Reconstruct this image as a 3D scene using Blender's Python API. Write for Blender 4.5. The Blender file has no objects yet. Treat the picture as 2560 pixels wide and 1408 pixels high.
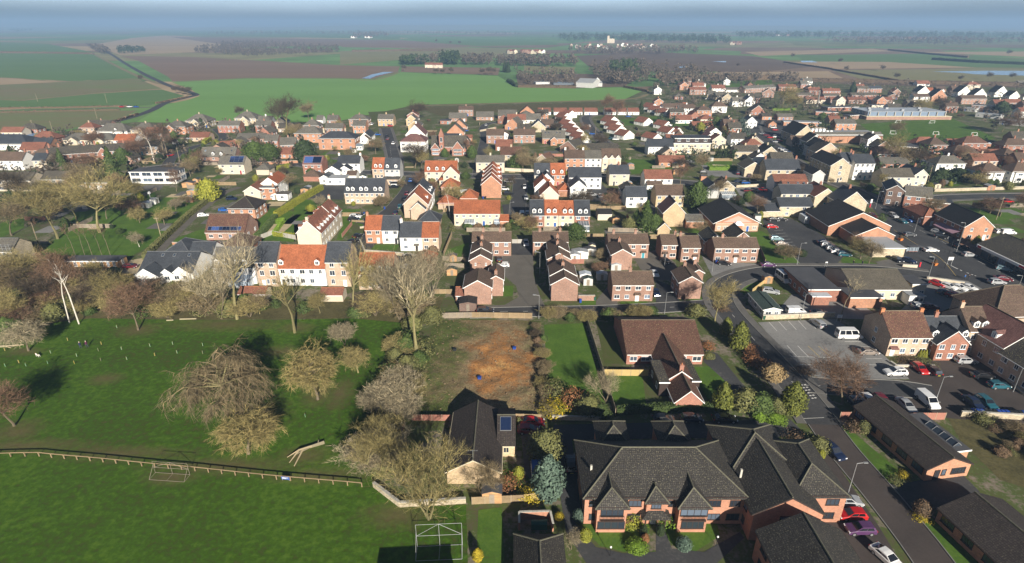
import bpy,math,random
import numpy as np
from mathutils import Vector,Matrix
R = math.radians
SC = bpy.context.scene
COL = SC.collection
random.seed(7)

# ---------------------------------------------------------------- camera,sky,sun,exposure
FPX,CX,CY,CAMH,PITCH = 1450.0,1280.0,704.0,68.0,R(23.95)
SP,CP = math.sin(PITCH),math.cos(PITCH)
cam = bpy.data.cameras.new('camera'); cam.sensor_width = 36.0; cam.lens = FPX / 2560 * 36
cam.clip_start = 0.5; cam.clip_end = 60000
camo = bpy.data.objects.new('camera',cam); COL.objects.link(camo)
camo.location = (0,0,CAMH); camo.rotation_euler = (math.pi / 2 - PITCH,0,0)
SC.camera = camo
SUN_EL,SHADOW_AZ = R(22.5),R(-17)          # shadows run away from the camera,a little to the left
world = bpy.data.worlds.new('World'); SC.world = world; world.use_nodes = True
nt = world.node_tree; nt.nodes.clear()
wo = nt.nodes.new('ShaderNodeOutputWorld'); bg = nt.nodes.new('ShaderNodeBackground')
sky = nt.nodes.new('ShaderNodeTexSky'); sky.sky_type = 'NISHITA'; sky.sun_disc = False
sky.sun_elevation = SUN_EL; sky.air_density = 1.0; sky.dust_density = 1.0; sky.ozone_density = 1.5
# sun stands behind the camera: direction towards the sun (x,y)
sdx,sdy = -math.sin(SHADOW_AZ),-math.cos(SHADOW_AZ)
sky.sun_rotation = math.atan2(sdx,sdy)
# a bank of haze all round the horizon: the lowest degrees of the sky are dimmer and greyer
tc = nt.nodes.new('ShaderNodeTexCoord'); sx = nt.nodes.new('ShaderNodeSeparateXYZ')
nt.links.new(tc.outputs['Generated'],sx.inputs[0])
cnz = nt.nodes.new('ShaderNodeTexNoise'); cnz.inputs['Scale'].default_value = 3.0; cnz.inputs['Detail'].default_value = 3
cmp_ = nt.nodes.new('ShaderNodeMapping'); cmp_.inputs['Scale'].default_value = (1,1,9)
nt.links.new(tc.outputs['Generated'],cmp_.inputs[0]); nt.links.new(cmp_.outputs[0],cnz.inputs[0])
ma = nt.nodes.new('ShaderNodeMath'); ma.operation = 'MULTIPLY_ADD'; ma.inputs[1].default_value = 0.024; ma.inputs[2].default_value = -0.012
nt.links.new(cnz.outputs[0],ma.inputs[0])
mad = nt.nodes.new('ShaderNodeMath'); mad.operation = 'ADD'
nt.links.new(sx.outputs[2],mad.inputs[0]); nt.links.new(ma.outputs[0],mad.inputs[1])
rp = nt.nodes.new('ShaderNodeValToRGB'); rp.color_ramp.interpolation = 'EASE'
e = rp.color_ramp.elements
e[0].position = 0.0; e[0].color = (0.29,0.37,0.53,1)
e[1].position = 0.042; e[1].color = (1.42,1.75,2.75,1)
el = e.new(0.10); el.color = (0.36,0.39,0.46,1)
nt.links.new(mad.outputs[0],rp.inputs[0])
mx = nt.nodes.new('ShaderNodeMixRGB'); mx.blend_type = 'MULTIPLY'; mx.inputs[0].default_value = 1
nt.links.new(sky.outputs[0],mx.inputs[1]); nt.links.new(rp.outputs[0],mx.inputs[2])
nt.links.new(mx.outputs[0],bg.inputs[0]); bg.inputs[1].default_value = 0.05
nt.links.new(bg.outputs[0],wo.inputs[0])
sl = bpy.data.lights.new('sun','SUN'); sl.energy = 5.0; sl.angle = R(0.55); sl.color = (1.0,0.93,0.82)
so = bpy.data.objects.new('sun',sl); COL.objects.link(so); so.location = (0,-50,120)
sv = Vector((sdx * math.cos(SUN_EL),sdy * math.cos(SUN_EL),math.sin(SUN_EL)))
so.rotation_euler = sv.to_track_quat('Z','Y').to_euler()
vs = SC.view_settings; vs.view_transform = 'Standard'; vs.look = 'None'; vs.exposure = 0.85; vs.gamma = 1.0; vs.use_curve_mapping = False
cy = SC.cycles; cy.max_bounces = 5; cy.diffuse_bounces = 2; cy.glossy_bounces = 2; cy.transmission_bounces = 3; cy.volume_bounces = 1; cy.transparent_max_bounces = 6
cy.use_denoising = True; cy.sample_clamp_indirect = 4

def gp(px,py,z=0.0):
 """ground point seen at photograph pixel (px, py), on the level z"""
 u = (px - CX) / FPX; v = (py - CY) / FPX
 t = (CAMH - z) / (SP + v * CP)
 return Vector((u * t,(CP - v * SP) * t,z))

# ---------------------------------------------------------------- materials
MATS = {}
def lin(c):
 return tuple(((x / 12.92) if x <= 0.04045 else ((x + 0.055) / 1.055) ** 2.4) for x in c)
def newmat(name):
 m = bpy.data.materials.new(name); m.use_nodes = True
 t = m.node_tree; b = t.nodes['Principled BSDF']; return m,t,b
def N(t,ty,**k):
 n = t.nodes.new(ty)
 for a,v in k.items(): setattr(n,a,v)
 return n
def noise(t,co,scale,detail=3,rough=0.55):
 n = N(t,'ShaderNodeTexNoise'); n.inputs['Scale'].default_value = scale
 n.inputs['Detail'].default_value = detail; n.inputs['Roughness'].default_value = rough
 t.links.new(co,n.inputs['Vector']); return n.outputs['Fac']
def ramp(t,fac,stops,ease=False):
 r = N(t,'ShaderNodeValToRGB')
 if ease: r.color_ramp.interpolation = 'EASE'
 el = r.color_ramp.elements
 while len(el) < len(stops): el.new(0.5)
 for i,(p,c) in enumerate(stops):
  el[i].position = p; el[i].color = (c[0],c[1],c[2],1) if isinstance(c,tuple) else (c,c,c,1)
 t.links.new(fac,r.inputs[0]); return r.outputs[0]
def mix(t,fac,a,b,mode='MIX'):
 m = N(t,'ShaderNodeMixRGB',blend_type=mode)
 for i,s in ((0,fac),(1,a),(2,b)):
  if hasattr(s,'is_linked') or hasattr(s,'links'): t.links.new(s,m.inputs[i])
  else: m.inputs[i].default_value = s if i == 0 else (s[0],s[1],s[2],1)
 return m.outputs[0]
def sc_(c,k): return tuple(x * k for x in c)
def bumpn(t,b,h,strength,dist):
 bu = N(t,'ShaderNodeBump'); bu.inputs['Strength'].default_value = strength; bu.inputs['Distance'].default_value = dist
 t.links.new(h,bu.inputs['Height']); t.links.new(bu.outputs[0],b.inputs['Normal'])
def mat(name,c,rough=0.8,var=0.25,scale=0.8,rnd=0.12,metal=0.0,spec=0.3,bump=0,c2=None):
 """surface with two scales of mottling and a small per-object shift"""
 m,t,b = newmat(name)
 co = N(t,'ShaderNodeTexCoord').outputs['Object']
 n1 = noise(t,co,scale,4); n2 = noise(t,co,scale * 9,3)
 f = mix(t,0.4,n1,n2)
 if c2 is None: col = ramp(t,f,[(0.25,sc_(c,1 - var)),(0.75,sc_(c,1 + var))])
 else: col = ramp(t,f,[(0.38,c),(0.62,c2)])
 if rnd:
  oi = N(t,'ShaderNodeObjectInfo'); v = ramp(t,oi.outputs['Random'],[(0,1 - rnd),(1,1 + rnd)])
  col = mix(t,1.0,col,v,'MULTIPLY')
 t.links.new(col,b.inputs['Base Color']); b.inputs['Roughness'].default_value = rough
 b.inputs['Metallic'].default_value = metal; b.inputs['Specular IOR Level'].default_value = spec
 if bump: bumpn(t,b,n2,0.6,bump)
 MATS[name] = m; return m
def brickmat(name,c,tw=0.23,th=0.075,mortar=0.6,var=0.22,rough=0.9,streak=0.25):
 """masonry on UV metres: courses, per-brick tone, soft staining"""
 m,t,b = newmat(name)
 tcn = N(t,'ShaderNodeTexCoord'); uv = tcn.outputs['UV']
 br = N(t,'ShaderNodeTexBrick'); br.inputs['Scale'].default_value = 1
 br.inputs['Brick Width'].default_value = tw; br.inputs['Row Height'].default_value = th; br.inputs['Mortar Size'].default_value = 0.009
 br.inputs['Color1'].default_value = (*sc_(c,1 - var),1); br.inputs['Color2'].default_value = (*sc_(c,1 + var),1)
 g = sum(c) / 3 * mortar + 0.1; br.inputs['Mortar'].default_value = (g,g * 0.95,g * 0.85,1)
 t.links.new(uv,br.inputs['Vector'])
 n1 = noise(t,uv,0.35,4); n2 = noise(t,uv,2.2,4)
 st = ramp(t,mix(t,0.45,n1,n2),[(0.3,1 - streak),(0.7,1 + streak)])
 col = mix(t,1,br.outputs['Color'],st,'MULTIPLY')
 oi = N(t,'ShaderNodeObjectInfo'); col = mix(t,1,col,ramp(t,oi.outputs['Random'],[(0,0.9),(1,1.1)]),'MULTIPLY')
 t.links.new(col,b.inputs['Base Color']); b.inputs['Roughness'].default_value = rough; b.inputs['Specular IOR Level'].default_value = 0.2
 MATS[name] = m; return m
def roofmat(name,c,tw=0.3,th=0.32,var=0.2,lichen=0.0,lcol=(0.35,0.32,0.14),rough=0.75,bump=0.05,wave=True):
 """tiles on UV metres: rows, per-tile tone, rolled profile, weathering, lichen spots"""
 m,t,b = newmat(name)
 uv = N(t,'ShaderNodeTexCoord').outputs['UV']
 br = N(t,'ShaderNodeTexBrick'); br.offset = 0.0 if wave else 0.5
 br.inputs['Scale'].default_value = 1; br.inputs['Brick Width'].default_value = tw; br.inputs['Row Height'].default_value = th
 br.inputs['Mortar Size'].default_value = 0.03; br.inputs['Mortar Smooth'].default_value = 0.4
 br.inputs['Color1'].default_value = (*sc_(c,1 - var),1); br.inputs['Color2'].default_value = (*sc_(c,1 + var),1)
 br.inputs['Mortar'].default_value = (*sc_(c,0.38),1)
 t.links.new(uv,br.inputs['Vector'])
 n1 = noise(t,uv,0.25,4); n2 = noise(t,uv,1.7,5,0.7)
 st = ramp(t,mix(t,0.5,n1,n2),[(0.28,0.62),(0.72,1.38)])
 col = mix(t,1,br.outputs['Color'],st,'MULTIPLY')
 if lichen:
  v = N(t,'ShaderNodeTexNoise'); v.inputs['Scale'].default_value = 5; v.inputs['Detail'].default_value = 2
  t.links.new(uv,v.inputs['Vector'])
  lf = ramp(t,v.outputs['Fac'],[(0.66 - lichen * 0.1,0.0),(0.70 - lichen * 0.1,0.85)])
  col = mix(t,lf,col,lcol)
 oi = N(t,'ShaderNodeObjectInfo'); col = mix(t,1,col,ramp(t,oi.outputs['Random'],[(0,0.88),(1,1.12)]),'MULTIPLY')
 t.links.new(col,b.inputs['Base Color']); b.inputs['Roughness'].default_value = rough; b.inputs['Specular IOR Level'].default_value = 0.35
 if bump: bumpn(t,b,br.outputs['Fac'],-0.7 if False else 0.7,-bump)
 MATS[name] = m; return m

brickmat('pink',(0.34,0.18,0.125)); brickmat('red',(0.33,0.125,0.075)); brickmat('orangebrick',(0.46,0.20,0.10))
brickmat('buff',(0.50,0.35,0.24)); brickmat('cream',(0.62,0.52,0.38),var=0.08,streak=0.12); brickmat('white',(0.80,0.79,0.76),var=0.02,streak=0.05,mortar=1)
brickmat('stone',(0.47,0.39,0.27),tw=0.45,th=0.2,var=0.2); brickmat('greyren',(0.5,0.5,0.49),var=0.05,streak=0.1); brickmat('yellowbrick',(0.52,0.36,0.19))
brickmat('hall',(0.36,0.14,0.09)); brickmat('carehome',(0.46,0.185,0.10),var=0.15); brickmat('darkbrick',(0.17,0.10,0.075)); brickmat('timber',(0.45,0.25,0.11),tw=3.0,th=0.15)
roofmat('orange',(0.36,0.115,0.05)); roofmat('terra',(0.23,0.09,0.06),lichen=0.3); roofmat('brown',(0.12,0.078,0.058),lichen=0.6,lcol=(0.20,0.17,0.10))
roofmat('slate',(0.058,0.064,0.074),wave=False,rough=0.6); roofmat('grey',(0.13,0.12,0.105),lichen=0.4); roofmat('dark',(0.066,0.058,0.052),lichen=0.5)
roofmat('caretile',(0.040,0.036,0.032),lichen=0.5,lcol=(0.16,0.15,0.10),tw=0.3,th=0.34); roofmat('bungtile',(0.042,0.033,0.029),lichen=0.3,lcol=(0.12,0.11,0.07))
roofmat('hallroof',(0.125,0.06,0.043),lichen=0.3); roofmat('olive',(0.115,0.10,0.078),lichen=0.6,lcol=(0.13,0.125,0.07))
roofmat('darkroof',(0.028,0.026,0.025)); roofmat('purl',(0.20,0.10,0.085)); roofmat('greenroof',(0.06,0.085,0.07),rough=0.6)
mat('flatgrey',(0.30,0.31,0.32),0.6,0.15,0.3); mat('flatdark',(0.075,0.075,0.08),0.7,0.3,0.25); mat('metalroof',(0.42,0.46,0.50),0.4,0.08,0.2)
mat('upvc',(0.80,0.80,0.78),0.45,0.04,2,0.04,spec=0.5); mat('darktrim',(0.045,0.03,0.025),0.6,0.2); mat('creamtrim',(0.6,0.53,0.38),0.7,0.1)
mat('pot',(0.42,0.17,0.08),0.9,0.2); mat('steel',(0.42,0.43,0.43),0.45,0.1,2,0.1,0.6); mat('blackmetal',(0.02,0.02,0.022),0.5,0.2)
mat('plank',(0.26,0.19,0.11),0.9,0.3,1.5); mat('oldplank',(0.24,0.20,0.155),0.9,0.3,1.5); mat('newplank',(0.45,0.33,0.14),0.9,0.15,1.5); mat('redplank',(0.33,0.15,0.11),0.9,0.2,1.5)
mat('pole',(0.30,0.24,0.16),0.9,0.2); mat('concrete',(0.42,0.40,0.35),0.9,0.15,0.7)
mat('bluebin',(0.02,0.06,0.28),0.5,0.1); mat('blackbin',(0.02,0.022,0.022),0.5,0.1); mat('greenbin',(0.02,0.09,0.06),0.5,0.1)
for n_,c_ in [('ridge_dark',(0.11,0.105,0.075)),('ridge_orange',(0.30,0.12,0.06)),('ridge_brown',(0.15,0.12,0.085)),('ridge_slate',(0.10,0.105,0.11))]: mat(n_,c_,.9,.45,3,.15)
RIDGE = dict(orange='ridge_orange',terra='ridge_orange',slate='ridge_slate',grey='ridge_slate',greenroof='greenroof',consglass='upvc',hallroof='ridge_brown',brown='ridge_brown',purl='ridge_brown')
def glassmat(name,c,rough,spec=0.8):
 m,t,b = newmat(name); b.inputs['Base Color'].default_value = (*c,1); b.inputs['Roughness'].default_value = rough; b.inputs['Specular IOR Level'].default_value = spec
 oi = N(t,'ShaderNodeObjectInfo'); t.links.new(ramp(t,oi.outputs['Random'],[(0.0,sc_(c,0.5)),(0.7,sc_(c,1.5)),(1.0,sc_(c,5))]),b.inputs['Base Color'])
 MATS[name] = m
glassmat('glass',(0.035,0.045,0.06),0.06); glassmat('carglass',(0.012,0.014,0.018),0.05); glassmat('solar',(0.012,0.022,0.06),0.25)
glassmat('consglass',(0.22,0.26,0.30),0.1)

# ---------------------------------------------------------------- meshes and objects
class MB:
 def __init__(s): s.v = []; s.f = []; s.m = []; s.mi = 0
 def add(s,vs,fs):
  o = len(s.v); s.v.extend(vs); s.f.extend([tuple(i + o for i in f) for f in fs]); s.m.extend([s.mi] * len(fs)); return s
 def box(s,x0,y0,z0,x1,y1,z1):
  return s.add([(x0,y0,z0),(x1,y0,z0),(x1,y1,z0),(x0,y1,z0),(x0,y0,z1),(x1,y0,z1),(x1,y1,z1),(x0,y1,z1)],
                     [(3,2,1,0),(4,5,6,7),(0,1,5,4),(1,2,6,5),(2,3,7,6),(3,0,4,7)])
 def bar(s,a,b,r0,r1=None,n=5,cap=True):
  """tapered tube from a to b"""
  r1 = r0 if r1 is None else r1
  a = Vector(a); b = Vector(b); d = (b - a)
  if d.length < 1e-6: return s
  d.normalize(); p = d.orthogonal().normalized(); q = d.cross(p)
  vs = []
  for c,r in ((a,r0),(b,r1)):
   for i in range(n):
    w = 2 * math.pi * i / n; vs.append(tuple(c + p * (r * math.cos(w)) + q * (r * math.sin(w))))
  fs = [(i,(i + 1) % n,n + (i + 1) % n,n + i) for i in range(n)]
  if cap: fs += [tuple(range(n - 1,-1,-1)),tuple(range(n,2 * n))]
  return s.add(vs,fs)
 def prism(s,pts,axis,a0,a1):
  """2-D outline pulled along an axis ('x': pts are (y,z); 'y': (x,z); 'z': (x,y))"""
  n = len(pts)
  mk = {'x': lambda a,p: (a,p[0],p[1]),'y': lambda a,p: (p[0],a,p[1]),'z': lambda a,p: (p[0],p[1],a)}[axis]
  vs = [mk(a0,p) for p in pts] + [mk(a1,p) for p in pts]
  return s.add(vs,[(i,(i + 1) % n,n + (i + 1) % n,n + i) for i in range(n)] + [tuple(range(n - 1,-1,-1)),tuple(range(n,2 * n))])
 def mesh(s,name,mats,uv=False,smooth=False):
  me = bpy.data.meshes.new(name); me.from_pydata(s.v,[],s.f)
  for m in (mats if isinstance(mats,(list,tuple)) else [mats]): me.materials.append(MATS[m] if isinstance(m,str) else m)
  if any(s.m): me.polygons.foreach_set('material_index',s.m)
  if smooth: me.polygons.foreach_set('use_smooth',[True] * len(s.f))
  if uv:
   ul = me.uv_layers.new(name='uv'); d = ul.data
   for p in me.polygons:
    n = p.normal
    if abs(n.z) > 0.999: U,V = Vector((1,0,0)),Vector((0,1,0))
    else: U = Vector((0,0,1)).cross(n).normalized(); V = n.cross(U)
    for li,vi in zip(p.loop_indices,p.vertices):
     c = me.vertices[vi].co; d[li].uv = (c.dot(U),c.dot(V))
  return me
 def build(s,name,mats,parent=None,uv=False,smooth=False):
  return link(name,s.mesh(name,mats,uv,smooth),parent)
def link(name,me,parent=None,loc=None,rz=0,scale=None):
 o = bpy.data.objects.new(name,me); COL.objects.link(o)
 if parent is not None: o.parent = parent
 if loc is not None: o.location = loc
 if rz: o.rotation_euler = (0,0,rz)
 if scale is not None: o.scale = scale
 return o
def tag(o,label,cat,group=None):
 o['label'] = label; o['category'] = cat
 if group: o['group'] = group
 return o
def thing(name,label,cat,loc=(0,0,0),rz=0,group=None,scale=None):
 return tag(link(name,None,None,loc,rz,scale),label,cat,group)
def struct(o,kind='structure'): o['kind'] = kind; return o
def setmat(o,m,slot=0):
 o.material_slots[slot].link = 'OBJECT'; o.material_slots[slot].material = MATS[m] if isinstance(m,str) else m
CACHE = {}
def cached(key,fn):
 if key not in CACHE: CACHE[key] = fn()
 return CACHE[key]
# ---------------------------------------------------------------- the ground,fields,roads
def groundmat(name,stops,scale=0.15,fine=2.0,rough=0.95,bump=0.0,stretch=None,mixf=0.45):
 m,t,b = newmat(name)
 co = N(t,'ShaderNodeTexCoord').outputs['Object']
 if stretch:
  mp = N(t,'ShaderNodeMapping'); mp.inputs['Rotation'].default_value = (0,0,R(stretch[0])); mp.inputs['Scale'].default_value = (stretch[1],1,1)
  t.links.new(co,mp.inputs[0]); co2 = mp.outputs[0]
 else: co2 = co
 n1 = noise(t,co2,scale,5,0.6); n2 = noise(t,co2,fine,4,0.65)
 f = mix(t,mixf,n1,n2)
 t.links.new(ramp(t,f,stops),b.inputs['Base Color']); b.inputs['Roughness'].default_value = rough; b.inputs['Specular IOR Level'].default_value = 0.15
 if bump: bumpn(t,b,n2,0.8,bump)
 MATS[name] = m; return m
G0,G1,G2 = (0.030,0.062,0.010),(0.052,0.108,0.014),(0.085,0.150,0.022)
groundmat('parkgrass',[(0.32,(0.078,0.078,0.024)),(0.42,(0.046,0.072,0.010)),(0.5,(0.044,0.098,0.006)),(0.62,(0.076,0.138,0.012))],0.05,0.9,bump=0.12,mixf=0.6)
def wear(name,spots):
 # trodden and muddy places,each with a ragged edge of its own
 t = MATS[name].node_tree; b = t.nodes['Principled BSDF']; col = b.inputs['Base Color'].links[0].from_socket; co = N(t,'ShaderNodeTexCoord').outputs['Object']; n = noise(t,co,.5,6,.7); tot = None
 for px,py,rx,ry in spots:
  g = gp(px,py); mp = N(t,'ShaderNodeMapping'); mp.inputs['Location'].default_value = (-g.x / rx,-g.y / ry,0); mp.inputs['Scale'].default_value = (1 / rx,1 / ry,0); t.links.new(co,mp.inputs[0])
  l = N(t,'ShaderNodeVectorMath',operation='LENGTH'); t.links.new(mp.outputs[0],l.inputs[0]); a = N(t,'ShaderNodeMath',operation='MULTIPLY_ADD'); t.links.new(n,a.inputs[0]); a.inputs[1].default_value = 1.6; t.links.new(l.outputs['Value'],a.inputs[2])
  d = N(t,'ShaderNodeMapRange'); d.inputs['From Min'].default_value = 2.0; d.inputs['From Max'].default_value = .9; d.inputs['To Max'].default_value = .75; t.links.new(a.outputs[0],d.inputs['Value'])
  if tot is None: tot = d.outputs[0]
  else: m = N(t,'ShaderNodeMath',operation='MAXIMUM'); t.links.new(tot,m.inputs[0]); t.links.new(d.outputs[0],m.inputs[1]); tot = m.outputs[0]
 t.links.new(mix(t,tot,col,(.115,.088,.042)),b.inputs['Base Color'])
wear('parkgrass',[(60,1115,14,2.2),(300,1135,14,2.2),(560,1165,14,2.5),(800,1190,10,2.2),(655,1050,5,7),(800,985,4,5),(850,985,3,6),(345,826,6,4),(560,812,16,4),(265,948,4,2.5),(740,820,5,3),(760,1140,5,3),(40,1080,5,4),(430,1195,5,2),(990,1290,6,3),(700,880,5,3),(60,880,5,2)])
groundmat('lawn',[(0.3,(0.07,0.078,0.02)),(0.45,(0.06,0.122,0.016)),(0.65,(0.10,0.165,0.024))],0.2,2.5,bump=0.04)
groundmat('mudgrass',[(0.3,(0.10,0.085,0.045)),(0.5,(0.075,0.09,0.025)),(0.7,(0.06,0.10,0.02))],0.3,2.5,bump=0.05)
groundmat('garden',[(0.34,(0.10,0.08,0.055)),(0.44,(0.085,0.09,0.035)),(0.51,(0.075,0.105,0.028)),(0.57,(0.17,0.145,0.105)),(0.66,(0.24,0.21,0.165))],0.12,1.2,bump=0.05,mixf=0.4)
groundmat('scrubfloor',[(0.35,(0.055,0.05,0.025)),(0.5,(0.095,0.085,0.035)),(0.65,(0.13,0.11,0.05))],0.3,2.0,bump=0.08)
groundmat('tarmac',[(0.32,(0.034,0.034,0.036)),(0.45,(0.056,0.056,0.058)),(0.55,(0.062,0.062,0.063)),(0.68,(0.105,0.103,0.10))],0.12,2.2,0.9)
groundmat('tarmacpale',[(0.32,(0.09,0.089,0.087)),(0.42,(0.185,0.182,0.176)),(0.7,(0.27,0.264,0.25))],0.1,1.8,0.9)
groundmat('tarmacwarm',[(0.3,(0.10,0.092,0.08)),(0.7,(0.155,0.142,0.122))],0.2,3.0,0.9)
groundmat('blockpave',[(0.3,(0.05,0.042,0.038)),(0.5,(0.066,0.055,0.05)),(0.7,(0.085,0.07,0.062))],0.2,4.0,0.9)
groundmat('paving',[(0.3,(0.10,0.095,0.088)),(0.7,(0.16,0.152,0.14))],0.3,3.0,0.9)
groundmat('gravel',[(0.3,(0.38,0.30,0.18)),(0.7,(0.52,0.43,0.27))],0.5,6.0)
groundmat('track',[(0.3,(0.09,0.08,0.07)),(0.7,(0.17,0.155,0.13))],0.3,2.0)
groundmat('f_green',[(0.3,(0.13,0.25,0.065)),(0.5,(0.15,0.285,0.075)),(0.7,(0.17,0.31,0.085))],0.012,0.25,stretch=(8,0.15))
groundmat('f_green2',[(0.3,(0.085,0.155,0.05)),(0.7,(0.12,0.195,0.062))],0.012,0.2,stretch=(20,0.2))
groundmat('f_mix',[(0.35,(0.20,0.15,0.09)),(0.5,(0.165,0.165,0.075)),(0.65,(0.135,0.195,0.065))],0.008,0.15,stretch=(-12,0.2))
groundmat('f_brown',[(0.3,(0.16,0.108,0.072)),(0.7,(0.23,0.155,0.105))],0.01,0.22,stretch=(10,0.1))
groundmat('f_dark',[(0.3,(0.10,0.072,0.052)),(0.55,(0.14,0.10,0.07)),(0.7,(0.18,0.145,0.085))],0.01,0.1)
groundmat('f_tan',[(0.3,(0.29,0.215,0.13)),(0.7,(0.40,0.30,0.185))],0.01,0.2,stretch=(5,0.15))
groundmat('f_olive',[(0.3,(0.17,0.17,0.075)),(0.7,(0.24,0.215,0.105))],0.01,0.2)
groundmat('verge',[(0.3,(0.16,0.14,0.07)),(0.7,(0.25,0.20,0.11))],0.05,0.6)
mat('water',(0.10,0.14,0.19),0.08,0.1,0.02,0,spec=0.9)
mat('markwhite',(0.62,0.61,0.57),0.8,0.2,3,0); mat('markyellow',(0.5,0.36,0.10),0.8,0.2,3,0); mat('kerbstone',(0.20,0.195,0.18),0.9,0.2,1,0)
# farmland: a patchwork of fields
def farm():
 m,t,b = newmat('farmland'); co = N(t,'ShaderNodeTexCoord').outputs['Object']
 mp = N(t,'ShaderNodeMapping'); mp.inputs['Scale'].default_value = (0.0016,0.0024,1); mp.inputs['Rotation'].default_value = (0,0,0.25); t.links.new(co,mp.inputs[0])
 v = N(t,'ShaderNodeTexVoronoi'); v.distance = 'CHEBYCHEV'; v.inputs['Scale'].default_value = 1; t.links.new(mp.outputs[0],v.inputs['Vector'])
 sp = N(t,'ShaderNodeSeparateColor'); t.links.new(v.outputs['Color'],sp.inputs[0])
 c = ramp(t,sp.outputs[0],[(0.0,(0.085,0.155,0.05)),(0.3,(0.09,0.15,0.05)),(0.34,(0.14,0.10,0.07)),(0.55,(0.11,0.08,0.055)),(0.6,(0.24,0.18,0.11)),(0.75,(0.11,0.12,0.05)),(0.8,(0.07,0.13,0.045)),(1,(0.08,0.14,0.05))])
 n = noise(t,co,0.01,5); c = mix(t,1,c,ramp(t,n,[(0.3,1.15),(0.7,1.9)]),'MULTIPLY')
 t.links.new(c,b.inputs['Base Color']); b.inputs['Roughness'].default_value = 1; b.inputs['Specular IOR Level'].default_value = 0.05
 MATS['farmland'] = m
farm()
PAVED = []; LAYER = [0]
def sheet(name,pts,m,z=0.08,thick=0.0,world=False):
 LAYER[0] += 1; z += (LAYER[0] % 60) * (0.003 if name in ('field','flood_water') else 0.0002)
 P = [Vector(p) if world else gp(p[0],p[1],z) for p in pts]
 b = MB()
 if m in ('tarmac','tarmacpale','tarmacwarm','blockpave','paving','gravel','track','plotsoil'): PAVED.append([(p.x,p.y) for p in P])
 vs = [(p.x,p.y,z) for p in P]; n = len(vs)
 if thick:
  vs2 = [(p.x,p.y,z - thick) for p in P]
  b.add(vs + vs2,[tuple(range(n))] + [(i,i + n,(i + 1) % n + n,(i + 1) % n) for i in range(n)])
 else: b.add(vs,[tuple(range(n))])
 return struct(b.build(name,m))
def smooth_line(P,n=4):
 out = []
 for i in range(len(P) - 1):
  p0 = P[max(i - 1,0)]; p1 = P[i]; p2 = P[i + 1]; p3 = P[min(i + 2,len(P) - 1)]
  for k in range(n):
   t = k / n
   out.append(0.5 * ((2 * p1) + (p2 - p0) * t + (2 * p0 - 5 * p1 + 4 * p2 - p3) * t * t + (3 * p1 - p0 - 3 * p2 + p3) * t ** 3))
 out.append(P[-1]); return out
def offs(L,d):
 out = []
 for i,p in enumerate(L):
  a = L[max(i - 1,0)]; c = L[min(i + 1,len(L) - 1)]; t = (c - a).normalized(); out.append(Vector((p.x - t.y * d,p.y + t.x * d,p.z)))
 return out
def ribbon(name,pts,w,m,z=0.1,kerb=0,path=0,pathmat='paving',n=4):
 """a road along pixel points, width in metres; kerb and pavement on both sides as real steps"""
 L = smooth_line([gp(p[0],p[1],z) for p in pts],n)
 def strip(nm,d0,d1,zz,mm,th=0):
  a = offs(L,d0); c = offs(L,d1); k = len(a); b = MB()
  vs = [(p.x,p.y,zz) for p in a] + [(p.x,p.y,zz) for p in c]
  b.add(vs,[(i,i + 1,k + i + 1,k + i) for i in range(k - 1)])
  if th:
   b.add([(p.x,p.y,zz) for p in a] + [(p.x,p.y,zz - th) for p in a],[(i,i + 1,k + i + 1,k + i) for i in range(k - 1)])
   b.add([(p.x,p.y,zz) for p in c] + [(p.x,p.y,zz - th) for p in c],[(i,i + 1,k + i + 1,k + i) for i in range(k - 1)])
  return struct(b.build(nm,mm))
 LAYER[0] += 1; z += (LAYER[0] % 60) * 0.0002
 strip(name,-w / 2,w / 2,z,m)
 k_ = w / 2 + (1.9 if path else .4); PAVED.append([(p.x,p.y) for p in offs(L,k_)] + [(p.x,p.y) for p in reversed(offs(L,-k_))])
 if kerb:
  for s in (1,-1): strip('kerb',s * w / 2,s * (w / 2 + 0.15),z + 0.1,'kerbstone',0.14)
 if path:
  for s in ((1,-1) if path == 2 else (path,)): strip('pavement',s * (w / 2 + 0.15),s * (w / 2 + 1.8),z + 0.096,pathmat,0.12)
def mark(p,q,w=0.12,m='markwhite',z=0.125,world=False):
 a = Vector(p) if world else gp(*p,z); c = Vector(q) if world else gp(*q,z); t = (c - a).normalized() * 0.5 * w
 b = MB(); b.add([(a.x - t.y,a.y + t.x,z),(a.x + t.y,a.y - t.x,z),(c.x + t.y,c.y - t.x,z),(c.x - t.y,c.y + t.x,z)],[(0,1,2,3)])
 return struct(b.build('road_marking',m))
def dashes(pts,dash,gap,w=0.1,m='markwhite',z=0.125,solid=False):
 L = smooth_line([gp(p[0],p[1],z) for p in pts],8); acc = 0; b = MB()
 P = [L[0]]
 for a,c in zip(L[:-1],L[1:]):
  d = (c - a).length; k = max(1,int(d / 0.6))
  for i in range(k): P.append(a + (c - a) * ((i + 1) / k))
 s = 0
 for a,c in zip(P[:-1],P[1:]):
  d = (c - a).length
  if solid or (s % (dash + gap)) < dash:
   t = (c - a).normalized() * 0.5 * w; b.add([(a.x - t.y,a.y + t.x,z),(a.x + t.y,a.y - t.x,z),(c.x + t.y,c.y - t.x,z),(c.x - t.y,c.y + t.x,z)],[(0,1,2,3)])
  s += d
 return struct(b.build('road_marking',m))
sheet('ground',[(-16000,-400,0),(16000,-400,0),(16000,17000,0),(-16000,17000,0)],'farmland',0.0,world=True)
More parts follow.
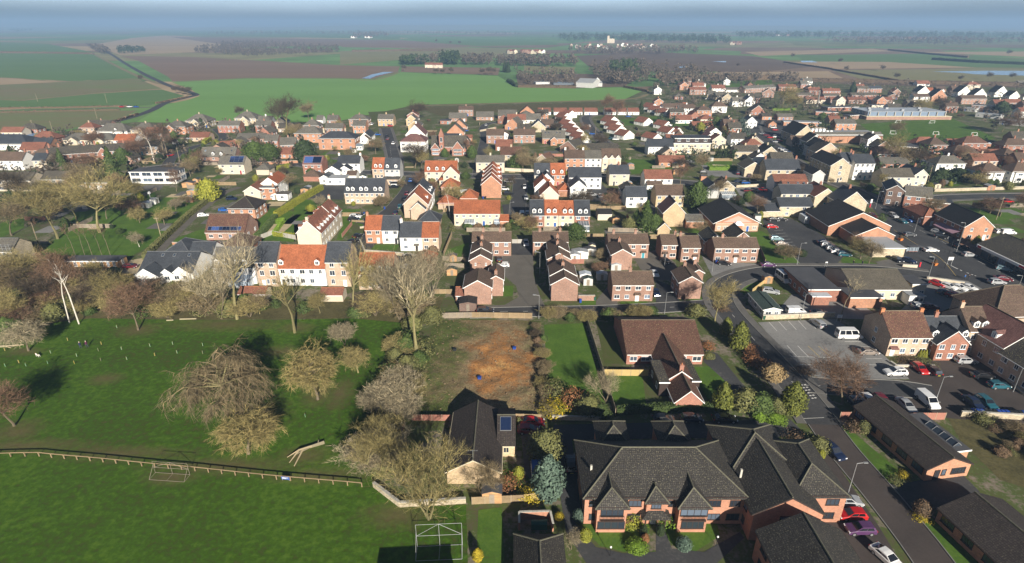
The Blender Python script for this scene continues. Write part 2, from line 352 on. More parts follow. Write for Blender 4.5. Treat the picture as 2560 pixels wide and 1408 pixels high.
for nm,pts,m in [
 ('field',[(340,306),(415,262),(470,250),(500,240),(480,225),(430,206),(620,196),(850,196),(935,199),(1000,181),(1245,190),(1292,218),(1440,222),(1560,219),(1625,232),(1560,248),(1300,256),(1045,264),(1030,300),(850,312),(600,318)],'f_green'),
 ('field',[(432,204),(420,192),(345,152),(300,140),(470,142),(620,150),(850,163),(1000,166),(995,180),(930,198),(850,195),(620,195)],'f_brown'),
 ('field',[(-500,136),(0,132),(235,136),(345,190),(200,203),(170,203),(0,193),(-500,190)],'f_green2'),
 ('field',[(-500,191),(0,194),(160,204),(0,211),(-500,212)],'f_tan'),
 ('field',[(-500,213),(0,212),(160,205),(345,197),(405,222),(230,233),(60,250),(0,248),(-500,246)],'f_mix'),
 ('field',[(-500,248),(0,250),(60,252),(230,235),(405,224),(462,240),(420,250),(375,263),(150,268),(0,271),(-500,273)],'f_green2'),
 ('field',[(-500,283),(0,281),(200,278),(345,276),(300,296),(110,335),(0,345),(-500,380)],'f_mix'),
 ('field',[(-500,106),(0,106),(120,110),(240,132),(0,128),(-500,130)],'f_green2'),
 ('field',[(235,112),(330,95),(420,88),(620,100),(500,130),(300,138)],'f_tan'),
 ('field',[(420,92),(980,100),(850,111),(640,118),(560,112)],'f_brown'),
 ('field',[(280,88),(420,76),(1000,86),(1000,98),(520,90)],'f_green2'),
 ('field',[(850,128),(1130,118),(1380,124),(1300,140),(1000,150),(850,162)],'f_olive'),
 ('field',[(1000,104),(1240,100),(1380,104),(1400,112),(1150,116),(1010,112)],'f_green2'),
 ('field',[(800,104),(1000,100),(1200,116),(1080,122),(860,118)],'f_brown'),
 ('field',[(1005,166),(1250,170),(1245,188),(1002,180)],'f_brown'),
 ('field',[(1310,164),(1440,168),(1430,182),(1310,178)],'f_olive'),
 ('field',[(1290,186),(1440,184),(1600,190),(1560,217),(1440,220),(1295,215)],'f_dark'),
 ('field',[(1440,140),(1620,130),(1880,140),(2050,165),(1900,180),(1560,178),(1470,165)],'f_dark'),
 ('field',[(1770,182),(2070,178),(2110,196),(1790,192)],'f_tan'),('field',[(1860,130),(2180,122),(2230,128),(1900,140)],'f_tan'),
 ('field',[(1990,138),(2330,134),(2560,148),(2800,150),(2800,172),(2440,168),(2010,153)],'f_green2'),
 ('field',[(1960,158),(2020,154),(2220,155),(2440,169),(2090,173)],'f_tan'),
 ('field',[(2080,176),(2440,171),(2800,173),(2800,207),(2400,203),(2150,197)],'f_olive'),
 ('field',[(2060,200),(2400,205),(2800,210),(2800,222),(2300,216),(2050,208)],'f_dark'),
 ('field',[(2280,130),(2800,128),(2800,142),(2560,142)],'f_tan')]:
 sheet(nm,pts,m,0.05)
for pts in ([(2330,179),(2470,177),(2800,178),(2800,189),(2560,189),(2440,186),(2400,182)],[(905,196),(930,186),(960,180),(985,180),(940,190),(925,197)],[(2000,152),(2030,152),(2045,156),(2005,156)],[(1695,167),(1730,165),(1700,170)],[(1780,154),(1815,153),(1815,156)]):
 sheet('flood_water',pts,'water',0.09)
sheet('ground',[(-900,350),(0,345),(110,336),(340,305),(600,311),(850,302),(1040,262),(1300,256),(1560,249),(1640,212),(2000,203),(2300,214),(3400,225),(3600,900),(2700,2200),(300,2200),(-900,900)],'garden',0.07)
sheet('rough_ground',[(2370,1046),(2660,1062),(2760,1280),(2500,1200),(2400,1100)],'scrubfloor',.09)
# park and scrub
sheet('park_grass',[(-700,1900),(-700,815),(60,835),(140,806),(230,796),(480,800),(700,800),(880,796),(1000,806),(1050,815),(1040,900),(1010,1050),(935,1200),(1000,1268),(1165,1262),(1172,1480),(1180,1900)],'parkgrass',0.09)
sheet('scrub_ground',[(-700,815),(-700,700),(0,690),(240,760),(440,735),(760,752),(1010,742),(1110,742),(1090,800),(1050,815),(1000,806),(880,796),(480,800),(230,796),(60,835)],'scrubfloor',0.085)
sheet('grass',[(160,735),(170,700),(240,670),(330,685),(340,705),(200,765)],'lawn',0.095)
sheet('grass',[(90,635),(150,590),(200,520),(290,475),(385,478),(395,500),(500,505),(440,570),(400,600),(330,640),(250,648),(190,640)],'lawn',0.095)
sheet('grass',[(0,595),(0,560),(60,530),(60,570)],'lawn',0.095)
sheet('gravel_drive',[(160,680),(200,662),(300,655),(360,645),(350,680),(330,690),(250,684)],'gravel',0.1)
# the cleared plot
def plotmat():
 m,t,b = newmat('plotsoil'); co = N(t,'ShaderNodeTexCoord').outputs['Object']
 c0 = gp(1252,905); n1 = noise(t,co,0.11,5,0.65); n2 = noise(t,co,0.9,6,0.75); n3 = noise(t,co,4.0,4,0.7)
 mp = N(t,'ShaderNodeMapping'); mp.inputs['Location'].default_value = (-c0.x / 9.5,-c0.y / 20.0,0); mp.inputs['Scale'].default_value = (1 / 9.5,1 / 20.0,0)
 t.links.new(co,mp.inputs[0]); ln = N(t,'ShaderNodeVectorMath',operation='LENGTH'); t.links.new(mp.outputs[0],ln.inputs[0])
 ad = N(t,'ShaderNodeMath',operation='MULTIPLY_ADD'); t.links.new(n1,ad.inputs[0]); ad.inputs[1].default_value = 3.4; t.links.new(ln.outputs['Value'],ad.inputs[2])
 ad2 = N(t,'ShaderNodeMath',operation='MULTIPLY_ADD'); t.links.new(n2,ad2.inputs[0]); ad2.inputs[1].default_value = 1.3; t.links.new(ad.outputs[0],ad2.inputs[2])
 dv = N(t,'ShaderNodeMath',operation='MULTIPLY'); dv.inputs[1].default_value = 0.25; t.links.new(ad2.outputs[0],dv.inputs[0])
 c = ramp(t,dv.outputs[0],[(0.55,(0.50,0.29,0.11)),(0.63,(0.40,0.19,0.065)),(0.71,(0.26,0.145,0.065)),(0.80,(0.22,0.165,0.09)),(0.90,(0.15,0.13,0.06)),(1.0,(0.085,0.105,0.03))])
 c = mix(t,1,c,ramp(t,mix(t,0.6,n2,n3),[(0.33,0.35),(0.5,1.0),(0.64,1.6)]),'MULTIPLY')
 t.links.new(c,b.inputs['Base Color']); b.inputs['Roughness'].default_value = 1; b.inputs['Specular IOR Level'].default_value = 0.1
 bumpn(t,b,mix(t,0.5,n2,n3),1.0,0.25); MATS['plotsoil'] = m
plotmat()
def plot_sheet():
 # uneven churned surface inside the plot's outline
 q = [gp(1085,800),gp(1352,803),gp(1362,1050),gp(1028,1048)]; nx,ny = 60,76; b = MB(); vs = []
 rr = random.Random(3)
 for j in range(ny + 1):
  for i in range(nx + 1):
   a,c = i / nx,j / ny; p = (q[0] * (1 - a) + q[1] * a) * (1 - c) + (q[3] * (1 - a) + q[2] * a) * c
   ed = min(a,1 - a,c,1 - c) * 12
   h = 0.12 + min(1,ed) * (0.16 * math.sin(p.x * .8 + 1.3 * math.sin(p.y * .35)) * math.sin(p.y * .6 + math.sin(p.x * .5)) + rr.uniform(-.07,.1) + 0.14)
   vs.append((p.x,p.y,max(h,0.1)))
 b.add(vs,[(j * (nx + 1) + i,j * (nx + 1) + i + 1,(j + 1) * (nx + 1) + i + 1,(j + 1) * (nx + 1) + i) for j in range(ny) for i in range(nx)])
 return struct(b.build('cleared_ground','plotsoil',smooth=True))
plot_sheet()
for nm,pts,m in [('lawn',[(1360,812),(1462,808),(1520,1040),(1375,1050)],'lawn'),('lawn',[(1490,805),(1562,808),(1610,905),(1512,912)],'mudgrass'),('lawn',[(1512,936),(1606,938),(1615,1010),(1535,1010)],'lawn'),
 ('lawn',[(1722,918),(1805,914),(1845,975),(1770,1000)],'lawn'),('lawn',[(1450,1312),(1630,1300),(1612,1370),(1560,1380),(1500,1365)],'lawn'),('lawn',[(1640,1318),(1790,1300),(1800,1340),(1740,1378),(1690,1370)],'lawn'),
 ('lawn',[(2098,1076),(2122,1072),(2262,1188),(2256,1214),(2194,1204)],'lawn'),('lawn',[(2262,1290),(2316,1284),(2480,1420),(2380,1430)],'lawn'),('lawn',[(1875,582),(1905,578),(1968,618),(2030,658),(1918,668),(1893,640)],'lawn'),
 ('lawn',[(1716,562),(1790,582),(1858,604),(1790,596),(1720,580)],'lawn'),('lawn',[(2150,310),(2380,296),(2490,345),(2440,365),(2200,352)],'lawn'),('lawn',[(1196,1275),(1255,1268),(1262,1420),(1190,1420)],'lawn'),
 ('lawn',[(1838,700),(1900,682),(1925,690),(1862,735),(1836,725)],'lawn'),('lawn',[(1925,708),(1945,696),(1975,716),(1940,735)],'mudgrass'),('lawn',[(1560,395),(1680,405),(1680,430),(1580,435)],'lawn'),
 ('lawn',[(735,500),(810,498),(790,540),(725,560),(680,570),(640,600),(735,605)],'lawn'),('lawn',[(430,600),(520,567),(515,605),(440,618)],'lawn'),('lawn',[(620,560),(680,520),(740,530),(640,620)],'lawn'),
 ('lawn',[(880,545),(1000,548),(960,560),(905,570)],'lawn'),('lawn',[(855,600),(900,540),(870,535),(840,600)],'lawn'),('lawn',[(915,612),(1000,612),(990,626),(912,625)],'lawn'),('lawn',[(1108,628),(1172,606),(1175,640),(1115,645)],'lawn'),
 ('lawn',[(1258,715),(1284,715),(1282,740),(1258,742)],'lawn'),('lawn',[(1450,752),(1490,750),(1490,762),(1450,764)],'lawn'),('lawn',[(1552,752),(1615,748),(1620,760),(1550,764)],'lawn'),('lawn',[(1690,755),(1765,740),(1766,755),(1700,762)],'lawn'),
 ('lawn',[(450,400),(490,372),(530,372),(520,400),(460,405)],'lawn'),('lawn',[(1640,300),(1760,290),(1770,310),(1660,320)],'lawn'),('lawn',[(1760,400),(1830,396),(1830,416),(1760,418)],'lawn'),('lawn',[(1540,300),(1640,290),(1680,305),(1560,315)],'lawn'),
 ('lawn',[(2330,455),(2390,452),(2400,465),(2340,468)],'lawn'),('lawn',[(2400,520),(2480,522),(2540,560),(2480,560)],'lawn'),('lawn',[(920,280),(1030,275),(1020,295),(930,300)],'mudgrass'),('allotment',[(1040,268),(1560,254),(1620,262),(1340,275),(1100,290)],'scrubfloor'),
 ('lawn',[(2100,645),(2125,642),(2190,660),(2110,662)],'lawn'),('lawn',[(1255,1170),(1300,1175),(1300,1240),(1260,1230)],'lawn'),('lawn',[(1700,205),(1930,200),(1930,215),(1700,222)],'lawn')]:
 sheet(nm,pts,m,0.096)
# paved areas
for nm,pts,m in [('tarmac_court',[(1234,640),(1279,637),(1333,638),(1334,690),(1352,745),(1376,790),(1175,790),(1185,766),(1262,762),(1298,742),(1290,715),(1262,690)],'tarmacwarm'),('tarmac_court',[(1279,606),(1326,603),(1333,638),(1279,637)],'tarmac'),
 ('tarmac_court',[(1585,645),(1650,620),(1690,660),(1700,700),(1640,700),(1600,672)],'tarmacwarm'),('tarmac_court',[(1490,752),(1532,700),(1545,762),(1490,770)],'tarmacwarm'),('tarmac_court',[(1640,700),(1690,720),(1700,765),(1640,770)],'tarmac'),
 ('tarmac_court',[(1755,640),(1800,655),(1910,660),(1900,680),(1820,700),(1780,690)],'tarmacpale'),('car_park',[(1905,548),(1975,545),(2062,590),(2110,640),(2085,668),(2010,670),(1968,620),(1922,582)],'tarmac'),
 ('car_park',[(1895,806),(2087,797),(2170,852),(2275,948),(2085,948),(2008,936)],'tarmacpale'),('brick_court',[(2242,908),(2430,885),(2560,975),(2660,1070),(2330,1042),(2130,1010),(2090,955),(2275,950)],'blockpave'),
 ('yard',[(1980,735),(2130,748),(2215,800),(2085,796),(1905,796),(1950,770)],'tarmacpale'),('car_park',[(2305,690),(2420,702),(2580,780),(2520,800),(2430,745),(2330,790),(2240,790),(2280,745)],'tarmacpale'),('car_park',[(1838,470),(1935,462),(1962,520),(1872,524)],'tarmacpale'),
 ('car_park',[(1752,412),(1850,420),(1900,448),(1770,440)],'tarmacpale'),('tarmac_court',[(800,462),(862,463),(858,500),(770,496)],'tarmac'),('high_street',[(2165,498),(2215,496),(2335,556),(2442,615),(2575,665),(2760,780),(2600,800),(2420,703),(2320,690),(2262,640),(2235,590)],'tarmac'),
 ('tarmac_court',[(1385,1062),(1975,1048),(2010,1082),(1960,1092),(1430,1100),(1455,1300),(1400,1240),(1370,1120)],'tarmac'),('path',[(1398,1225),(1418,1225),(1440,1310),(1490,1368),(1560,1384),(1640,1380),(1640,1300),(1652,1300),(1680,1372),(1760,1380),(1850,1330),(1860,1345),(1780,1420),(1480,1430),(1415,1330)],'tarmac'),
 ('forecourt',[(1985,1110),(2065,1120),(2200,1320),(2260,1420),(2080,1420),(2010,1250)],'blockpave'),('drive',[(2190,1215),(2262,1208),(2400,1180),(2450,1230),(2300,1290),(2262,1290)],'tarmac'),('tarmac_court',[(880,605),(912,580),(905,545),(960,540),(1000,540),(985,560),(912,640),(880,640)],'tarmac'),
 ('tarmac_court',[(985,640),(1040,640),(1035,690),(985,695)],'tarmac'),('tarmac_court',[(1255,512),(1330,505),(1330,548),(1262,548)],'tarmac'),('tarmac_court',[(1420,470),(1540,470),(1560,500),(1480,505)],'tarmac'),('path',[(1755,870),(1795,885),(1925,1045),(1890,1048),(1810,950),(1760,905)],'tarmac'),
 ('drive',[(580,505),(640,500),(600,540),(545,560),(500,560)],'paving'),('drive',[(470,640),(545,600),(620,610),(560,640)],'paving'),('terrace_paving',[(335,465),(410,462),(400,476),(330,476)],'paving'),('drive',[(1300,1058),(1345,1060),(1350,1230),(1312,1180)],'track'),
 ('car_park',[(1880,300),(2010,300),(2020,335),(1900,345)],'tarmac'),('pavement',[(2262,640),(2320,690),(2200,668),(2190,655)],'paving')]:
 sheet(nm,pts,m,0.102)
for nm,pts,w,m,k,pa in [('road',[(1175,783),(1350,779),(1500,776),(1640,770),(1770,762)],5.5,'tarmac',1,0),('road',[(2330,690),(2200,676),(2060,674),(1935,676),(1850,692),(1806,718),(1805,755),(1838,802),(1900,868),(1965,940),(2030,1020),(2060,1062)],6.2,'tarmac',1,2),
 ('road',[(2060,1062),(2110,1130),(2200,1235),(2300,1360),(2400,1500)],5.6,'blockpave',1,0),('road',[(2010,960),(2100,968),(2250,972),(2340,985)],6.0,'tarmac',1,0),('road',[(2200,512),(2330,497),(2450,491),(2700,489)],7,'tarmac',1,2),('road',[(2195,512),(2140,478),(2060,445),(1995,410),(1955,380),(1915,352),(1885,320),(1900,290)],7,'tarmac',1,2),
 ('road',[(360,422),(450,412),(560,404),(650,402),(760,412),(860,428),(960,432),(1080,437),(1240,441),(1400,441),(1520,442),(1620,448),(1760,460),(1850,462)],7,'tarmac',1,2),('road',[(415,416),(440,388),(490,366),(530,357),(560,345),(540,322)],5.5,'tarmac',1,0),
 ('road',[(985,428),(985,395),(978,368),(970,340),(964,320)],6.5,'tarmac',1,2),('road',[(1535,368),(1510,355),(1485,330),(1466,305),(1470,290),(1530,284)],6,'tarmac',1,2),('road',[(1195,440),(1200,400),(1212,345),(1208,322),(1225,308),(1300,302)],5.5,'tarmac',1,0),
 ('road',[(150,345),(250,314),(330,293),(380,275),(415,257),(470,243),(490,237),(470,229),(420,213),(360,185),(310,157),(270,132),(215,108)],7,'tarmac',0,0),('lane',[(-100,277),(100,274),(350,269),(385,268)],4,'track',0,0),
 ('track',[(372,655),(430,592),(500,527),(560,482),(600,468)],3.8,'track',0,0),('road',[(905,560),(965,535),(1000,500),(1022,470),(1032,438)],6,'tarmac',1,0),('road',[(1292,545),(1296,500),(1300,470),(1302,440)],6.5,'tarmac',1,0),('road',[(1480,442),(1500,470),(1540,490)],5,'tarmac',0,0),('road',[(1620,560),(1625,520),(1650,480),(1720,455)],4.5,'tarmac',0,0)]:
 ribbon(nm,pts,w,m,0.108,k,pa)
for pts,w in [([(-500,249),(0,249),(60,251),(230,234),(400,224)],5),([(-300,193),(0,194),(160,204),(345,195)],5),([(430,206),(620,197),(850,197),(935,200),(998,181)],5),([(235,136),(345,191),(420,213)],6),([(1040,265),(1300,257),(1560,249),(1620,236)],5),([(700,160),(850,164),(1000,168)],7),([(1960,157),(2220,176),(2500,205)],6)]:
 ribbon('field_verge',pts,w,'verge',0.075)
# painted lines
for i in range(5): mark((1922 + i * 24.5,805 - i * 1.2),(1942 + i * 24.5,827 - i * 1.2))
for i,mm in enumerate(['markwhite','markwhite','markyellow','markyellow']): mark((1968 + i * 26,864 + i * .5),(1993 + i * 28,892),m=mm)
mark((1968,891),(2078,894)); mark((1985,910),(2035,912))
for a in ((2112,854,2155,854),(2130,867,2178,867),(2165,897,2205,897),(2172,912,2230,913)): mark(a[:2],a[2:])
for i in range(6): mark((2002 + i * 5.4,963 + i * 6.6),(2007 + i * 5.4,962.5 + i * 6.6),0.3); mark((2010 + i * 5.2,962 + i * 6.6),(2015 + i * 5.2,961.5 + i * 6.6),0.3)
dashes([(2010,963),(2100,966),(2170,968)],3,2); dashes([(1930,585),(1965,620),(2000,660)],60,0,0.08); dashes([(2185,505),(2250,550),(2330,590),(2420,640),(2520,690),(2600,735)],2.5,3.5); dashes([(2235,575),(2290,610),(2350,645),(2390,690)],1,0,0.12,'markyellow',solid=True); dashes([(2325,585),(2440,640),(2560,700)],1,0,0.12,'markyellow',solid=True)
for i in range(6): mark((1935 + i * 5,577 + i * 7.6),(1958 + i * 6,575 + i * 7.6),0.1)
dashes([(1250,779),(1500,776),(1740,765)],1.5,4); dashes([(1842,700),(1808,728),(1815,765),(1860,820),(1930,900),(1990,965)],2,4); dashes([(700,407),(860,429),(1080,438),(1400,442),(1620,449)],2,4); dashes([(1838,706),(1830,735),(1860,785)],1,0,0.12,'markyellow',solid=True)
dashes([(982,420),(975,365)],2,3); mark((2000,1047),(2060,1044),0.1); dashes([(2360,655),(2400,675),(2440,690)],.6,.6,.3)
# ---------------------------------------------------------------- building kit
def window_mesh(w,h,nc,nr,trim,two):
 """frame with mullions and a sill (pane separate, or in the same mesh for far buildings)"""
 def fn():
  b = MB(); k = 0.075; y0,y1 = -0.07,0.02
  b.box(-w/2,y0,0,-w/2 + k,y1,h); b.box(w/2 - k,y0,0,w/2,y1,h); b.box(-w/2 + k,y0,h - k,w/2 - k,y1,h); b.box(-w/2 + k,y0,0,w/2 - k,y1,k)
  for i in range(1,nc): x = -w/2 + w * i / nc; b.box(x - k * .45,y0 + .01,k,x + k * .45,y1,h - k)
  for j in range(1,nr): z = h * j / nr; b.box(-w/2 + k,y0 + .015,z - k * .35,w/2 - k,y1,z + k * .35)
  b.box(-w/2 - .06,-0.13,-0.07,w/2 + .06,y1,0)
  if two:
   b.mi = 1; b.box(-w/2 + k,-0.03,k,w/2 - k,0.0,h - k)
   return b.mesh('window',[trim,'glass'])
  return b.mesh('window',trim)
 return cached(('win',round(w,2),round(h,2),nc,nr,trim,two),fn)
def pane_mesh(w,h,m='glass'):
 def fn(): b = MB(); b.box(-w/2 + .075,-0.03,.075,w/2 - .075,0.0,h - .075); return b.mesh('pane',m)
 return cached(('pane',round(w,2),round(h,2),m),fn)
def put_window(par,loc,rz,w=1.2,h=1.15,nc=2,nr=1,trim='upvc',far=False,pane_parent=None):
 o = link('window',window_mesh(w,h,nc,nr,trim,far),par,loc,rz)
 if not far:
  if pane_parent is None: link('pane',pane_mesh(w,h),o)
  else: link('pane',pane_mesh(w,h),pane_parent,loc,rz)
 return o
def door_mesh(m,trim):
 def fn():
  b = MB(); b.box(-.42,-.06,0,.42,0.01,2.0); b.box(-.25,-.075,.2,.25,-.06,.9); b.box(-.25,-.075,1.1,.25,-.06,1.8); b.mi = 1
  b.box(-.5,-.08,0,-.42,0.02,2.08); b.box(.42,-.08,0,.5,0.02,2.08); b.box(-.42,-.08,2.0,.42,0.02,2.08); return b.mesh('door',[m,trim])
 return cached(('door',m,trim),fn)
mat('doorwhite',(0.75,0.75,0.74),0.5,0.05); mat('doordark',(0.03,0.03,0.035),0.5,0.05); mat('doorblue',(0.03,0.10,0.32),0.5,0.05); mat('doorred',(0.28,0.02,0.03),0.5,0.05); mat('doorteal',(0.05,0.25,0.30),0.5,0.05)
DOORS = ['doorwhite','doordark','doorwhite','doorblue','doordark','doorred','doorteal']
def canopy_mesh(rm):
 def fn():
  b = MB(); b.prism([(-.9,0),(.02,.42),(.02,.30),(-.9,-.1)],'x',-.85,.85); return b.mesh('porch_canopy',rm,uv=True)
 return cached(('canopy',rm),fn)
def roof_gable(b,x0,y0,w,d,e,p,along,oh=.35,ov=.15,t=.13):
 """two slopes as one slab; along='x' ridge parallel to the front"""
 L,S = (w,d) if along == 'x' else (d,w); tp = math.tan(R(p)); h = S / 2 * tp
 pr = [(-oh,e - oh * tp),(S / 2,e + h),(S + oh,e - oh * tp),(S + oh,e - oh * tp + t),(S / 2,e + h + t),(-oh,e - oh * tp + t)]
 mk = (lambda a,c,z: (x0 + a,y0 + c,z)) if along == 'x' else (lambda a,c,z: (x0 + c,y0 + a,z))
 vs = [mk(-ov,c,z) for c,z in pr] + [mk(L + ov,c,z) for c,z in pr]
 fs = [(i,(i + 1) % 6,6 + (i + 1) % 6,6 + i) for i in range(6)] + [(0,1,4,5),(1,2,3,4),(6,7,10,11),(7,8,9,10)]
 if along == 'x': fs = [f[::-1] for f in fs]
 b.add(vs,fs); return e + h + t
def roof_hip(b,x0,y0,w,d,e,p,oh=.4,t=.12,cut=1.0):
 tp = math.tan(R(p)); W,D = w + 2 * oh,d + 2 * oh; zb = e - oh * tp * .3; X,Y = x0 - oh,y0 - oh
 s = min(W,D) / 2; h = s * tp; c = s * cut
 if W >= D: r0,r1 = (X + c,Y + D/2),(X + W - c,Y + D/2)
 else: r0,r1 = (X + W/2,Y + c),(X + W/2,Y + D - c)
 vs = [(X,Y,zb),(X + W,Y,zb),(X + W,Y + D,zb),(X,Y + D,zb)] + [(X,Y,zb + t),(X + W,Y,zb + t),(X + W,Y + D,zb + t),(X,Y + D,zb + t),(r0[0],r0[1],zb + t + h),(r1[0],r1[1],zb + t + h)]
 fs = [(3,2,1,0),(0,1,5,4),(1,2,6,5),(2,3,7,6),(3,0,4,7)]
 fs += [(4,5,9,8),(5,6,9),(6,7,8,9),(7,4,8)] if W >= D else [(4,5,8),(5,6,9,8),(6,7,9),(7,4,8,9)]
 b.add(vs,fs); return zb + t + h
def dormer(par,loc,rz,tp,roofm,w=1.35,h=1.35,far=False,trim='upvc',flat=False):
 dep = (h + .0) / max(tp,.3); rh = .45 if not flat else 0.08
 def fn():
  b = MB(); b.prism([(-w/2,0),(w/2,0),(w/2,h)] + ([(0,h + rh)] if not flat else []) + [(-w/2,h)],'y',0,dep * .97); return b.mesh('dormer',trim)
 def fr():
  b = MB()
  if flat: b.box(-w/2 - .12,-.15,h + .002,w/2 + .12,dep,h + .12)
  else:
   dd = dep + rh / max(tp,.3)
   for s in (-1,1):
    b.add([(s * (w/2 + .15),-.12,h - .11),(0,-.12,h + rh + .03),(0,dd,h + rh + .03),(s * (w/2 + .15),dd * .9,h - .11),(s * (w/2 + .15),-.12,h - .03),(0,-.12,h + rh + .12),(0,dd,h + rh + .12),(s * (w/2 + .15),dd * .9,h - .03)],
                      [(0,1,2,3),(4,5,6,7),(0,1,5,4),(0,3,7,4),(3,2,6,7)])
  return b.mesh('dormer_roof',roofm,uv=True)
 d = link('dormer',cached(('dorm',w,h,round(tp,2),trim,flat),fn),par,loc,rz)
 link('dormer_roof',cached(('dormr',w,h,round(tp,2),roofm,flat),fr),d)
 put_window(d,(0,-.012,.18),0,w * .72,h - .28,2,1,trim,far=far,pane_parent=d)
def chimney(par,x,y,z,h=1.2,m='red',pots=2,w=.55,l=.8):
 k = ('chim',m,h,w,l)
 def fn(): b = MB(); b.box(-l/2,-w/2,-1.0,l/2,w/2,h); b.box(-l/2 - .06,-w/2 - .06,h - .22,l/2 + .06,w/2 + .06,h - .08); return b.mesh('chimney',m,uv=True)
 c = link('chimney',cached(k,fn),par,(x,y,z))
 def fp(): b = MB(); b.bar((0,0,0),(0,0,.42),.13,.10,6); return b.mesh('chimney_pot','pot')
 for i in range(pots): link('chimney_pot',cached('pot',fp),c,((i - (pots - 1) / 2) * .33,0,h))
def quadpanel(par,name,m,w,h,loc,rz,tilt,trim=None):
 def fn():
  b = MB(); b.box(0,0,.05,w,h,.10)
  if trim:
   b.mi = 1; k = .06
   for q in ((-k,-k,w + k,0),(-k,h,w + k,h + k),(-k,0,0,h),(w,0,w + k,h)): b.box(q[0],q[1],0.0,q[2],q[3],.13)
   return b.mesh(name,[m,trim])
  return b.mesh(name,m)
 o = link(name,cached((name,m,round(w,2),round(h,2),trim),fn),par,loc); o.rotation_euler = (tilt,0,rz); return o
FOOT = []
def foot(root,x0,y0,w,d):
 cs,sn = math.cos(root.rotation_euler.z),math.sin(root.rotation_euler.z); L = root.location
 FOOT.append([(L.x + x * cs - y * sn,L.y + x * sn + y * cs) for x,y in ((x0 - .6,y0 - .6),(x0 + w + .6,y0 - .6),(x0 + w + .6,y0 + d + .6),(x0 - .6,y0 + d + .6))])
def inside(poly,x,y):
 c = False; n = len(poly); j = n - 1
 for i in range(n):
  xi,yi = poly[i]; xj,yj = poly[j]
  if (yi > y) != (yj > y) and x < (xj - xi) * (y - yi) / (yj - yi) + xi: c = not c
  j = i
 return c
def isfree(x,y,paved=True):
 return not any(inside(f,x,y) for f in FOOT) and not (paved and any(inside(f,x,y) for f in PAVED))
def blk(root,x0,y0,w,d,e=5,t='g',wall='pink',roof='brown',p=35,st=2,nf=None,nl=None,nr=None,dorm=(),ch=(),chm=None,far=False,door=True,trim='upvc',sol=None,sky=(),ww=1.2,wh=1.15,dside='F',canopy=None,gut=True,dflat=False,z0=0,oh=.35,nc=2,dw=1.35,pots=2,chh=1.1,ddoor=None,cut=1.0):
 """one block of a building, its walls, roof, windows, doors as parts of root"""
 rr = random.Random(int(abs(x0 * 31 + y0 * 17 + w * 101 + d * 53 + root.location.x * 7)))
 b = MB(); tp = math.tan(R(p)); foot(root,x0,y0,w,d)
 if t == 'g': hh = d / 2 * tp; b.prism([(y0,z0),(y0,e),(y0 + d/2,e + hh),(y0 + d,e),(y0 + d,z0)],'x',x0,x0 + w)
 elif t == 'f': hh = w / 2 * tp; b.prism([(x0,z0),(x0,e),(x0 + w/2,e + hh),(x0 + w,e),(x0 + w,z0)],'y',y0,y0 + d)
 else: b.box(x0,y0,z0,x0 + w,y0 + d,e)
 b.build('wall',wall,root,uv=True)
 b = MB(); top = e
 if t == 'g': top = roof_gable(b,x0,y0,w,d,e,p,'x',oh)
 elif t == 'f': top = roof_gable(b,x0,y0,w,d,e,p,'y',oh)
 elif t == 'h': top = roof_hip(b,x0,y0,w,d,e,p,oh + .05,cut=cut)
 else: b.box(x0 - .2,y0 - .2,e,x0 + w + .2,y0 + d + .2,e + .22); top = e + .22
 b.build('roof',roof,root,uv=True)
 if not far and t in 'gfh' and t != 'flat':
  V = [Vector(v) for v in b.v]; b = MB(); up = Vector((0,0,.02))
  segs = [(V[4],V[10])] if t != 'h' else [(V[8],V[9])] + ([(V[4],V[8]),(V[7],V[8]),(V[5],V[9]),(V[6],V[9])] if w >= d else [(V[4],V[8]),(V[5],V[8]),(V[6],V[9]),(V[7],V[9])])
  for p_,q_ in segs: b.bar(p_ + up,q_ + up,.12,n=6)
  b.build('ridge_tiles',RIDGE.get(roof,'ridge_dark'),root)
 if gut and not (far and e < 3):
  b = MB(); zz = e - oh * tp + .0 if t in 'gf' else (e - .06 if t == 'h' else e + .02)
  if t == 'g': b.box(x0,y0 - oh - .1,zz - .08,x0 + w,y0 - oh,zz + .06)
  elif t == 'f':
   b.box(x0 - oh - .1,y0,zz - .08,x0 - oh,y0 + d,zz + .06); b.box(x0 + w + oh,y0,zz - .08,x0 + w + oh + .1,y0 + d,zz + .06)
   # barge boards along the front gable
   for s in (0,1):
    xa = x0 - oh if s == 0 else x0 + w + oh; xm = x0 + w/2
    b.add([(xa,y0 - .2,e - oh * tp - .1),(xm,y0 - .2,e + w/2 * tp - .1),(xm,y0 - .2,e + w/2 * tp + .1),(xa,y0 - .2,e - oh * tp + .1),(xa,y0 - .155,e - oh * tp - .1),(xm,y0 - .155,e + w/2 * tp - .1),(xm,y0 - .155,e + w/2 * tp + .1),(xa,y0 - .155,e - oh * tp + .1)],
                      [(0,1,2,3),(4,5,6,7),(0,1,5,4),(2,3,7,6)])
  else: b.box(x0 - .24,y0 - .26,e - .04,x0 + w + .24,y0 - .205,e + .25)
  b.build('gutter',trim,root)
 # windows: F front,L left,R right
 sh = e / st if t != 'f' or st > 1 else e
 sh = (e - z0) / st
 nf = max(1,round(w / 3.2)) if nf is None else nf
 nl = (0 if t == 'g' else max(0,round(d / 4.5))) if nl is None else nl
 nr = (0 if t == 'g' else max(0,round(d / 4.5))) if nr is None else nr
 dcol = rr.randrange(nf) if (door and nf) else -1
 if ddoor is not None: dcol = ddoor
